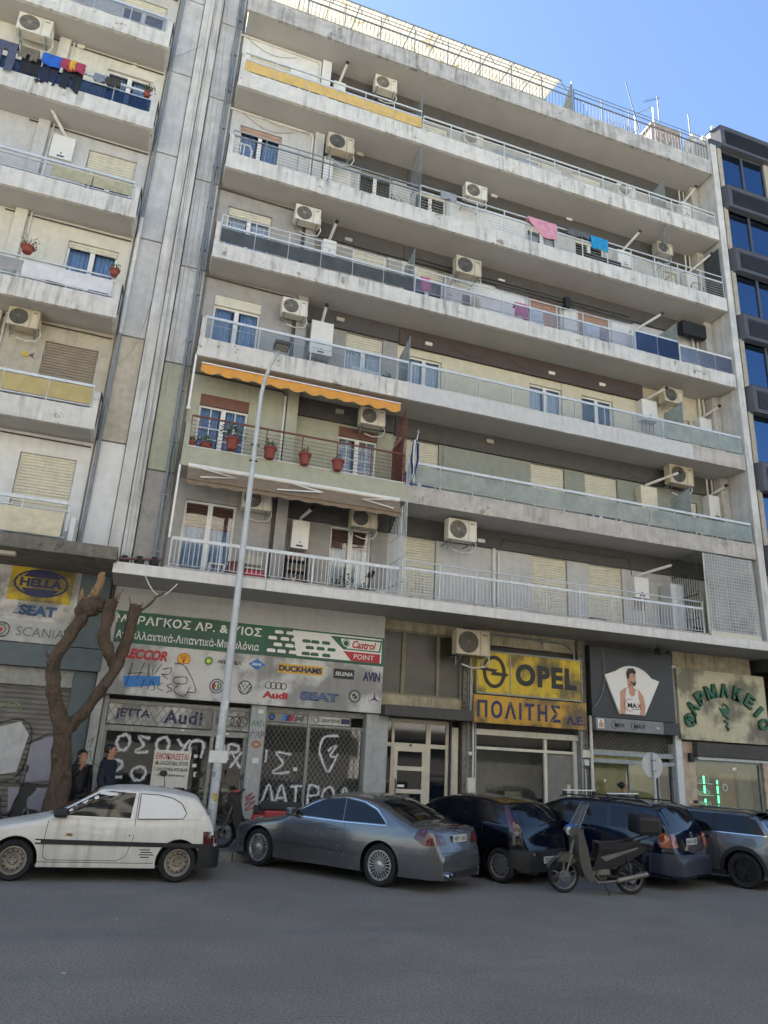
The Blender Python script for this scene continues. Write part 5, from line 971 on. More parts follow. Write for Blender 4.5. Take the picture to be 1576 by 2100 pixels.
# laundry
def cloth(name, label, x0, x1, zr, drop, m, cat='laundry', y=.02, back=.12, seed=0, skew=0, cut=None, group=None, fn=None):
    def f(u, v):
        x = x0+(x1-x0)*u; s = seed*7.3; w = .03*math.sin(u*9+s)+.02*noise.noise(Vector((u*6, v*4, s)))
        if v < .2: return (x, y+.14-.9*v*.14/.2*1.0, zr-back*(1-v/.2))
        d = (v-.2)/.8; dr = drop*(1+skew*(u-.5))*(1+.12*noise.noise(Vector((u*3, 1, s)))); 
        if fn: dr *= fn(u)
        return (x+.03*noise.noise(Vector((u*2, v*3, s+4))), y-.02-w*d-.02*d, zr+.012-dr*d)
    o = part(name, MB().grid(f, 26, 14), m, fixn=False, smooth=True)
    bm = bmesh.new(); bm.from_mesh(o.data); 
    if cut: bmesh.ops.delete(bm, geom=[fc for fc in bm.faces if cut((fc.calc_center_median().x-x0)/(x1-x0), zr-fc.calc_center_median().z)], context='FACES')
    bm.to_mesh(o.data); bm.free()
    md = o.modifiers.new('s', 'SOLIDIFY'); md.thickness = .008; tag(o, label, cat, group); return o
fab = lambda n, c: mat(n, c, .9, var=.15, scale=6, bump=.15)
cloth('blanket', 'pink blanket hanging over the railing', 9.56, 10.62, 18.88, .55, fab('pink_fabric', '#c58a97'), fn=lambda u: .25+1.0*math.sin(min(1, u*1.25)*math.pi*.62))
cloth('blanket', 'dark grey clothes bunched on the railing between the pink blanket and blue towel', 11.02, 11.88, 18.9, .25, fab('dark_grey_fabric', '#55595b'), seed=2)
cloth('towel', 'bright blue towel on the railing', 11.93, 12.6, 18.88, .5, fab('blue_fabric', '#1f86b4'), seed=3); cloth('towel', 'grey towel hanging over the railing by the bars', 6.51, 7.02, 18.84, .3, fab('grey_fabric', '#8e9091'), seed=4)
cloth('washing', 'pink shirt and towel on a rack behind the lilac glass', 9.25, 9.7, 15.75, .55, fab('magenta_fabric', '#c0497c'), y=.35, seed=5); cloth('washing', 'small pink shirt hanging beside the divider on the balcony with lilac glass', 6.05, 6.35, 15.7, .5, fab('magenta_fabric2', '#b85486'), y=.25, seed=6)
cloth('washing', 'white sheet on a rack behind the lilac glass', 9.75, 10.25, 15.7, .6, M['curt'], y=.35, seed=7); cloth('washing', 'dark clothes heaped low on the balcony under the blue towel', 11.9, 13.3, 18.4, .4, M['blackp'], y=.3, seed=8)
cloth('washing', 'pale net laundry behind the lilac glass near the blue panels', 11.7, 12.3, 15.6, .55, M['curt'], y=.3, seed=9)
def pants(u, d): return d > .25 and abs(u-.5) < .07*(1+d)
LG = 'clothes drying on the left building balcony'
rk = LZ[4]+1.36
cloth('trousers', 'slate grey trousers at the far left of the drying line', -6.15, -5.62, rk, .95, fab('slate_fabric', '#4b4f60'), y=-.05, seed=11, cut=pants, group=LG); cloth('shorts', 'olive brown shorts beside the slate trousers on the drying line', -5.58, -5.12, rk, .45, fab('olive_brown_fabric', '#6b6252'), y=-.05, seed=12, cut=pants, group=LG)
cloth('shirt', 'bright blue shirt on the drying line', -5.02, -4.55, rk, .42, fab('royal_blue_fabric', '#2458a8'), y=-.05, seed=13, group=LG); cloth('towel', 'red and yellow striped towel on the drying line', -4.55, -3.98, rk, .38, fab('crimson_fabric', '#98384c'), y=-.06, seed=14, group=LG)
cloth('towel_stripe', 'yellow stripe of the crimson towel on the drying line', -4.34, -4.2, rk+.006, .36, fab('mustard_fabric', '#c79a35'), y=-.07, seed=14)
cloth('trousers', 'black trousers hanging below the striped towel', -4.5, -4.0, rk-.25, .7, M['blackp'], y=.0, seed=15, cut=pants, group=LG); cloth('shirt', 'black shirt below the olive shorts on the drying line', -5.5, -5.05, rk-.2, .6, fab('black_fabric', '#222328'), y=.02, seed=16, group=LG); cloth('shirt', 'navy shirt below the blue shirt on the drying line', -5.0, -4.6, rk-.2, .75, fab('navy_fabric', '#23283c'), y=.03, seed=17, group=LG)
cloth('shorts', 'striped grey shorts on the rail near the oval wall lamp', -3.72, -3.45, rk-.12, .28, M['alud'], y=-.02, seed=18, group=LG); cloth('shorts', 'small black shorts on the rail near the oval wall lamp', -3.42, -3.05, rk-.12, .28, fab('charcoal_fabric', '#3a3733'), y=-.02, seed=19, cut=pants, group=LG); cloth('shirt', 'red shirt at the left frame edge of the drying line', -6.6, -6.2, rk, .4, fab('red_fabric', '#9c2f45'), y=-.02, seed=20, group=LG)
dr = thing('drying_line', 'white drying line bracket outside the blue glass railing', 'drying rack', (-5, 0, rk)); part('bars', MB().tube([(-12, -.04, rk), (-3.9, -.04, rk), (-3.9, .06, rk-.4)], .012, 5).tube([(-12, .08, rk-.02), (-3.95, .08, rk-.02)], .01, 5), M['alu'], dr)
# flag
fl = thing('flag', 'blue and white striped flag furled on a pole beside the brown grille', 'flag', (5.9, -.1, 8.9)); part('pole', MB().tube([(5.86, .05, 8.95), (5.93, -.35, 10.25)], .014, 6).tube([(5.9, -.36, 10.32), (5.97, -.36, 10.32)], .008, 4).tube([(5.935, -.36, 10.24), (5.94, -.37, 10.4)], .008, 4), M['alu'], fl)
fb = mat('flag_blue', '#1a3468', .9, var=.1); 
for i in range(5):
    u0, u1 = i/5, (i+1)/5
    part('stripe', MB().grid(lambda u, v: (5.82+.17*(u0+(u1-u0)*u)+.03*math.sin(v*9+i)*v, -.3+.12*v+.05*math.sin(i*1.9+u*2+v*3), 10.15-1.25*v*(1-.1*abs(i-2))-.12*(u0+u*.2)), 6, 16), fb if i != 1 and i != 3 else M['wframe'], fl, fixn=False, smooth=True)
# pots and plants
def leaves(mb, c, r, n, seed, s=.05, up=.4):
    q = random.Random(seed)
    for i in range(n):
        d = Vector((q.gauss(0, 1), q.gauss(0, 1), abs(q.gauss(0, 1))*up+q.gauss(0, .4))).normalized()*r*q.uniform(.3, 1); p = Vector(c)+d
        a = Vector((q.gauss(0, 1), q.gauss(0, 1), q.gauss(0, 1))).normalized(); b = a.cross(Vector((q.gauss(0, 1), q.gauss(0, 1), q.gauss(0, 1)))).normalized(); w = s*q.uniform(.6, 1.3)
        mb.add([p-a*w, p+b*w*.4, p+a*w, p-b*w*.4], [(0, 1, 2, 3)])
    return mb
def pot(x, y, z, r, h, label, pr, pn, seed, m='terra', lm='leaf', up=.6, cat='potted plant', grp=None):
    t = thing('potted_plant', label, cat, (x, y, z), group=grp); part('pot', MB().lathe([(0, 0), (r*.68, 0), (r*.95, h*.78), (r*1.08, h*.8), (r*1.08, h), (r*.95, h), (r*.9, h*.9), (0, h*.88)], (0, 0, 0), 'z', 18), M[m], t, False, smooth=True)
    f = part('foliage', leaves(MB(), (0, 0, h+pr*.4), pr, pn, seed, .045, up), M[lm], t, False, fixn=False); sm = MB()
    for i in range(5): a = i*1.3; sm.tube([(0, 0, h*.8), (pr*.5*math.cos(a), pr*.5*math.sin(a), h+pr*.7)], .005, 4)
    part('stem', sm, M['leaf2'], t, False); return t
PG = 'terracotta pots clipped along the brown railing'
pot(1.14, -.12, 8.98, .16, .3, 'bushy pot plant hanging over both sides on the brown railing', .34, 170, 1, up=.3, grp=PG); pot(2.09, -.12, 8.92, .155, .3, 'terracotta pot with small upright leaves right of the lamp post on the brown railing', .17, 45, 2, grp=PG); pot(2.98, -.12, 8.92, .155, .3, 'terracotta pot with one spiky stem, middle of the brown railing', .14, 30, 3, grp=PG); pot(3.85, -.12, 8.92, .155, .28, 'terracotta pot with low leaves nearest the right door on the brown railing', .13, 30, 4, grp=PG)
pot(.55, .12, 8.99, .14, .12, 'low trailing plant in a flat dish left of the bushy pot', .26, 90, 5, up=.2); pot(.2, .15, 8.99, .1, .12, 'small plant in the left corner of the green balcony', .15, 40, 6)
pot(-4.26, -.12, 13.12, .15, .16, 'terracotta bowl with dry twigs on the left rail of the left building', .26, 60, 7, lm='leaf2', up=.3); pot(-2.25, -.12, 13.05, .12, .16, 'small terracotta bowl with dry twigs at the right rail end of the left building', .16, 40, 8, lm='leaf2', up=.3)
pot(-2.35, .1, 19.05, .1, .15, 'green plant at the right end of the blue glass railing on the left building', .22, 80, 9)
pot(5.05, .5, 17.7, .15, .3, 'spiky leafed plant behind the railing near the fan shaped bars', .4, 140, 10); pot(6.15, .5, 17.9, .15, .3, 'spiky plant right of the fan shaped bars', .38, 130, 11); pot(4.6, .45, 17.8, .14, .3, 'dense low plant on the laundry balcony beside the door', .25, 100, 12)
pot(5.2, .4, 11.75, .15, .2, 'leafy plant behind the clear glass near the frosted divider', .28, 110, 13); pot(4.9, .35, 5.75, .14, .2, 'small plant on the first floor balcony floor by the grille', .2, 60, 14); pot(4.25, .12, 5.75, .12, .2, 'leggy weed spilling through the white balusters', .3, 90, 15, up=.2)
pot(5.3, .25, 5.72, .14, .3, 'white pot on a terracotta saucer near the white grille', .03, 3, 16, m='wframe')
gp = thing('wire_ornament', 'black metal flower ornament on the first floor balcony by the door', 'ornament', (5.0, .15, 6)); part('stem', MB().tube([(4.95, .12, 5.95), (4.98, .12, 6.3)], .012, 5), M['iron'], gp); part('petals', leaves(MB(), (4.98, .12, 6.35), .13, 26, 3, .08, .5), M['iron'], gp, fixn=False)
# furniture
ch = thing('plastic_chair', 'stacked white garden chair behind the railing at the left end', 'chair', (.45, .45, 17.6)); f = MB()
for x, y in ((.25, .3), (.65, .3), (.25, .7), (.65, .7)): f.tube([(x, y, 17.6), (x, y, 18.02)], .02, 5)
part('legs', f, M['wframe'], ch); part('seat', MB().box(.22, .68, .28, .72, 18.02, 18.05), M['wframe'], ch, bevel=.01); part('backrest', MB().tube([(.25, .3, 18.05), (.22, .2, 18.35), (.3, .16, 18.5), (.6, .16, 18.5), (.68, .2, 18.35), (.65, .3, 18.05)], .025, 6).tube([(.45, .3, 18.05), (.45, .17, 18.5)], .018, 5).tube([(.35, .3, 18.05), (.35, .17, 18.5)], .015, 5), M['wframe'], ch)
def folding(x, y, z, m, m2, label):
    t = thing('folding_chair', label, 'chair', (x, y, z)); f = MB()
    for s in (-.22, .22): f.tube([(x+s, y-.2, z), (x+s, y+.2, z+.85)], .014, 5).tube([(x+s, y+.25, z), (x+s, y-.18, z+.45)], .014, 5)
    part('frame', f, M['alud'], t); part('seat', MB().box(x-.22, x+.22, y-.2, y+.2, z+.42, z+.45), m, t); part('backrest', MB().box(x-.23, x+.23, y+.12, y+.15, z+.6, z+.85), m2, t, bevel=.01)
folding(4.45, .5, 11.6, M['alu'], M['alu'], 'metal folding chair behind the clear glass panels'); folding(4.9, .55, 11.6, M['shutc'], M['alu'], 'cream folding chair behind the clear glass beside the metal one')
bc = thing('storage_box', 'bright red storage box behind the balusters', 'box', (2.1, .35, 5.7)); part('box', MB().box(1.85, 2.35, .2, .55, 5.7, 6.12), mat('bright_red_plastic', '#b01f31', .5), bc, bevel=.02); folding(2.1, .65, 5.8, M['shutc'], M['beige'], 'beige chair behind the red storage box')
jr = thing('urn', 'brown ceramic urn behind the balusters by the lamp post', 'urn', (1.6, .4, 5.7)); part('body', MB().lathe([(0, 0), (.14, 0), (.22, .2), (.22, .38), (.14, .55), (.16, .6)], (1.6, .4, 5.7), 'z', 18), mat('brown_ceramic', '#6d4228', .35), jr, smooth=True)
tb = thing('side_table', 'small white side table behind the balusters left of the urn', 'table', (1.2, .5, 5.7)); part('table_top', MB().box(1.0, 1.4, .4, .7, 6.2, 6.23), M['wframe'], tb)
for x, y in ((1.03, .43), (1.37, .43), (1.03, .67), (1.37, .67)): part('leg', MB().box(x-.015, x+.015, y-.015, y+.015, 5.7, 6.2), M['wframe'], tb)
sr = thing('shelf_rack', 'metal shelf rack with small objects below the boiler on the first floor balcony', 'shelf', (3.2, 1.0, 5.7)); f = MB()
for x in (2.95, 3.5): f.box(x, x+.02, .9, 1.2, 5.7, 6.85)
for j in range(4): f.box(2.95, 3.52, .9, 1.2, 5.85+j*.28, 5.87+j*.28)
part('rack', f, M['iron'], sr)
for j in range(10): x = 3.0+(j*7 % 5)*.1; z = 5.872+(j % 4)*.28; part('jar', MB().lathe([(0, 0), (.035, 0), (.035, .1), (0, .11)], (x, 1.0, z), 'z', 8), [M['terra'], M['wframe'], M['shutg']][j % 3], sr)
kb = thing('cabinet', 'grey metal double door cabinet at the right end of the first floor balcony', 'cabinet', (15.0, .9, 5.7)); part('carcass', MB().box(14.7, 15.16, .7, 1.2, 5.72, 7.5), M['lgrey'], kb, bevel=.01)
for a, b in ((14.71, 14.925), (14.935, 15.15)): part('door', MB().box(a, b, .685, .698, 5.8, 7.45), M['alu'], kb)
tl = thing('planter_row', 'row of magenta potted flowers inside the lowered shutters at the first floor', 'flowers', (11, 1.3, 5.8))
for a, b in ((10.3, 11.35), (12.25, 13.3)): part('trough', MB().box(a, b, 1.1, 1.22, 5.72, 5.9), M['shutp'], tl)
ld = thing('ladder', 'aluminium ladder lying along the balcony behind the lilac glass', 'ladder', (7.5, .5, 14.7)); f = MB().tube([(6.9, .5, 15.6), (8.6, .5, 15.1)], .02, 5).tube([(6.9, .5, 15.35), (8.6, .5, 14.85)], .02, 5)
for i in range(7): f.tube([(7.0+i*.25, .5, 15.57-i*.075), (7.0+i*.25, .5, 15.32-i*.075)], .012, 5)
part('frame', f, M['alu'], ld)
bk = thing('bicycle_wheel', 'round bicycle wheel leaning behind the bars at the right end', 'wheel', (16.6, .4, 18.3)); part('rim', MB().tube([(16.6+.28*math.cos(R(a)), .4, 18.35+.28*math.sin(R(a))) for a in range(0, 360, 20)], .014, 5, closed=True), M['iron'], bk); sp = MB()
for a in range(0, 360, 40): sp.tube([(16.6, .4, 18.35), (16.6+.28*math.cos(R(a)), .4, 18.35+.28*math.sin(R(a)))], .003, 3)
part('spokes', sp, M['alud'], bk)
hd = thing('black_bags', 'two round black items behind the rail of the grey flat on the left building', 'bags', (-5.0, .4, 15.3)); part('bag', MB().lathe([(0, 0), (.17, .03), (.2, .2), (.12, .36), (0, .4)], (-5.25, .4, 15.25), 'z', 14), M['blackp'], hd, smooth=True); part('bag', MB().lathe([(0, 0), (.15, .03), (.18, .2), (.1, .32), (0, .35)], (-5.6, .4, 15.2), 'z', 14), M['blackp'], hd, smooth=True)
wm = thing('washing_machine', 'white washing machine behind the railing on the laundry balcony', 'washing machine', (8.7, .6, 17.6)); part('body', MB().box(8.4, 9.0, .5, 1.1, 17.6, 18.45), M['wframe'], wm, bevel=.015); part('door', MB().lathe([(0, -.03), (.14, -.02), (.17, 0)], (8.7, .5, 18.05), 'y', 18), M['acd'], wm)
cbx = thing('storage_cabinet', 'low white plastic cabinet behind the railing right of the pink blanket', 'cabinet', (11.1, .7, 17.6)); part('body', MB().box(10.9, 11.5, .6, 1.1, 17.6, 18.4), M['shutc'], cbx, bevel=.015)
rf_ = thing('storage_cabinet', 'grey wicker cabinets behind the wire mesh on the highest balcony', 'cabinet', (9.5, .7, 20.6))
for a in (8.6, 9.5, 10.4): part('body', MB().box(a, a+.8, .5, .9, 20.6, 21.75), M['alud'] if a < 10 else M['shutc'], rf_, bevel=.01)
# cables on the pier
cbm = M['cable']
def cable(pts, r=.012, label='', m=None): o = part('cable', MB().tube(pts, r, 5), m or cbm, smooth=True); tag(o, label, 'cable', 'cables hanging down the pier')
def cat_(a, b, sag, n=10): return [tuple(Vector(a).lerp(Vector(b), i/n)+Vector((sag[0], sag[1], sag[2]))*math.sin(math.pi*i/n)) for i in range(n+1)]
for i in (0, 2, 3, 5, 6, 7):
    x0 = -1.15+i*.06; x1 = -.9+i*.03 if i < 5 else -.6+.12*(i-5); zb = [6.0, 6.2, 8.0, 5.9, 9.2, 10.5, 12.0, 14.6][i]
    cable(cat_((x0, .7, 26.2), (x1, .68, zb), (-.03+.014*i, -.05, 0), 14), .006+.002*(i % 3), ['leftmost thin cable down the concrete pier, reaching the canopy', 'second cable from the left down the pier', 'cable on the pier ending above the first floor', 'longest cable down the middle of the pier', 'cable on the pier ending beside the green panel', 'cable drifting right off the pier beside the orange awning', 'cable drifting right onto the grey panel near the clear glass balcony', 'short cable right of the pier beside the smoked glass balcony'][i])
cable(cat_((-1.3, .72, 13.2), (-2.0, .75, 11.0), (.1, -.05, -.5)), .007, 'slack cable looping from the pier to the white drain pipe'); cable(cat_((-.3, .72, 21.2), (2.4, .8, 20.3), (0, -.02, -.55)), .01, 'slack cable looping from the drain pipe to the upper column'); cable(cat_((-.85, .68, 15.2), (-.1, .74, 14.6), (0, -.05, -.6)), .008, 'cable loop across the aggregate panel'); cable(cat_((-.8, .68, 7.7), (-.1, .7, 7.9), (0, -.05, -.6)), .008, 'cable loop near the lower drain pipe')
cable(cat_((-.4, -.98, 5.45), (.3, -.9, 5.35), (0, 0, -.35)), .012, 'white cable loop hanging under the canopy corner', M['pvc']); cable(cat_((12.0, .48, 5.3), (11.64, .45, 3.6), (.2, 0, -.2)), .008, 'cable hanging over the black sign panel'); cable(cat_((-2.9, .75, 21.6), (-1.2, .7, 22.2), (0, 0, -.5)), .008, 'cable loop at the top of the left building')
cable(cat_((0, .85, 8.0), (0.05, .86, 6.8), (-.1, 0, 0)), .008, 'cable beside the first floor balcony')
# roof aerials
def aerial(x, y, z, h, label, tilt=0, yagi=True):
    t = thing('roof_aerial', label, 'antenna', (x, y, z)); part('mast', MB().tube([(x, y, z), (x-tilt, y, z+h)], .02, 6), M['iron'], t)
    if yagi:
        b = MB(); b.tube([(x-tilt-.7, y, z+h-.55), (x-tilt+.1, y, z+h-.05)], .008, 5)
        for i in range(8): p = Vector((x-tilt-.65+i*.1, y, z+h-.5+i*.06)); b.tube([p+Vector((0, -.12, 0)), p+Vector((0, .12, 0))], .005, 4)
        part('elements', b, M['iron'], t)
aerial(15.3, .9, 24, 3.7, 'leaning dark mast above the roof railing', .75, False); aerial(16.3, 1.2, 26.7, 1.3, 'television aerial with short bars on the roof stair head'); aerial(17.6, 1.0, 26.2, 1.2, 'thin pale aerial at the top of the concrete fin wall', 0, False); aerial(20.0, .6, 26.0, .8, 'small aerial on the dark office roof', 0, False)
gt = thing('roof_chair', 'clutter of slatted chairs behind the roof railing near the right end', 'chairs', (14, .8, 24))
for x in (13.2, 13.9, 14.8, 15.4, 16.0):
    f = MB()
    for j in range(7): f.tube([(x+j*.09, .7, 24.05), (x+j*.09+.1, .5, 24.95)], .012, 4)
    part('slats', f, M['alud'], gt, stuff=True)

# small clutter on the balconies
CG = 'odds and ends kept behind the railings'
CM = [mat('clutter_'+n, c, .7, var=.1) for n, c in (('white', '#d2cfc8'), ('green', '#5b7a52'), ('blue', '#4b6f96'), ('brown', '#6b5038'), ('grey', '#87868a'), ('red', '#8e3a35'), ('cream', '#c2b591'))]
def tub(x, y, z, m, lab):
    t = thing('plastic_tub', lab, 'tub', (x, y, z), group=CG); part('tub', MB().lathe([(0, .02), (.15, .02), (.2, .26), (.215, .26), (.165, 0), (0, 0)], (0, 0, 0), 'z', 16), m, t, False, smooth=True)
def crate(x, y, z, m, lab, w=.45, h=.35):
    t = thing('storage_crate', lab, 'crate', (x, y, z), group=CG); part('body', MB().box(-w/2, w/2, -.15, .15, 0, h), m, t, False, bevel=.015); part('lid', MB().box(-w/2-.015, w/2+.015, -.165, .165, h+.002, h+.03), m, t, False, bevel=.006)
def airer(x, y, z, lab, n=3):
    t = thing('clothes_airer', lab, 'drying rack', (x, y, z), group=CG); f = MB()
    for s in (-.5, .5): f.tube([(s, -.22, 0), (s, .22, .95)], .01, 5).tube([(s, .22, 0), (s, -.22, .95)], .01, 5)
    for q in range(6): f.tube([(-.5, -.22+q*.088, .95), (.5, -.22+q*.088, .95)], .005, 4)
    part('frame', f, M['alu'], t, False)
    for i in range(n):
        a = -.45+i*.32; part('hung_cloth', MB().grid(lambda u, v: (a+.26*u, -.2+.02*math.sin(u*7+i)+.02*v, .95-.5*v), 8, 5), CM[(i*3+int(x)) % 7], t, False, fixn=False)
crate(7.9, .5, ZK[5]+.17, CM[0], 'white plastic crate under the grey towel balcony'); tub(10.0, .45, ZK[5]+.3, CM[4], 'grey tub behind the bars below the pink blanket'); crate(12.9, .45, ZK[5]+.17, CM[3], 'brown box beside the boiler on the laundry balcony', .6, .5); tub(2.2, .45, ZK[5]+.3, CM[2], 'blue tub under the large air conditioner at the column'); crate(3.9, .5, ZK[5]+.17, CM[6], 'cream crate left of the spiky plants', .5, .6)
airer(12.2, .55, ZK[4]+.17, 'folding airer with small clothes left of the dark blue panels'); airer(7.6, .55, ZK[4]+.17, 'folding airer behind the lilac glass under the low hung air conditioner'); airer(2.0, .55, ZK[6]+.17, 'folding airer behind the yellow screens')
crate(16.0, .5, ZK[4]+.17, CM[0], 'white crate behind the end panels below the black blind box', .6, .6); crate(6.8, .5, ZK[2]+.2, CM[6], 'cream crate behind the frosted glass beside the flag'); crate(11.9, .5, ZK[1]+.17+.1, CM[4], 'grey crate between the two closed shutters'); tub(9.5, .45, ZK[1]+.27, CM[5], 'red tub beside the downpipe on the first floor'); tub(13.9, .4, ZK[1]+.27, CM[3], 'brown tub under the first floor boiler')
tub(6.6, .4, ZK[6]+.6, CM[5], 'red tub behind the wire mesh'); tub(12.0, .4, ZK[6]+.45, CM[3], 'brown wicker tub behind the wire mesh'); crate(13.0, .5, ZK[6]+.17, CM[0], 'white crate behind the wire mesh', .9, .7)
tub(-3.6, .4, 12.5, CM[1], 'green tub behind the white tarp on the left building'); crate(-5.0, .4, 15.15, CM[0], 'white crate beside the black bags on the left building'); crate(3.4, .5, 11.6, CM[4], 'grey crate behind clear glass under the tall boiler', .5, .4); crate(16.3, .5, 11.6, CM[0], 'white crate at the right end behind frosted glass', .4, .5)
for i, (x, k) in enumerate(((.1, 6), (5.9, 5), (7.3, 3), (13.4, 2), (6.0, 4), (.3, 5), (9.4, 3))):
    cable(cat_((x, 1.14 if x > 3 else .86, ZK[k]+2.9), (x+1.6, 1.13 if x > 3 else .86, ZK[k]+2.75), (0, 0, -.3)), .006, ['loose wire on the white wall behind the yellow screens', 'loose wire right of the fan shaped bars', 'loose wire on the chocolate band', 'loose wire near the cloth covered boiler', 'loose wire behind the lilac glass', 'loose wire above the stacked white chair', 'second loose wire on the chocolate band'][i], M['dark'])
# ------------------------------------------------------------------ street lamp, tree, round sign
lp = thing('street_lamp', 'tall tapered silver street lamp with a flat head and stickers near its foot', 'street lamp', (1.57, -1.2, .13))
galv = mat('galvanised_pole', '#b4b5b3', .5, .25, var=.12, scale=3)
part('pole', MB().tube([(0, 0, 0), (0, 0, .35), (0, 0, .36), (0, 0, 3), (0, 0, 6.5), (0, 0, 9.2), (.0, -.02, 9.9), (.03, -.08, 10.25), (.1, -.22, 10.6), (.25, -.45, 10.95)], [.11, .11, .095, .085, .068, .052, .045, .045, .042, .04], 16), galv, lp, False, smooth=True)
part('lamp_head', MB().prism([(-.05, 0), (.3, 0), (.34, .05), (.3, .1), (-.05, .12)], -.17, .17, 'yz').xf(Matrix.Translation((.27, -.5, 10.93)) @ Matrix.Rotation(R(180), 4, 'Z')), mat('lamp_head_grey', '#4a4c4c', .6, .3), lp, False, bevel=.015)
part('lamp_lens', MB().box(.12, .42, -.76, -.5, 10.915, 10.927), M['frost_l'] if 'frost_l' in M else mat('lamp_lens', '#8f8f86', .3), lp, False)
part('base_plate', MB().box(-.16, .16, -.16, .16, 0, .02), galv, lp, False)
for i, (a, z, w, h, c) in enumerate(((200, 1.9, .8, .25, '#cfcdc6'), (260, 1.55, .6, .3, '#c4c4be'), (300, 1.2, .9, .35, '#b5b6b2'), (250, 2.3, .7, .3, '#bdbdb8'), (280, .9, .5, .15, '#b89c40'), (240, .75, .7, .2, '#c5c4bf'), (290, 2.65, .5, .18, '#c9c9c4'), (230, 1.35, .4, .1, '#7f8486'), (270, 1.75, .35, .08, '#b6a24c'))):
    part('sticker', MB().grid(lambda u, v: (.094*math.cos(R(a)+w*(u-.5)*2), .094*math.sin(R(a)+w*(u-.5)*2), z+h*v), 8, 1), mat('sticker_'+c[1:], c, .7, var=.15, scale=20), lp, False, fixn=False)
part('taped_notice', MB().box(-.2, .16, -.112, -.108, 1.62, 1.85), st_m, lp, False)
for x, y, z in ((0, -.1, 8.2), (0, -.09, 8.6)): part('bolt', MB().box(x-.1, x+.1, y+.05, y+.09, z, z+.03), M['iron'], lp, False)
bark = mat('plane_tree_bark', '#5a4a39', .95, var=.25, scale=5, bump=1., bscale=22, streak=.7, scol=(.05, .04, .03), fine=.35)
tr_ = thing('pollarded_tree', 'pollarded street tree with two bare limbs and knobbly cut ends', 'tree', (-1.32, -1, .13))
def limb(name, pts, rs, parent, seed=0, m=bark):
    p = []; r = []
    for i in range(len(pts)-1):
        for t in range(5):
            u = t/5; q = Vector(pts[i]).lerp(Vector(pts[i+1]), u); p.append(q); r.append(rs[i]+(rs[i+1]-rs[i])*u)
    p.append(Vector(pts[-1])); r.append(rs[-1])
    for _ in range(2): p = [p[0]]+[(p[i-1]+p[i]*2+p[i+1])/4 for i in range(1, len(p)-1)]+[p[-1]]
    mb = MB().tube(p, r, 30)
    mb.v = [tuple(Vector(v)+Vector((noise.noise(Vector(v)*3+Vector((seed,)*3)), noise.noise(Vector(v)*3+Vector((seed+9,)*3)), 0))*.045+Vector((noise.noise(Vector(v)*11), noise.noise(Vector(v)*11+Vector((5, 5, 5))), 0))*.03+Vector((noise.noise(Vector((v[0]*26, v[1]*26, v[2]*3.5))), noise.noise(Vector((v[0]*26+7, v[1]*26, v[2]*3.5))), 0))*.03) for v in mb.v]
    return part(name, mb, m, parent, smooth=True)
limb('trunk', [(-1.32, -1, -.05), (-1.33, -1, .5), (-1.33, -1, 1.2), (-1.42, -1, 2.0), (-1.47, -1, 2.45)], [.29, .215, .195, .175, .165], tr_)
limb('limb', [(-1.44, -1, 2.15), (-1.62, -1, 2.6), (-1.8, -1.02, 3.1), (-1.85, -1.0, 3.5), (-1.7, -.98, 3.9), (-1.5, -.95, 4.3), (-1.4, -.95, 4.75)], [.16, .14, .125, .13, .115, .12, .16], tr_, 3)
limb('limb', [(-1.42, -1, 2.15), (-1.15, -1, 2.5), (-.9, -1, 2.95), (-.68, -.98, 3.45), (-.55, -1.0, 3.9), (-.5, -1, 4.4), (-.48, -1, 4.78)], [.14, .115, .11, .11, .105, .115, .125], tr_, 6)
limb('limb', [(-.68, -.98, 3.5), (-.85, -1.05, 3.75), (-1.0, -1.1, 4.0), (-.98, -1.1, 4.35), (-.95, -1.1, 4.8)], [.1, .12, .13, .11, .12], tr_, 8)
limb('knob', [(-1.58, -.95, 4.45), (-1.42, -.95, 4.62), (-1.22, -.95, 4.72), (-1.1, -.95, 4.6)], [.1, .2, .19, .08], tr_, 12)
limb('knob', [(-1.95, -1.02, 3.42), (-1.85, -1, 3.45)], [.08, .12], tr_, 14)
cut = mat('cut_wood', '#8a7050', .9, var=.2, scale=12)
limb('stub', [(-1.35, -.95, 4.8), (-1.28, -.95, 5.1), (-1.22, -.95, 5.4)], [.09, .06, .045], tr_, 2, cut); limb('stub', [(-1.52, -.95, 4.7), (-1.58, -.95, 5.0)], [.05, .03], tr_, 4, cut)
for i in range(24):
    q = random.Random(i+40); b0 = Vector([(-.5, -1, 4.6), (-1.3, -.95, 4.6), (-.95, -1.1, 4.7), (-1.85, -1, 3.45)][i % 4]); d = Vector((q.uniform(-.5, .5), q.uniform(-.4, .4), q.uniform(.3, 1))).normalized()*q.uniform(.15, .45)
    part('twig', MB().tube([b0+d*.2, b0+d*.6+Vector((q.uniform(-.04, .04), 0, 0)), b0+d], [.014, .01, .005], 5), bark, tr_)
for kx, kz, kr in ((-1.2, 1.4, .07), (-1.5, 1.7, .06), (-1.72, 2.9, .07), (-.8, 3.1, .06), (-1.28, .8, .06)): part('knot', MB().lathe([(0, -.05), (kr, -.02), (kr*.8, .03), (kr*.3, .04), (0, .01)], (kx, -1.16, kz), 'y', 12), bark, tr_, smooth=True)
limb('twig', [(-.5, -1, 4.5), (-.25, -1, 4.8), (.05, -1, 5.12)], [.03, .022, .014], tr_, 5)
rs = thing('round_traffic_sign', 'round traffic sign on a thin pole seen from its blank grey back', 'traffic sign', (12.1, -1.3, .13)); part('pole', MB().tube([(0, 0, 0), (0, 0, 2.35)], .03, 10), galv, rs, False, smooth=True)
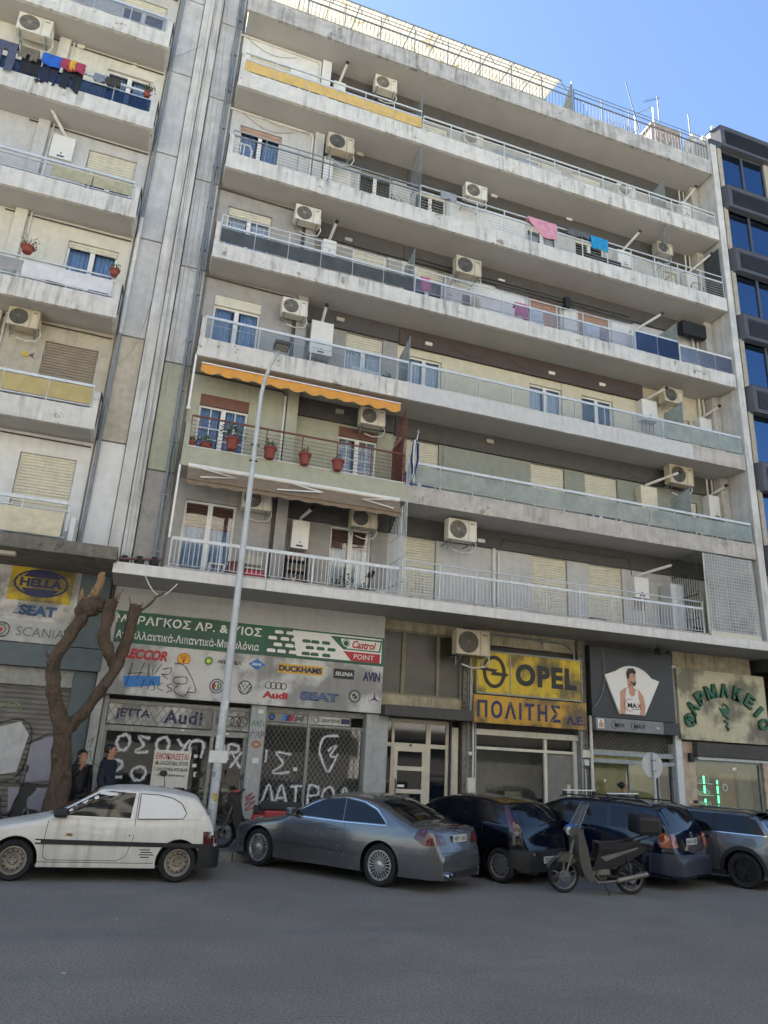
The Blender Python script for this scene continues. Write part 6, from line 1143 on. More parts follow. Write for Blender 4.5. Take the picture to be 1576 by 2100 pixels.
part('disc', MB().lathe([(0, 0), (.3, 0), (.31, .012), (.3, .02), (0, .02)], (0, .04, 2.05), 'y', 28), galv, rs, False); part('clamp', MB().box(-.05, .05, -.035, .04, 1.9, 1.94).box(-.05, .05, -.035, .04, 2.15, 2.19).box(-.012, .012, -.02, .035, 1.8, 2.3), M['alud'], rs, False)
# ------------------------------------------------------------------ people
def skin_fig(name, verts, edges, radii, m, parent=None, sub=2):
    me = bpy.data.meshes.new(name); me.from_pydata(verts, edges, []); o = bpy.data.objects.new(name, me); COL.objects.link(o)
    o.modifiers.new('skin', 'SKIN'); l = me.skin_vertices[0].data
    for i, r in enumerate(radii): l[i].radius = (r, r) if not isinstance(r, tuple) else r
    l[0].use_root = True; s = o.modifiers.new('sub', 'SUBSURF'); s.levels = s.render_levels = sub
    dg = bpy.context.evaluated_depsgraph_get(); dg.update(); m2 = bpy.data.meshes.new_from_object(o.evaluated_get(dg)); o.modifiers.clear(); o.data = m2
    m2.materials.clear(); m2.materials.append(m); m2.polygons.foreach_set('use_smooth', [True]*len(m2.polygons)); o.parent = parent; return o
skin_m = mat('skin', '#a67a60', .55, var=.05); hair_m = mat('black_hair', '#17120f', .5, var=.2, scale=20)
def person(x, y, rz, label, h, coat, trou, raise_hand=False, hair='short', hood=False, z=.13):
    """x axis of the figure = facing direction; heights scaled to h"""
    t = thing('person', label, 'person', (x, y, z), rz); k = h/1.75
    S = lambda L: [(a*k, b*k, c*k) for a, b, c in L]
    # body: one continuous skinned mesh
    V = [(0, 0, .95), (0, 0, 1.15), (0, 0, 1.38), (.01, 0, 1.48), (.02, 0, 1.55), (.03, 0, 1.65), (.02, 0, 1.71),
         (0, .19, 1.4), (-.02, .23, 1.12), (.06, .22, .87), (.08, .22, .79), (0, -.19, 1.4)]
    if raise_hand: V += [(.1, -.27, 1.2), (.25, -.12, 1.42), (.26, -.1, 1.52)]
    else: V += [(-.02, -.23, 1.12), (.1, -.22, .88), (.12, -.22, .8)]
    V += [(0, .09, .9), (.03, .1, .5), (0, .1, .1), (.12, .1, .03), (0, -.09, .9), (-.05, -.1, .5), (-.15, -.1, .12), (-.04, -.1, .04)]
    E_ = [(0, 1), (1, 2), (2, 3), (3, 4), (4, 5), (5, 6), (2, 7), (7, 8), (8, 9), (9, 10), (2, 11), (11, 12), (12, 13), (13, 14), (0, 15), (15, 16), (16, 17), (17, 18), (0, 19), (19, 20), (20, 21), (21, 22)]
    rr = [.13, .12, (.12, .15), .055, .07, .095, .07, .06, .045, .035, .03, .06, .045, .035, .03, .085, .055, .04, .035, .085, .055, .04, .035]
    skin_fig('body', S(V), E_, [tuple(q*k for q in r) if isinstance(r, tuple) else r*k for r in rr], skin_m, t)
    cv = S([(0, 0, .85), (0, 0, 1.1), (0, 0, 1.38), (0, 0, 1.47), (0, .19, 1.42), (-.02, .24, 1.12), (.06, .23, .88), (0, -.19, 1.42)]+([(.1, -.28, 1.2), (.24, -.13, 1.4)] if raise_hand else [(-.02, -.24, 1.12), (.1, -.23, .88)]))
    skin_fig('coat', cv, [(0, 1), (1, 2), (2, 3), (2, 4), (4, 5), (5, 6), (2, 7), (7, 8), (8, 9)], [r*k for r in (.17, .16, .165, .085, .085, .07, .055, .085, .07, .055)], coat, t)
    tv = S([(0, 0, .92), (0, .09, .88), (.03, .1, .5), (0, .1, .1), (0, -.09, .88), (-.05, -.1, .5), (-.15, -.1, .13)]); skin_fig('trousers', tv, [(0, 1), (1, 2), (2, 3), (0, 4), (4, 5), (5, 6)], [r*k for r in (.12, .1, .075, .06, .1, .075, .06)], trou, t)
    for s, a in ((.1, .0), (-.1, -.15)): part('shoe', MB().box(a*k-.06, a*k+.2, s*k-.05, s*k+.05, 0, .08), M['blackp'], t, False, bevel=.025)
    hd = [(-.02, 0, 1.63), (-.025, 0, 1.7), (.03, 0, 1.745)]
    skin_fig('hair', S([(-.045, 0, 1.57), (-.04, 0, 1.68), (.035, 0, 1.745)]), [(0, 1), (1, 2)], [r*k for r in (.1, .125, .09)], hair_m, t)
    if hair == 'long': skin_fig('hair', S([(-.05, 0, 1.66), (-.07, 0, 1.5), (-.06, .02, 1.3)]), [(0, 1), (1, 2)], [r*k for r in (.095, .1, .05)], hair_m, t)
    if hair == 'bun': part('hair', MB().lathe([(0, -.05), (.04, -.03), (.05, 0), (.04, .03), (0, .05)], (-.12*k, 0, 1.68*k), 'z', 12), hair_m, t, False, smooth=True)
    # face
    for s in (1, -1):
        part('ear', MB().lathe([(0, -.02), (.02, -.01), (.028, .01), (0, .02)], (.02*k, s*.092*k, 1.63*k), 'y', 10), skin_m, t, False, smooth=True)
        part('eye', MB().lathe([(0, -.008), (.012, 0), (0, .008)], (.118*k, s*.034*k, 1.652*k), 'y', 8), M['blackp'], t, False)
        part('eyebrow', MB().box(.112*k, .126*k, (s*.034-.02)*k, (s*.034+.02)*k, 1.674*k, 1.681*k), hair_m, t, False)
    part('nose', MB().add([(.115*k, 0, 1.665*k), (.115*k, .018*k, 1.61*k), (.115*k, -.018*k, 1.61*k), (.15*k, 0, 1.615*k)], [(0, 1, 3), (0, 3, 2), (1, 2, 3), (0, 2, 1)]), skin_m, t, False); part('mouth', MB().box(.105*k, .122*k, -.022*k, .022*k, 1.578*k, 1.586*k), mat('lips', '#8a4f45', .5), t, False)
    # hands: palm and five fingers
    for s in (1, -1):
        if raise_hand and s < 0: c = Vector((.26, -.1, 1.53))*k; up = Vector((0.05, .05, 1)).normalized(); sd_ = Vector((.6, .8, 0)).normalized()
        else: c = Vector((.08 if s > 0 else .12, s*.22, .78))*k; up = Vector((.1, 0, -1)).normalized(); sd_ = Vector((1, 0, .1)).normalized()
        nn = up.cross(sd_); f = MB()
        pal = [c+sd_*a*.04+nn*b*.013+up*q for q in (0, .085) for a, b in ((-1, -1), (1, -1), (1, 1), (-1, 1))]; f.add(pal, [(0, 1, 2, 3), (4, 5, 6, 7), (0, 1, 5, 4), (1, 2, 6, 5), (2, 3, 7, 6), (3, 0, 4, 7)])
        for i, l in enumerate((.07, .08, .075, .058)):
            b0 = c+sd_*(-.032+i*.021)+up*.08; f.tube([b0, b0+up*l*.5+sd_*(i-1.5)*.006+nn*.004, b0+up*l+sd_*(i-1.5)*.014+nn*.016], [.009, .0085, .007], 6)
        b0 = c+sd_*(-.035)+up*.02; f.tube([b0, b0-sd_*.03+up*.03, b0-sd_*.035+up*.06], [.011, .01, .008], 6)
        part('hand', f, skin_m, t, False, smooth=True)
    if hood: skin_fig('hood', S([(-.09, 0, 1.42), (-.1, 0, 1.5), (-.08, 0, 1.56)]), [(0, 1), (1, 2)], [.1*k, .11*k, .08*k], coat, t)
    return t
cb_, cn_ = mat('black_puffer', '#15151a', .6, var=.2, scale=10, bump=.4, bscale=9), mat('navy_coat', '#161b2c', .8, var=.15)
person(-1.02, -.45, R(-60), 'woman with long dark hair in a black jacket holding a hand up to her face', 1.72, cb_, M['blackp'], True, 'long', True); person(-.5, -.5, R(-25), 'man with short dark hair in a dark navy coat looking down', 1.86, cn_, M['blackp'])
person(12.35, .3, R(-15), 'woman with tied dark hair passing the olive lit shop', 1.6, mat('grey_blouse', '#5d6470', .8), M['blackp'], hair='bun')
# ------------------------------------------------------------------ cars
carglass = mat('tinted_car_glass', '#0f1418', .04, var=0, spec=.4); trim = mat('black_trim', '#1a1b1c', .5, var=.1); lred = mat('tail_light_red', '#4a0b10', .12, var=.05, coat=.5); lora = mat('indicator_orange', '#8a3a1c', .15, var=0, coat=.5); chrome = mat('chrome', '#c9cbcc', .12, 1., var=0); plate_m = mat('number_plate', '#c9c8c0', .4, var=0); seam_m = mat('panel_gap', '#141414', .8, var=0)
def lerp_prof(p, x):
    if x >= p[0][0]: return p[0][1]
    for (a, za), (b, zb) in zip(p[:-1], p[1:]):
        if b <= x <= a: t = (a-x)/(a-b) if a > b else 0; return za+(zb-za)*t
    return p[-1][1]
class Car:
    def __init__(s, **k): s.__dict__.update(dict(belt=.93, sill=.2, Wr=.55, pf=.16, pr=.1, crown=.045, cr=.22, r=.075, xf=.9, xr=.9), **k)
    def top(s, x):  # smoothed roof line
        e = .05; return (lerp_prof(s.prof, x-e)+2*lerp_prof(s.prof, x)+lerp_prof(s.prof, x+e))/4
    def hw(s, x, z):
        h = s.L/2; p = 1.
        if x > h-s.xf: p -= s.pf*((x-(h-s.xf))/s.xf)**2.4
        if x < -h+s.xr: p -= s.pr*((-h+s.xr-x)/s.xr)**2.2
        for d in (h-x, x+h):
            if d < .38: p -= s.cr*((.38-d)/.38)**3
        w = s.W
        if z > s.belt-.02:
            t = min(1, (z-s.belt+.02)/(s.h-s.belt)); w = s.W*.975-(s.W*.975-s.Wr-.075)*(t**1.15)
        else:
            m = .58; w *= 1-.035*((z-m)/.4)**2
            if z > s.belt-.14: w -= (s.W*.012)*((z-s.belt+.14)/.12)
        return w*p
    def zt(s, x): return s.top(x)-s.crown-s.r
    def side(s, x, z):
        zt = s.zt(x)
        if z <= zt: return s.hw(x, z)
        d = min(z-zt, s.r*.98); return s.hw(x, zt)-s.r+math.sqrt(s.r**2-d**2)
    def roof(s, x, y):
        zt = s.zt(x); w = s.hw(x, zt)-s.r; y = abs(y)
        if y <= w: return zt+s.r+s.crown*(1-(y/w)**2)
        return zt+math.sqrt(max(0, s.r**2-min(y-w, s.r*.98)**2))
    def rear(s, y, z, sg=-1):
        h = s.L/2; x = h
        lo = h-.75
        while x > lo:
            X = sg*x
            if s.hw(X, z) >= abs(y) and s.roof(X, y) >= z:
                a, b = x, x+.012
                for _ in range(6):
                    m_ = (a+b)/2; a, b = (m_, b) if s.hw(sg*m_, z) >= abs(y) and s.roof(sg*m_, y) >= z and m_ <= h else (a, m_)
                return sg*a
            x -= .012
        return sg*lo
    def rear_patch(s, t, name, poly, m, off=.006, both=True, sg=-1, step=.05):
        for q in ((1, -1) if both else (1,)): part(name, s._patch([(q*a, b) for a, b in poly], lambda y, z: (s.rear(y, z, sg)+sg*off, y, z), step), m, t, False, smooth=True, fixn=False)
    def body(s, t, m):
        xs = []; x = s.L/2; h = s.L/2
        while x > -h+1e-6: xs.append(x); x -= .02 if abs(x) > h-.16 else .06
        xs.append(-h); rings = []
        for x in xs:
            zt = s.zt(x); half = []
            for i in range(15): z = s.sill+(zt-s.sill)*i/14; half.append((s.hw(x, z), z))
            wz = half[-1][0]
            for a in (22, 45, 68): half.append((wz-s.r+s.r*math.cos(R(a)), zt+s.r*math.sin(R(a))))
            for i in range(6): y = (wz-s.r)*(1-i/5); half.append((y, zt+s.r+s.crown*(1-(y/(wz-s.r))**2)))
            rings.append([(x, y, z) for y, z in half]+[(x, -y, z) for y, z in half[-2::-1]])
        n = len(rings[0]); mb = MB(); vs = [p for r in rings for p in r]; fs = [(i*n+j, i*n+(j+1) % n, (i+1)*n+(j+1) % n, (i+1)*n+j) for i in range(len(rings)-1) for j in range(n)]
        fs += [tuple(range(n))[::-1], tuple((len(rings)-1)*n+j for j in range(n))]; mb.add(vs, fs)
        o = part('body', mb, m, t, False, smooth=True); o.data.materials.append(trim)
        cut = MB()
        for ax in s.axles:
            for sg in (1, -1): cut.add(*cyl_y(ax, s.tr+.0, s.tr+.055, sg*(s.W-.3), sg*(s.W+.15), 36))
        cm = cut.mesh('cut'); cm.materials.append(m); cm.materials.append(trim); cm.polygons.foreach_set('material_index', [1]*len(cm.polygons)); co = bpy.data.objects.new('cut', cm); COL.objects.link(co)
        b = o.modifiers.new('b', 'BOOLEAN'); b.object = co; b.operation = 'DIFFERENCE'; b.solver = 'EXACT'
        pl = o.parent; o.parent = None; dg = bpy.context.evaluated_depsgraph_get(); dg.update(); m2 = bpy.data.meshes.new_from_object(o.evaluated_get(dg)); o.modifiers.clear(); o.data = m2; o.parent = pl; bpy.data.objects.remove(co)
        m2.polygons.foreach_set('use_smooth', [True]*len(m2.polygons))
        try: m2.set_sharp_from_angle(angle=R(38))
        except Exception: pass
        return o
    def _patch(s, poly, f, step=.07):
        bm = bmesh.new(); bm.faces.new([bm.verts.new((a, b, 0)) for a, b in poly]); a0, a1 = min(p[0] for p in poly), max(p[0] for p in poly); b0, b1 = min(p[1] for p in poly), max(p[1] for p in poly)
        for ax, lo, hi in ((0, a0, a1), (1, b0, b1)):
            n = int((hi-lo)/step)
            for i in range(1, n+1):
                co = [0, 0, 0]; no = [0, 0, 0]; co[ax] = lo+(hi-lo)*i/(n+1); no[ax] = 1
                bmesh.ops.bisect_plane(bm, geom=bm.verts[:]+bm.edges[:]+bm.faces[:], plane_co=co, plane_no=no)
        bm.verts.index_update(); mb = MB(); mb.add([f(v.co.x, v.co.y) for v in bm.verts], [[v.index for v in fc.verts] for fc in bm.faces]); bm.free(); return mb
    def side_patch(s, t, name, poly, m, off=.004, sides=(1, -1), label=None, smooth=True):
        for sg in sides: part(name, s._patch(poly, lambda x, z: (x, sg*(s.side(x, z)+off), z)), m, t, False, smooth=smooth, fixn=False, label=label)
    def roof_patch(s, t, name, poly, m, off=.006): part(name, s._patch(poly, lambda x, y: (x+(off if x > 0 else -off)*.6, y, s.roof(x, y)+off), .06), m, t, False, smooth=True, fixn=False)
    def seam(s, t, pts, w=.006, m=None, sides=(1,), off=.0025, name='panel_gap'):
        for sg in sides:
            mb = MB(); P = []
            for (a, b), (c, d) in zip(pts[:-1], pts[1:]):
                n = max(1, int(math.hypot(c-a, d-b)/.06))
                for i in range(n): P.append((a+(c-a)*i/n, b+(d-b)*i/n))
            P.append(pts[-1]); vs = []
            for i, (x, z) in enumerate(P):
                a = P[max(0, i-1)]; c = P[min(len(P)-1, i+1)]; dx, dz = c[0]-a[0], c[1]-a[1]; l = math.hypot(dx, dz); nx, nz = -dz/l*w/2, dx/l*w/2
                for q in (1, -1): X, Z = x+q*nx, z+q*nz; vs.append((X, sg*(s.side(X, Z)+off), Z))
            mb.add(vs, [(2*i, 2*i+1, 2*i+3, 2*i+2) for i in range(len(P)-1)]); part(name, mb, m or seam_m, t, False, fixn=False)
def cyl_y(x, z, r, y0, y1, n):
    vs = [(x+r*math.cos(2*math.pi*i/n), y, z+r*math.sin(2*math.pi*i/n)) for y in (y0, y1) for i in range(n)]
    return vs, [tuple(range(n)), tuple(range(2*n-1, n-1, -1))]+[(i, (i+1) % n, n+(i+1) % n, n+i) for i in range(n)]
def wheel_meshes(r, rim, style, w=.2):
    ty = MB().lathe([(rim, -w/2+.02), (rim+.02, -w/2), (r-.03, -w/2-.004), (r-.008, -w/2+.02), (r, -w/2+.05), (r, w/2-.05), (r-.008, w/2-.02), (r-.03, w/2+.004), (rim+.02, w/2), (rim, w/2-.02), (rim-.01, -w/2+.02)], (0, 0, 0), 'y', 40)
    if style == 'cover': 
        rm = MB().lathe([(0, w/2-.01), (rim*.3, w/2-.008), (rim*.9, w/2-.025), (rim+.004, w/2-.01), (rim+.004, -.05)], (0, 0, 0), 'y', 32)
    else: rm = MB().lathe([(rim-.03, w/2-.05), (rim-.012, w/2-.012), (rim+.006, w/2-.012), (rim+.006, -.09), (rim-.02, -.09), (rim-.03, w/2-.06)], (0, 0, 0), 'y', 40)
    sp = MB(); y1 = w/2-.02
    def spoke(a, r0, r1, w0, w1, y0=y1-.03, yy=y1):
        c, s_ = math.cos(a), math.sin(a); P = [(r0, -w0), (r1, -w1), (r1, w1), (r0, w0)]; vs = [(p*c-q*s_, y, p*s_+q*c) for y in (y0, yy) for p, q in P]; sp.add(vs, [(0, 1, 2, 3), (7, 6, 5, 4), (0, 4, 5, 1), (1, 5, 6, 2), (2, 6, 7, 3), (3, 7, 4, 0)])
    if style == 'multi':
        for i in range(22): spoke(i*2*math.pi/22, .05, rim-.012, .006, .009)
        sp.lathe([(0, y1+.008), (.06, y1+.004), (.075, y1-.02), (.075, y1-.06)], (0, 0, 0), 'y', 20)
    elif style == 'five':
        for i in range(10): spoke((i//2)*2*math.pi/5+(.16 if i % 2 else -.16), .05, rim-.012, .016, .02)
        sp.lathe([(0, y1+.004), (.06, y1), (.07, y1-.05)], (0, 0, 0), 'y', 20)
    elif style == 'steel':
        sp.lathe([(0, y1-.03), (.06, y1-.025), (.07, y1-.06), (.11, y1-.05), (rim-.06, y1-.03), (rim-.02, y1-.045)], (0, 0, 0), 'y', 32)
    dk = MB()
    if style == 'steel':
        for i in range(12): a = i*math.pi/6; c = (rim-.055); dk.prism(ell(c*math.cos(a), c*math.sin(a), .014, .014, 8), y1-.031, y1-.024)
        for i in range(4): a = i*math.pi/2+.4; dk.prism(ell(.05*math.cos(a), .05*math.sin(a), .01, .01, 8), y1-.03, y1-.018)
    elif style == 'cover':
        for i in range(12): a = i*math.pi/6; c = rim*.75; dk.prism([(c*math.cos(a)+.02*math.cos(a+q), c*math.sin(a)+.02*math.sin(a+q)) for q in (0, 1.57, 3.14, 4.71)], y1-.01, y1+.004)
    else: dk.lathe([(0, y1-.07), (rim-.02, y1-.07)], (0, 0, 0), 'y', 32)
    return [(x.mesh('w', smooth=True) if i < 2 else x.mesh('w')) for i, x in enumerate((ty, rm, sp, dk)) if x.v]
def add_wheels(t, C, rim, style, rm, dm=trim):
    ms = wheel_meshes(C.tr, rim, style); mats_ = [M['rubber'], rm, rm, dm]; names = ['wheel', 'rim', 'spokes', 'rim_holes']
    if style == 'cover': ms_names = [('wheel', ms[0], M['rubber']), ('wheel_cover', ms[1], rm), ('cover_slots', ms[-1], dm)]
    else: ms_names = list(zip(names, ms, mats_))
    for n, me, m in ms_names: me.materials.append(m); me.name = n
    for ax in C.axles:
        for sg in (1, -1):
            w = None
            for n, me, m in ms_names:
                o = bpy.data.objects.new(n, me); COL.objects.link(o)
                if n in ('rim_holes', 'spokes', 'cover_slots'): o['kind'] = 'stuff'
                if w is None: o.parent = t; o.location = (ax, sg*(C.W-.115), C.tr); o.rotation_euler = (0, rnd.uniform(0, 6), 0) if sg > 0 else (0, 0, math.pi); w = o
                else: o.parent = w
def mirror(t, C, x, z, m, sides=(1, -1)):
    for sg in sides:
        y = sg*(C.side(x, z)); part('door_mirror', MB().box(x-.06, x+.07, min(y, y+sg*.19), max(y, y+sg*.19), z-.01, z+.13), m, t, False, bevel=.035)
def plate(t, C, x, z, s, w=.5, m=None):
    p = part('number_plate', MB().box(x-.012, x, -w/2, w/2, z, z+.11), m or plate_m, t, False)
    cu = bpy.data.curves.new('t', 'FONT'); cu.body = s; cu.size = .11; cu.align_x = 'CENTER'; cu.extrude = .001; ob = bpy.data.objects.new('t', cu); COL.objects.link(ob); dg = bpy.context.evaluated_depsgraph_get(); dg.update(); me = bpy.data.meshes.new_from_object(ob.evaluated_get(dg)); bpy.data.objects.remove(ob)
    for v in me.vertices: v.co = (x-.014-v.co.z, -v.co.x*.95, z+.018+v.co.y)
    me['n'] = 1
    me.materials.clear(); me.materials.append(trim); me.name = 'lettering'; o = bpy.data.objects.new('lettering', me); COL.objects.link(o); o.parent = p
def rear_box(t, name, y0, y1, z0, z1, x, m, d=.02, both=True, bevel=.006):
    for sg in ((1, -1) if both else (1,)): a, b = sorted((sg*y0, sg*y1)); part(name, MB().box(x-d, x+.02, a, b, z0, z1), m, t, False, bevel=bevel)
# ---- white three door hatchback van
pw = mat('white_car_paint', '#cbc8bf', .32, var=.05, coat=.5, streak=.5, scol=(.2, .18, .15)); C = Car(L=3.72, W=.8, h=1.37, Wr=.56, belt=.9, tr=.285, axles=(1.17, -1.215), prof=[(1.86, .5), (1.83, .66), (1.7, .74), (1.0, .88), (.82, .92), (.1, 1.32), (-.1, 1.36), (-.5, 1.375), (-1.0, 1.34), (-1.35, 1.27), (-1.45, 1.24), (-1.72, .9), (-1.78, .6), (-1.86, .5)])
t = thing('parked_car', 'white three door hatchback van with blanked rear side window and black rub strip', 'car', (-.42, -3.25, 0), R(177.5), 'cars parked along the kerb'); C.body(t, pw)
C.side_patch(t, 'side_window', [(.68, .93), (.62, .93), (-.42, .91), (-.45, 1.27), (-.1, 1.29), (.06, 1.28)], carglass); C.side_patch(t, 'window_frame', [(.76, .9), (-.47, .88), (-.49, 1.29), (-.1, 1.315), (.08, 1.305)], mat('white_window_surround', '#d2d0c8', .35, var=0), .002)
C.side_patch(t, 'blanked_window', [(-.53, .9), (-1.22, .92), (-1.27, 1.0), (-1.18, 1.14), (-1.02, 1.22), (-.8, 1.26), (-.53, 1.27)], mat('blanked_panel', '#d6d5cf', .45, var=.02), .006); C.seam(t, [(-.53, .9), (-1.22, .92), (-1.27, 1.0), (-1.18, 1.14), (-1.02, 1.22), (-.8, 1.26), (-.53, 1.27), (-.53, .9)], .012, off=.008)
C.seam(t, [(.76, .9), (.78, .6), (.76, .34), (.7, .3), (-.3, .3), (-.42, .36), (-.5, .6), (-.5, 1.3)], .008); C.seam(t, [(.85, .27), (-.85, .27)], .008)
C.side_patch(t, 'rub_strip', [(.9, .52), (.9, .59), (-1.8, .56), (-1.8, .5)], trim, .016); C.side_patch(t, 'indicator', [(.82, .54), (.82, .57), (.9, .57), (.9, .54)], plate_m, .02)
C.side_patch(t, 'rear_bumper', [(-1.44, .2), (-1.52, .32), (-1.5, .52), (-1.855, .52), (-1.855, .2)], trim, .02); C.rear_patch(t, 'rear_bumper', [(-.7, .21), (.7, .21), (.7, .52), (-.7, .52)], trim, .015, False); C.side_patch(t, 'tail_light', [(-1.58, .56), (-1.56, .74), (-1.76, .74), (-1.8, .56)], lred, .006); C.rear_patch(t, 'tail_light', [(.5, .56), (.68, .56), (.68, .74), (.5, .74)], lred)
C.side_patch(t, 'front_bumper', [(1.5, .2), (1.5, .5), (1.855, .5), (1.855, .2)], pw, .012, sides=(1,)); C.roof_patch(t, 'windscreen', [(.78, -.6), (.78, .6), (.14, .52), (.14, -.52)], carglass); C.roof_patch(t, 'rear_window', [(-1.47, -.5), (-1.47, .5), (-1.69, .54), (-1.69, -.54)], carglass)
C.side_patch(t, 'fuel_cap', [(-.47, .68), (-.47, .8), (-.54, .8), (-.54, .68)], pw, .006); C.side_patch(t, 'lock', [(-.43, .655), (-.43, .675), (-.45, .675), (-.45, .655)], trim, .004); part('door_mirror', MB().box(.5, .7, .78, .93, .9, 1.03), trim, t, False, bevel=.04)
C.side_patch(t, 'rust_patch', [(.5, .64), (.46, .68), (.38, .67), (.4, .63)], mat('rust_stain', '#8a6a3a', .8, var=.4, scale=40), .003, sides=(1,))
for i in range(4): C.side_patch(t, 'lettering', [(-.62-.02*(i % 2), .47-i*.035), (-.78-.03*(i % 3), .47-i*.035), (-.78-.03*(i % 3), .455-i*.035), (-.62-.02*(i % 2), .455-i*.035)], trim, .003, sides=(1,))
add_wheels(t, C, .19, 'steel', mat('dirty_steel_rim', '#8b857a', .5, .5, var=.2))
part('aerial', MB().tube([(.1, .2, 1.36), (-.1, .3, 1.36), (.35, .4, 1.75)], .004, 4), trim, t, False)
# ---- silver coupe
psv = mat('silver_car_paint', '#666768', .22, .6, var=.03, coat=.8); C = Car(L=4.64, W=.87, h=1.41, Wr=.56, belt=.93, tr=.325, axles=(1.49, -1.225), xr=1.2, pr=.1, cr=.16, r=.1, prof=[(2.32, .5), (2.28, .66), (2.1, .76), (1.3, .9), (.98, .95), (.25, 1.31), (-.1, 1.395), (-.5, 1.41), (-.9, 1.36), (-1.2, 1.26), (-1.72, 1.035), (-1.8, 1.02), (-2.15, .995), (-2.22, .96), (-2.26, .7), (-2.29, .6), (-2.32, .55)])
t = thing('parked_car', 'silver two door coupe parked nose in, with fine spoked wheels and twin exhausts', 'car', (3.92, -2.98, 0), R(127), 'cars parked nose in at the kerb'); C.body(t, psv)
C.side_patch(t, 'side_window', [(.72, .965), (.3, 1.17), (.0, 1.27), (-.35, 1.3), (-.42, .945)], carglass, .005); C.side_patch(t, 'side_window', [(-.44, .945), (-.38, 1.3), (-.75, 1.26), (-1.05, 1.16), (-1.28, 1.0), (-1.3, .96)], carglass, .005); C.seam(t, [(.76, .955), (.28, 1.19), (0, 1.29), (-.4, 1.32), (-.78, 1.275), (-1.08, 1.175), (-1.32, .99), (-1.33, .94), (-.4, .925), (.76, .94)], .014, chrome, off=.006, name='chrome_strip')
C.roof_patch(t, 'windscreen', [(.93, -.66), (.93, .66), (.3, .54), (.3, -.54)], carglass); C.roof_patch(t, 'rear_window', [(-1.02, -.5), (-1.02, .5), (-1.35, .58), (-1.7, .6), (-1.7, -.6), (-1.35, -.58)], carglass)
C.seam(t, [(.86, .93), (.88, .6), (.84, .32), (-.38, .3), (-.5, .55), (-.46, .93)], .007); C.seam(t, [(1.05, .5), (-.8, .46)], .014, psv, off=.014, name='rub_strip'); C.seam(t, [(1.05, .49), (-.8, .45)], .005, off=.012); C.seam(t, [(-1.62, .52), (-2.28, .56)], .006); C.seam(t, [(-1.75, 1.0), (-1.95, .93), (-2.2, .95)], .006)
part('door_handle', MB().box(-.3, -.1, .85, .88, .79, .82), psv, t, False, bevel=.01); mirror(t, C, .68, .95, psv); C.side_patch(t, 'sill', [(1.1, .2), (1.1, .27), (-.85, .27), (-.85, .2)], psv, .02)
C.side_patch(t, 'tail_light', [(-1.86, .8), (-1.95, .93), (-2.06, .94), (-2.25, .76), (-2.25, .7), (-2.05, .7)], lred, .006); C.rear_patch(t, 'tail_light', [(.42, .72), (.76, .7), (.76, .88), (.5, .86)], lred)
C.rear_patch(t, 'lower_valance', [(-.5, .21), (.5, .21), (.58, .31), (-.58, .31)], trim, .006, False); C.rear_patch(t, 'panel_gap', [(-.62, .59), (.62, .59), (.62, .597), (-.62, .597)], seam_m, .004, False); plate(t, C, -2.268, .74, 'NIM 1485', .46); C.side_patch(t, 'fuel_cap', [(-1.3, .75), (-1.3, .86), (-1.43, .86), (-1.43, .75)], psv, .003, sides=(-1,))
for y in (.42, .54): part('exhaust_pipe', MB().lathe([(.03, -.02), (.042, -.02), (.042, .12), (.03, .12), (.03, -.02)], (-2.38, y, .27), 'x', 14), chrome, t, False, smooth=True)
part('star_badge', ring(MB(), 0, .0, .04, .04, .006, -.004, .004).xf(Matrix.Translation((-2.27, 0, .91)) @ Matrix.Rotation(R(90), 4, 'Z')), chrome, t, False); part('lid_light', MB().box(-2.245, -2.2, -.2, .2, .985, 1.0), lred, t, False)
add_wheels(t, C, .225, 'multi', mat('bright_alloy', '#b6b7b8', .25, .9, var=.03))
# ---- dark blue supermini
pdb = mat('dark_navy_paint', '#0b0e15', .07, 0, var=0); C = Car(L=3.82, W=.82, h=1.44, Wr=.56, belt=.95, tr=.29, axles=(1.12, -1.37), xr=.5, pr=.08, prof=[(1.91, .5), (1.87, .7), (1.75, .78), (1.1, .95), (.9, 1.0), (.25, 1.36), (-.1, 1.43), (-.5, 1.445), (-1.1, 1.42), (-1.4, 1.37), (-1.5, 1.33), (-1.78, .95), (-1.83, .68), (-1.87, .6), (-1.91, .55)])
t = thing('parked_car', 'dark navy five door supermini with tall red tail lights parked nose in', 'car', (6.5, -2.5, 0), R(117), 'cars parked nose in at the kerb'); C.body(t, pdb)
for P in ([(.72, 1.0), (.35, 1.2), (.1, 1.3), (-.1, 1.33), (-.12, .98)], [(-.18, .98), (-.16, 1.33), (-.6, 1.34), (-.95, 1.31), (-.98, .98)], [(-1.05, .99), (-1.03, 1.3), (-1.22, 1.26), (-1.32, 1.05)]): C.side_patch(t, 'side_window', P, carglass)
C.roof_patch(t, 'windscreen', [(.84, -.62), (.84, .62), (.3, .54), (.3, -.54)], carglass); C.roof_patch(t, 'rear_window', [(-1.5, -.5), (-1.5, .5), (-1.75, .6), (-1.75, -.6)], carglass); C.side_patch(t, 'tail_light', [(-1.4, 1.3), (-1.47, 1.3), (-1.77, .92), (-1.77, .84), (-1.62, .86)], lred, .008)
C.seam(t, [(-.15, .98), (-.15, .3)], .008); C.seam(t, [(-.98, .98), (-1.0, .6), (-.9, .35)], .008); C.side_patch(t, 'rear_bumper', [(-1.55, .3), (-1.6, .58), (-1.9, .58), (-1.9, .22)], trim, .012); C.rear_patch(t, 'rear_bumper', [(-.72, .22), (.72, .22), (.72, .58), (-.72, .58)], trim, .012, False); C.rear_patch(t, 'bumper_reflector', [(.35, .5), (.6, .5), (.6, .53), (.35, .53)], lred, .016)
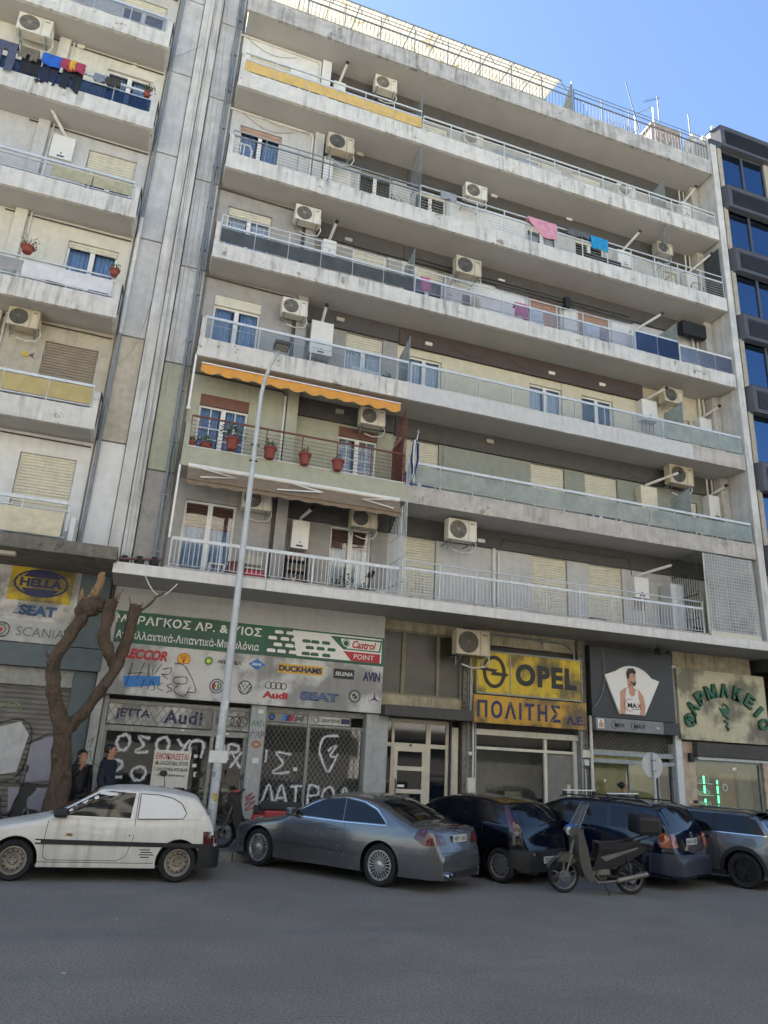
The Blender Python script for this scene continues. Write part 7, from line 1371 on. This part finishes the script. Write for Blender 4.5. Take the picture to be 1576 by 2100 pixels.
plate(t, C, -1.945, .36, 'ZKT 1673', .48); mirror(t, C, .72, .98, pdb); [part('door_handle', MB().box(a, a+.15, .8, .84, .88, .91), pdb, t, False, bevel=.01) for a in (-.95, -.1)]; part('badge', ring(MB(), 0, 0, .055, .05, .01, -.004, .004).xf(Matrix.Translation((-1.83, 0, .83)) @ Matrix.Rotation(R(90), 4, 'Z')), chrome, t, False)
part('rear_wiper', MB().tube([(-1.8, 0, .98), (-1.74, -.3, 1.05)], .008, 4), trim, t, False); add_wheels(t, C, .2, 'cover', mat('dull_wheel_cover', '#5e6062', .45, .4, var=.1)); part('roof_aerial', MB().tube([(-1.2, 0, 1.43), (-1.35, 0, 1.55)], .006, 4), trim, t, False)
# ---- dark blue estate
pdb2 = mat('dark_blue_paint', '#0d1424', .07, 0, var=0); C = Car(L=4.67, W=.87, h=1.5, Wr=.6, belt=.95, tr=.315, axles=(1.45, -1.25), xr=.5, pr=.09, prof=[(2.33, .5), (2.28, .7), (2.1, .78), (1.4, .93), (1.2, .97), (.5, 1.34), (.1, 1.47), (-.3, 1.5), (-1.2, 1.49), (-1.8, 1.45), (-1.95, 1.4), (-2.2, .98), (-2.24, .7), (-2.28, .6), (-2.33, .56)])
t = thing('parked_car', 'dark blue estate car with pale roof rack bars parked nose in', 'car', (9.15, -2.7, 0), R(116), 'cars parked nose in at the kerb'); C.body(t, pdb2)
for P in ([(.98, 1.0), (.6, 1.22), (.3, 1.35), (.05, 1.38), (.02, .98)], [(-.05, .98), (-.03, 1.39), (-.5, 1.4), (-.92, 1.39), (-.95, .98)], [(-1.02, .99), (-1.0, 1.38), (-1.6, 1.36), (-1.82, 1.05), (-1.8, 1.0)]): C.side_patch(t, 'side_window', P, carglass)
C.roof_patch(t, 'windscreen', [(1.15, -.68), (1.15, .68), (.5, .58), (.5, -.58)], carglass); C.roof_patch(t, 'rear_window', [(-1.95, -.58), (-1.95, .58), (-2.17, .66), (-2.17, -.66)], carglass); C.side_patch(t, 'tail_light', [(-2.02, .72), (-2.0, .96), (-2.16, .96), (-2.24, .72)], lora, .008); C.rear_patch(t, 'tail_light', [(.56, .72), (.78, .72), (.74, .95), (.58, .95)], lora, .008)
C.seam(t, [(-.02, .98), (-.02, .3)], .008); C.seam(t, [(-.98, .98), (-1.0, .6), (-.85, .35)], .008); C.side_patch(t, 'rear_bumper', [(-1.65, .3), (-1.7, .62), (-2.32, .62), (-2.32, .25)], mat('grey_bumper', '#2a2f3c', .35, var=.05), .012); C.rear_patch(t, 'rear_bumper', [(-.76, .25), (.76, .25), (.76, .6), (-.76, .6)], MATS['grey_bumper'], .014, False); plate(t, C, -2.25, .76, 'NHB 4081', .46, MATS['number_plate'])
for x in (.1, -.9): part('roof_bar', MB().box(x-.03, x+.03, -.62, .62, 1.56, 1.585), M['wframe'], t, False, bevel=.008); part('bar_foot', MB().box(x-.03, x+.03, -.64, -.56, 1.46, 1.56).box(x-.03, x+.03, .56, .64, 1.46, 1.56), trim, t, False)
for y in (.61, -.61): part('roof_rail', MB().tube([(.2, y, 1.45), (.1, y, 1.5), (-1.6, y, 1.49), (-1.75, y, 1.43)], .014, 6), trim, t, False)
mirror(t, C, .95, .98, pdb2); add_wheels(t, C, .21, 'cover', MATS['dull_wheel_cover']); [part('door_handle', MB().box(a, a+.15, .85, .89, .86, .89), pdb2, t, False, bevel=.01) for a in (-.9, .08)]; part('badge', ring(MB(), 0, 0, .05, .05, .01, -.004, .004).xf(Matrix.Translation((-2.25, 0, .93)) @ Matrix.Rotation(R(90), 4, 'Z')), chrome, t, False)
# ---- grey and black small hatch
pgr = mat('warm_grey_paint', '#62656a', .28, .6, var=.03, coat=.9); C = Car(L=3.98, W=.86, h=1.42, Wr=.62, belt=.96, tr=.315, axles=(1.3, -1.27), xr=.5, pr=.1, prof=[(1.99, .5), (1.95, .72), (1.8, .84), (1.1, .97), (.85, 1.0), (.35, 1.34), (.1, 1.41), (-.4, 1.42), (-1.2, 1.4), (-1.55, 1.36), (-1.6, 1.32), (-1.8, .98), (-1.88, .72), (-1.95, .6), (-1.99, .55)])
t = thing('parked_car', 'grey small hatchback with black roof and black five spoke wheels at the right edge', 'car', (11.5, -3.2, 0), R(117), 'cars parked nose in at the kerb'); C.body(t, pgr)
C.side_patch(t, 'window_band', [(.8, .985), (.42, 1.3), (.1, 1.36), (-1.5, 1.33), (-1.72, .97)], trim, .003)
for P in ([(.62, 1.0), (.36, 1.24), (.05, 1.31), (0, .99)], [(-.06, .99), (-.05, 1.31), (-.72, 1.3), (-.75, .985)], [(-.82, .985), (-.8, 1.3), (-1.3, 1.28), (-1.5, .98)]): C.side_patch(t, 'side_window', P, carglass, .007)
C.roof_patch(t, 'roof_skin', [(.3, -.6), (.3, .6), (-1.58, .6), (-1.58, -.6)], pdb, .004); C.roof_patch(t, 'windscreen', [(.82, -.64), (.82, .64), (.36, .58), (.36, -.58)], carglass); C.roof_patch(t, 'rear_window', [(-1.6, -.56), (-1.6, .56), (-1.78, .62), (-1.78, -.62)], carglass); C.seam(t, [(.85, .975), (-1.75, .965)], .014, chrome, off=.006, name='chrome_strip'); C.seam(t, [(-.03, .96), (-.03, .3)], .008); C.seam(t, [(-.78, .96), (-.85, .6), (-.8, .35)], .008)
for ax in C.axles:
    pts = [(ax+(C.tr+.09)*math.cos(R(a)), C.tr+(C.tr+.09)*math.sin(R(a))) for a in range(-8, 189, 14)]; C.seam(t, pts, .07, trim, (1, -1), .012, 'arch_trim')
C.side_patch(t, 'sill_trim', [(.95, .2), (.95, .28), (-.95, .28), (-.95, .2)], trim, .012)
C.rear_patch(t, 'light_surround', ell(.64, .83, .13, .16, 16), chrome, .006); C.rear_patch(t, 'tail_light', ell(.64, .83, .105, .135, 16), mat('bright_tail_light', '#8f141c', .12, coat=.5), .016); plate(t, C, -1.96, .6, 'NKE 2207', .46)
part('door_handle', MB().box(-.72, -.54, .85, .885, .86, .89), chrome, t, False, bevel=.01); mirror(t, C, .7, .98, pdb); add_wheels(t, C, .215, 'five', mat('black_alloy', '#23252a', .35, .5, var=.05)); part('rear_spoiler', MB().box(-1.72, -1.5, -.58, .58, 1.36, 1.385), pdb, t, False, bevel=.01); part('fuel_cap', MB().lathe([(0, -.01), (.07, -.008), (.08, 0)], (-1.35, -.86, .8), 'y', 16), pgr, t, False)
# ---- car at the far right, mostly outside the frame
C = Car(L=4.2, W=.86, h=1.47, Wr=.58, belt=.95, tr=.31, axles=(1.3, -1.27), prof=[(2.1, .5), (2.05, .7), (1.2, .95), (.95, 1.0), (.3, 1.38), (0, 1.46), (-.4, 1.47), (-1.3, 1.42), (-1.6, 1.35), (-1.95, .98), (-2.05, .7), (-2.1, .55)]); t = thing('parked_car', 'dark blue hatchback cut off by the right frame edge behind the grey one', 'car', (15.2, -2.3, 0), R(122), 'cars parked nose in at the kerb'); C.body(t, pdb2)
for P in ([(.75, 1.0), (.4, 1.22), (.1, 1.34), (-.2, 1.37), (-.22, .98)], [(-.28, .98), (-.26, 1.37), (-.9, 1.34), (-1.3, 1.22), (-1.4, .99)]): C.side_patch(t, 'side_window', P, carglass)
C.roof_patch(t, 'windscreen', [(.9, -.66), (.9, .66), (.35, .56), (.35, -.56)], carglass); C.roof_patch(t, 'rear_window', [(-1.62, -.54), (-1.62, .54), (-1.9, .62), (-1.9, -.62)], carglass); add_wheels(t, C, .21, 'five', MATS['black_alloy'])
# ------------------------------------------------------------------ motorcycles
def moto(name, label, loc, rz, leg, cowl, seatm, boxm=None, shield=False, wheel_r=.28, delivery=False, lean=.0, cat='scooter'):
    t = thing(name, label, cat, loc, rz); t.rotation_euler[0] = lean; P = lambda n, mb, m, **k: part(n, mb, m, t, False, **k); alloy = mat('dull_alloy', '#7b7872', .4, .6, var=.15)
    for x, nm in ((.62, 'front_wheel'), (-.62, 'rear_wheel')):
        w = P(nm, MB().lathe([(wheel_r-.06, -.03), (wheel_r-.02, -.045), (wheel_r, -.015), (wheel_r, .015), (wheel_r-.02, .045), (wheel_r-.06, .03), (wheel_r-.065, 0), (wheel_r-.06, -.03)], (x, 0, wheel_r), 'y', 32), M['rubber'], smooth=True)
        s = MB().lathe([(wheel_r-.065, -.025), (wheel_r-.055, -.03), (wheel_r-.055, .03), (wheel_r-.065, .025), (wheel_r-.08, 0), (wheel_r-.065, -.025)], (x, 0, wheel_r), 'y', 28)
        for i in range(5): a = i*2*math.pi/5+.3; s.tube([(x, 0, wheel_r), (x+(wheel_r-.07)*math.cos(a), 0, wheel_r+(wheel_r-.07)*math.sin(a))], [.022, .014], 6)
        s.lathe([(0, -.05), (.05, -.05), (.05, .05), (0, .05)], (x, 0, wheel_r), 'y', 12); part('rim', s, alloy, w, False, smooth=True); s = MB().lathe([(.05, .052), (.1, .052), (.1, .056), (.05, .056)], (x, 0, wheel_r), 'y', 18); part('brake_disc', s, chrome, w, False)
    P('fork', MB().tube([(.62, .075, wheel_r), (.5, .075, .62)], .02, 8).tube([(.62, -.075, wheel_r), (.5, -.075, .62)], .02, 8).tube([(.5, 0, .6), (.4, 0, .95)], .03, 8), alloy, smooth=True)
    fd = MB(); fd.grid(lambda u, v: (.62+(wheel_r+.03)*math.cos(R(20+130*u)), (v-.5)*.13, wheel_r+(wheel_r+.03)*math.sin(R(20+130*u))+.02*(1-abs(v-.5)*2)), 14, 4); fd.prism([(.78, .5), (.66, .62), (.5, .64), (.42, .5), (.5, .46), (.62, .5)], -.075, -.055).prism([(.78, .5), (.66, .62), (.5, .64), (.42, .5), (.5, .46), (.62, .5)], .055, .075); P('front_fender', fd, leg, smooth=True)
    P('leg_shield', MB().prism([(.44, .96), (.36, .98), (.28, .75), (.22, .45), (.14, .26), (.2, .22), (.3, .3), (.38, .5), (.42, .72)], -.2, -.13).prism([(.44, .96), (.36, .98), (.28, .75), (.22, .45), (.14, .26), (.2, .22), (.3, .3), (.38, .5), (.42, .72)], .13, .2).prism([(.46, .9), (.38, .95), (.33, .7), (.4, .66)], -.13, .13), leg, bevel=.012)
    P('head_cowl', MB().prism([(.55, .99), (.5, 1.04), (.34, 1.03), (.34, .94), (.48, .9)], -.11, .11), leg, bevel=.03); P('cowl_cap', MB().prism([(.52, 1.045), (.42, 1.1), (.32, 1.07), (.34, 1.035)], -.1, .1), cowl, bevel=.012); P('headlight', MB().lathe([(0, .03), (.06, .02), (.075, -.02)], (.53, 0, .98), 'x', 16), plate_m, smooth=True)
    P('handlebar', MB().tube([(.3, -.33, 1.1), (.34, -.15, 1.06), (.36, 0, 1.04), (.34, .15, 1.06), (.3, .33, 1.1)], .014, 8), M['iron'], smooth=True)
    for s in (1, -1): P('grip', MB().tube([(.3, s*.33, 1.1), (.27, s*.44, 1.1)], .02, 8), M['blackp']); mr = P('mirror', MB().prism([(x, z) for x, z in ell(.0, 0, .075, .055, 14)], -.012, .012).xf(Matrix.Translation((.33, s*.36, 1.36)) @ Matrix.Rotation(R(90), 4, 'Z')), M['blackp'], bevel=.006); P('mirror_stem', MB().tube([(.31, s*.3, 1.1), (.33, s*.34, 1.32)], .008, 5), M['iron'])
    P('seat', MB().prism([(.0, .8), (-.2, .78), (-.5, .82), (-.72, .86), (-.7, .76), (-.3, .68), (.0, .7)], -.12, .12), seatm, bevel=.03)
    P('side_cover', MB().prism([(.1, .42), (.0, .68), (-.3, .68), (-.75, .8), (-.82, .74), (-.5, .56), (-.25, .46)], -.12, .12), cowl if delivery else trim, bevel=.03); P('stripe', MB().prism([(.0, .6), (-.7, .78), (-.72, .76), (-.1, .54)], .121, .126), alloy)
    P('engine', MB().lathe([(0, -.11), (.1, -.1), (.12, 0), (.1, .1), (0, .11)], (-.05, 0, .32), 'y', 16).box(.02, .22, -.07, .07, .3, .42).box(-.2, .0, -.09, .09, .3, .46), alloy, bevel=.01)
    P('frame', MB().tube([(.38, 0, .85), (.2, 0, .55), (-.1, 0, .5), (-.5, 0, .62), (-.8, 0, .74)], .03, 8).tube([(-.05, .1, .3), (-.62, .1, wheel_r)], .022, 6).tube([(-.05, -.1, .3), (-.62, -.1, wheel_r)], .022, 6), M['iron']); P('exhaust_pipe', MB().tube([(.15, .1, .3), (.05, .14, .2), (-.3, .15, .24)], .018, 8).tube([(-.3, .15, .24), (-.85, .16, .36)], .045, 10), alloy, smooth=True)
    P('chain_case', MB().prism([(-.05, .38), (-.62, .36), (-.68, .3), (-.62, .22), (-.05, .26)], -.125, -.105), trim); P('shock_absorber', MB().tube([(-.58, .12, .32), (-.48, .12, .62)], .022, 8).tube([(-.58, -.12, .32), (-.48, -.12, .62)], .022, 8), M['iron'])
    P('rear_fender', MB().grid(lambda u, v: (-.62+(wheel_r+.045)*math.cos(R(60+115*u)), (v-.5)*.12, wheel_r+.03+(wheel_r+.05)*math.sin(R(60+115*u))), 12, 3), trim, smooth=True); P('tail_light', MB().box(-.88, -.8, -.06, .06, .74, .8), lred, bevel=.01); P('mudflap', MB().box(-.97, -.955, -.05, .05, .3, .62), trim)
    P('kick_stand', MB().tube([(-.05, .12, .26), (-.12, .22, .02), (-.02, .24, .0)], .012, 5), M['iron']); P('foot_pegs', MB().tube([(.0, -.25, .3), (.0, .25, .3)], .013, 6), M['iron'])
    if shield:
        def wf(u, v): y = (u-.5)*.5; return (.46-.2*v-.5*y*y, y*(.8-.25*v), 1.06+.4*v)
        P('windshield', MB().grid(wf, 10, 8), G['clear2'], smooth=True, fixn=False); P('shield_edge', MB().tube([wf(0, q/6) for q in range(7)]+[wf(q/6, 1) for q in range(1, 7)]+[wf(1, 1-q/6) for q in range(1, 7)], .006, 4), alloy)
    if boxm: P('top_box', MB().box(-1.12, -.68, -.22, .22, .98, 1.3), boxm, bevel=.07); P('box_reflector', MB().box(-1.128, -1.115, -.12, .12, 1.08, 1.12), trim); P('carrier', MB().tube([(-.55, .1, .84), (-1.0, .1, .96), (-1.0, -.1, .96), (-.55, -.1, .84)], .012, 6), M['iron'])
    if delivery: P('delivery_seat', MB().box(-.95, -.1, -.16, .16, .76, .92), seatm, bevel=.03); P('side_case', MB().box(-.95, -.2, -.2, .2, .4, .76), cowl, bevel=.04); P('emblem', MB().box(-.66, -.52, .201, .205, .52, .64), st_m); P('rear_rack', MB().tube([(-1.0, -.15, .8), (-1.0, -.15, 1.25), (-1.0, .15, 1.25), (-1.0, .15, .8)], .01, 5).tube([(-1.0, -.15, 1.05), (-1.0, .15, 1.05)], .008, 5).tube([(-1.0, 0, .8), (-1.0, 0, 1.25)], .008, 5), M['iron'])
    return t
G['clear2'] = glass('scratched_windshield', (.8, .82, .82), gloss=.05, haze=.25, hcol=(.4, .4, .38), rough=.1)
moto('motorcycle', 'silver step-through motorcycle with tall clear windshield, blue cowl and black top box', (7.75, -5.1, 0), R(172), mat('silver_plastic', '#55534f', .4, .2, var=.05), mat('blue_cowl', '#2b5f9e', .35, var=.05), M['blackp'], M['blackp'], True, lean=R(-5), cat='motorcycle')
moto('scooter', 'red delivery scooter with black seat standing between the white and silver cars', (2.45, -1.0, .13), R(168), trim, mat('red_plastic', '#8f1c24', .35, var=.05), M['blackp'], None, False, delivery=True)
moto('scooter', 'black scooter standing by the graffiti shutter behind the tree at left', (-2.3, -1.1, .13), R(12), trim, trim, M['blackp'], None)
moto('scooter', 'dark scooter behind the white car with only its mirrors and cowl showing', (.95, -1.1, .13), R(95), trim, trim, M['blackp'], None)
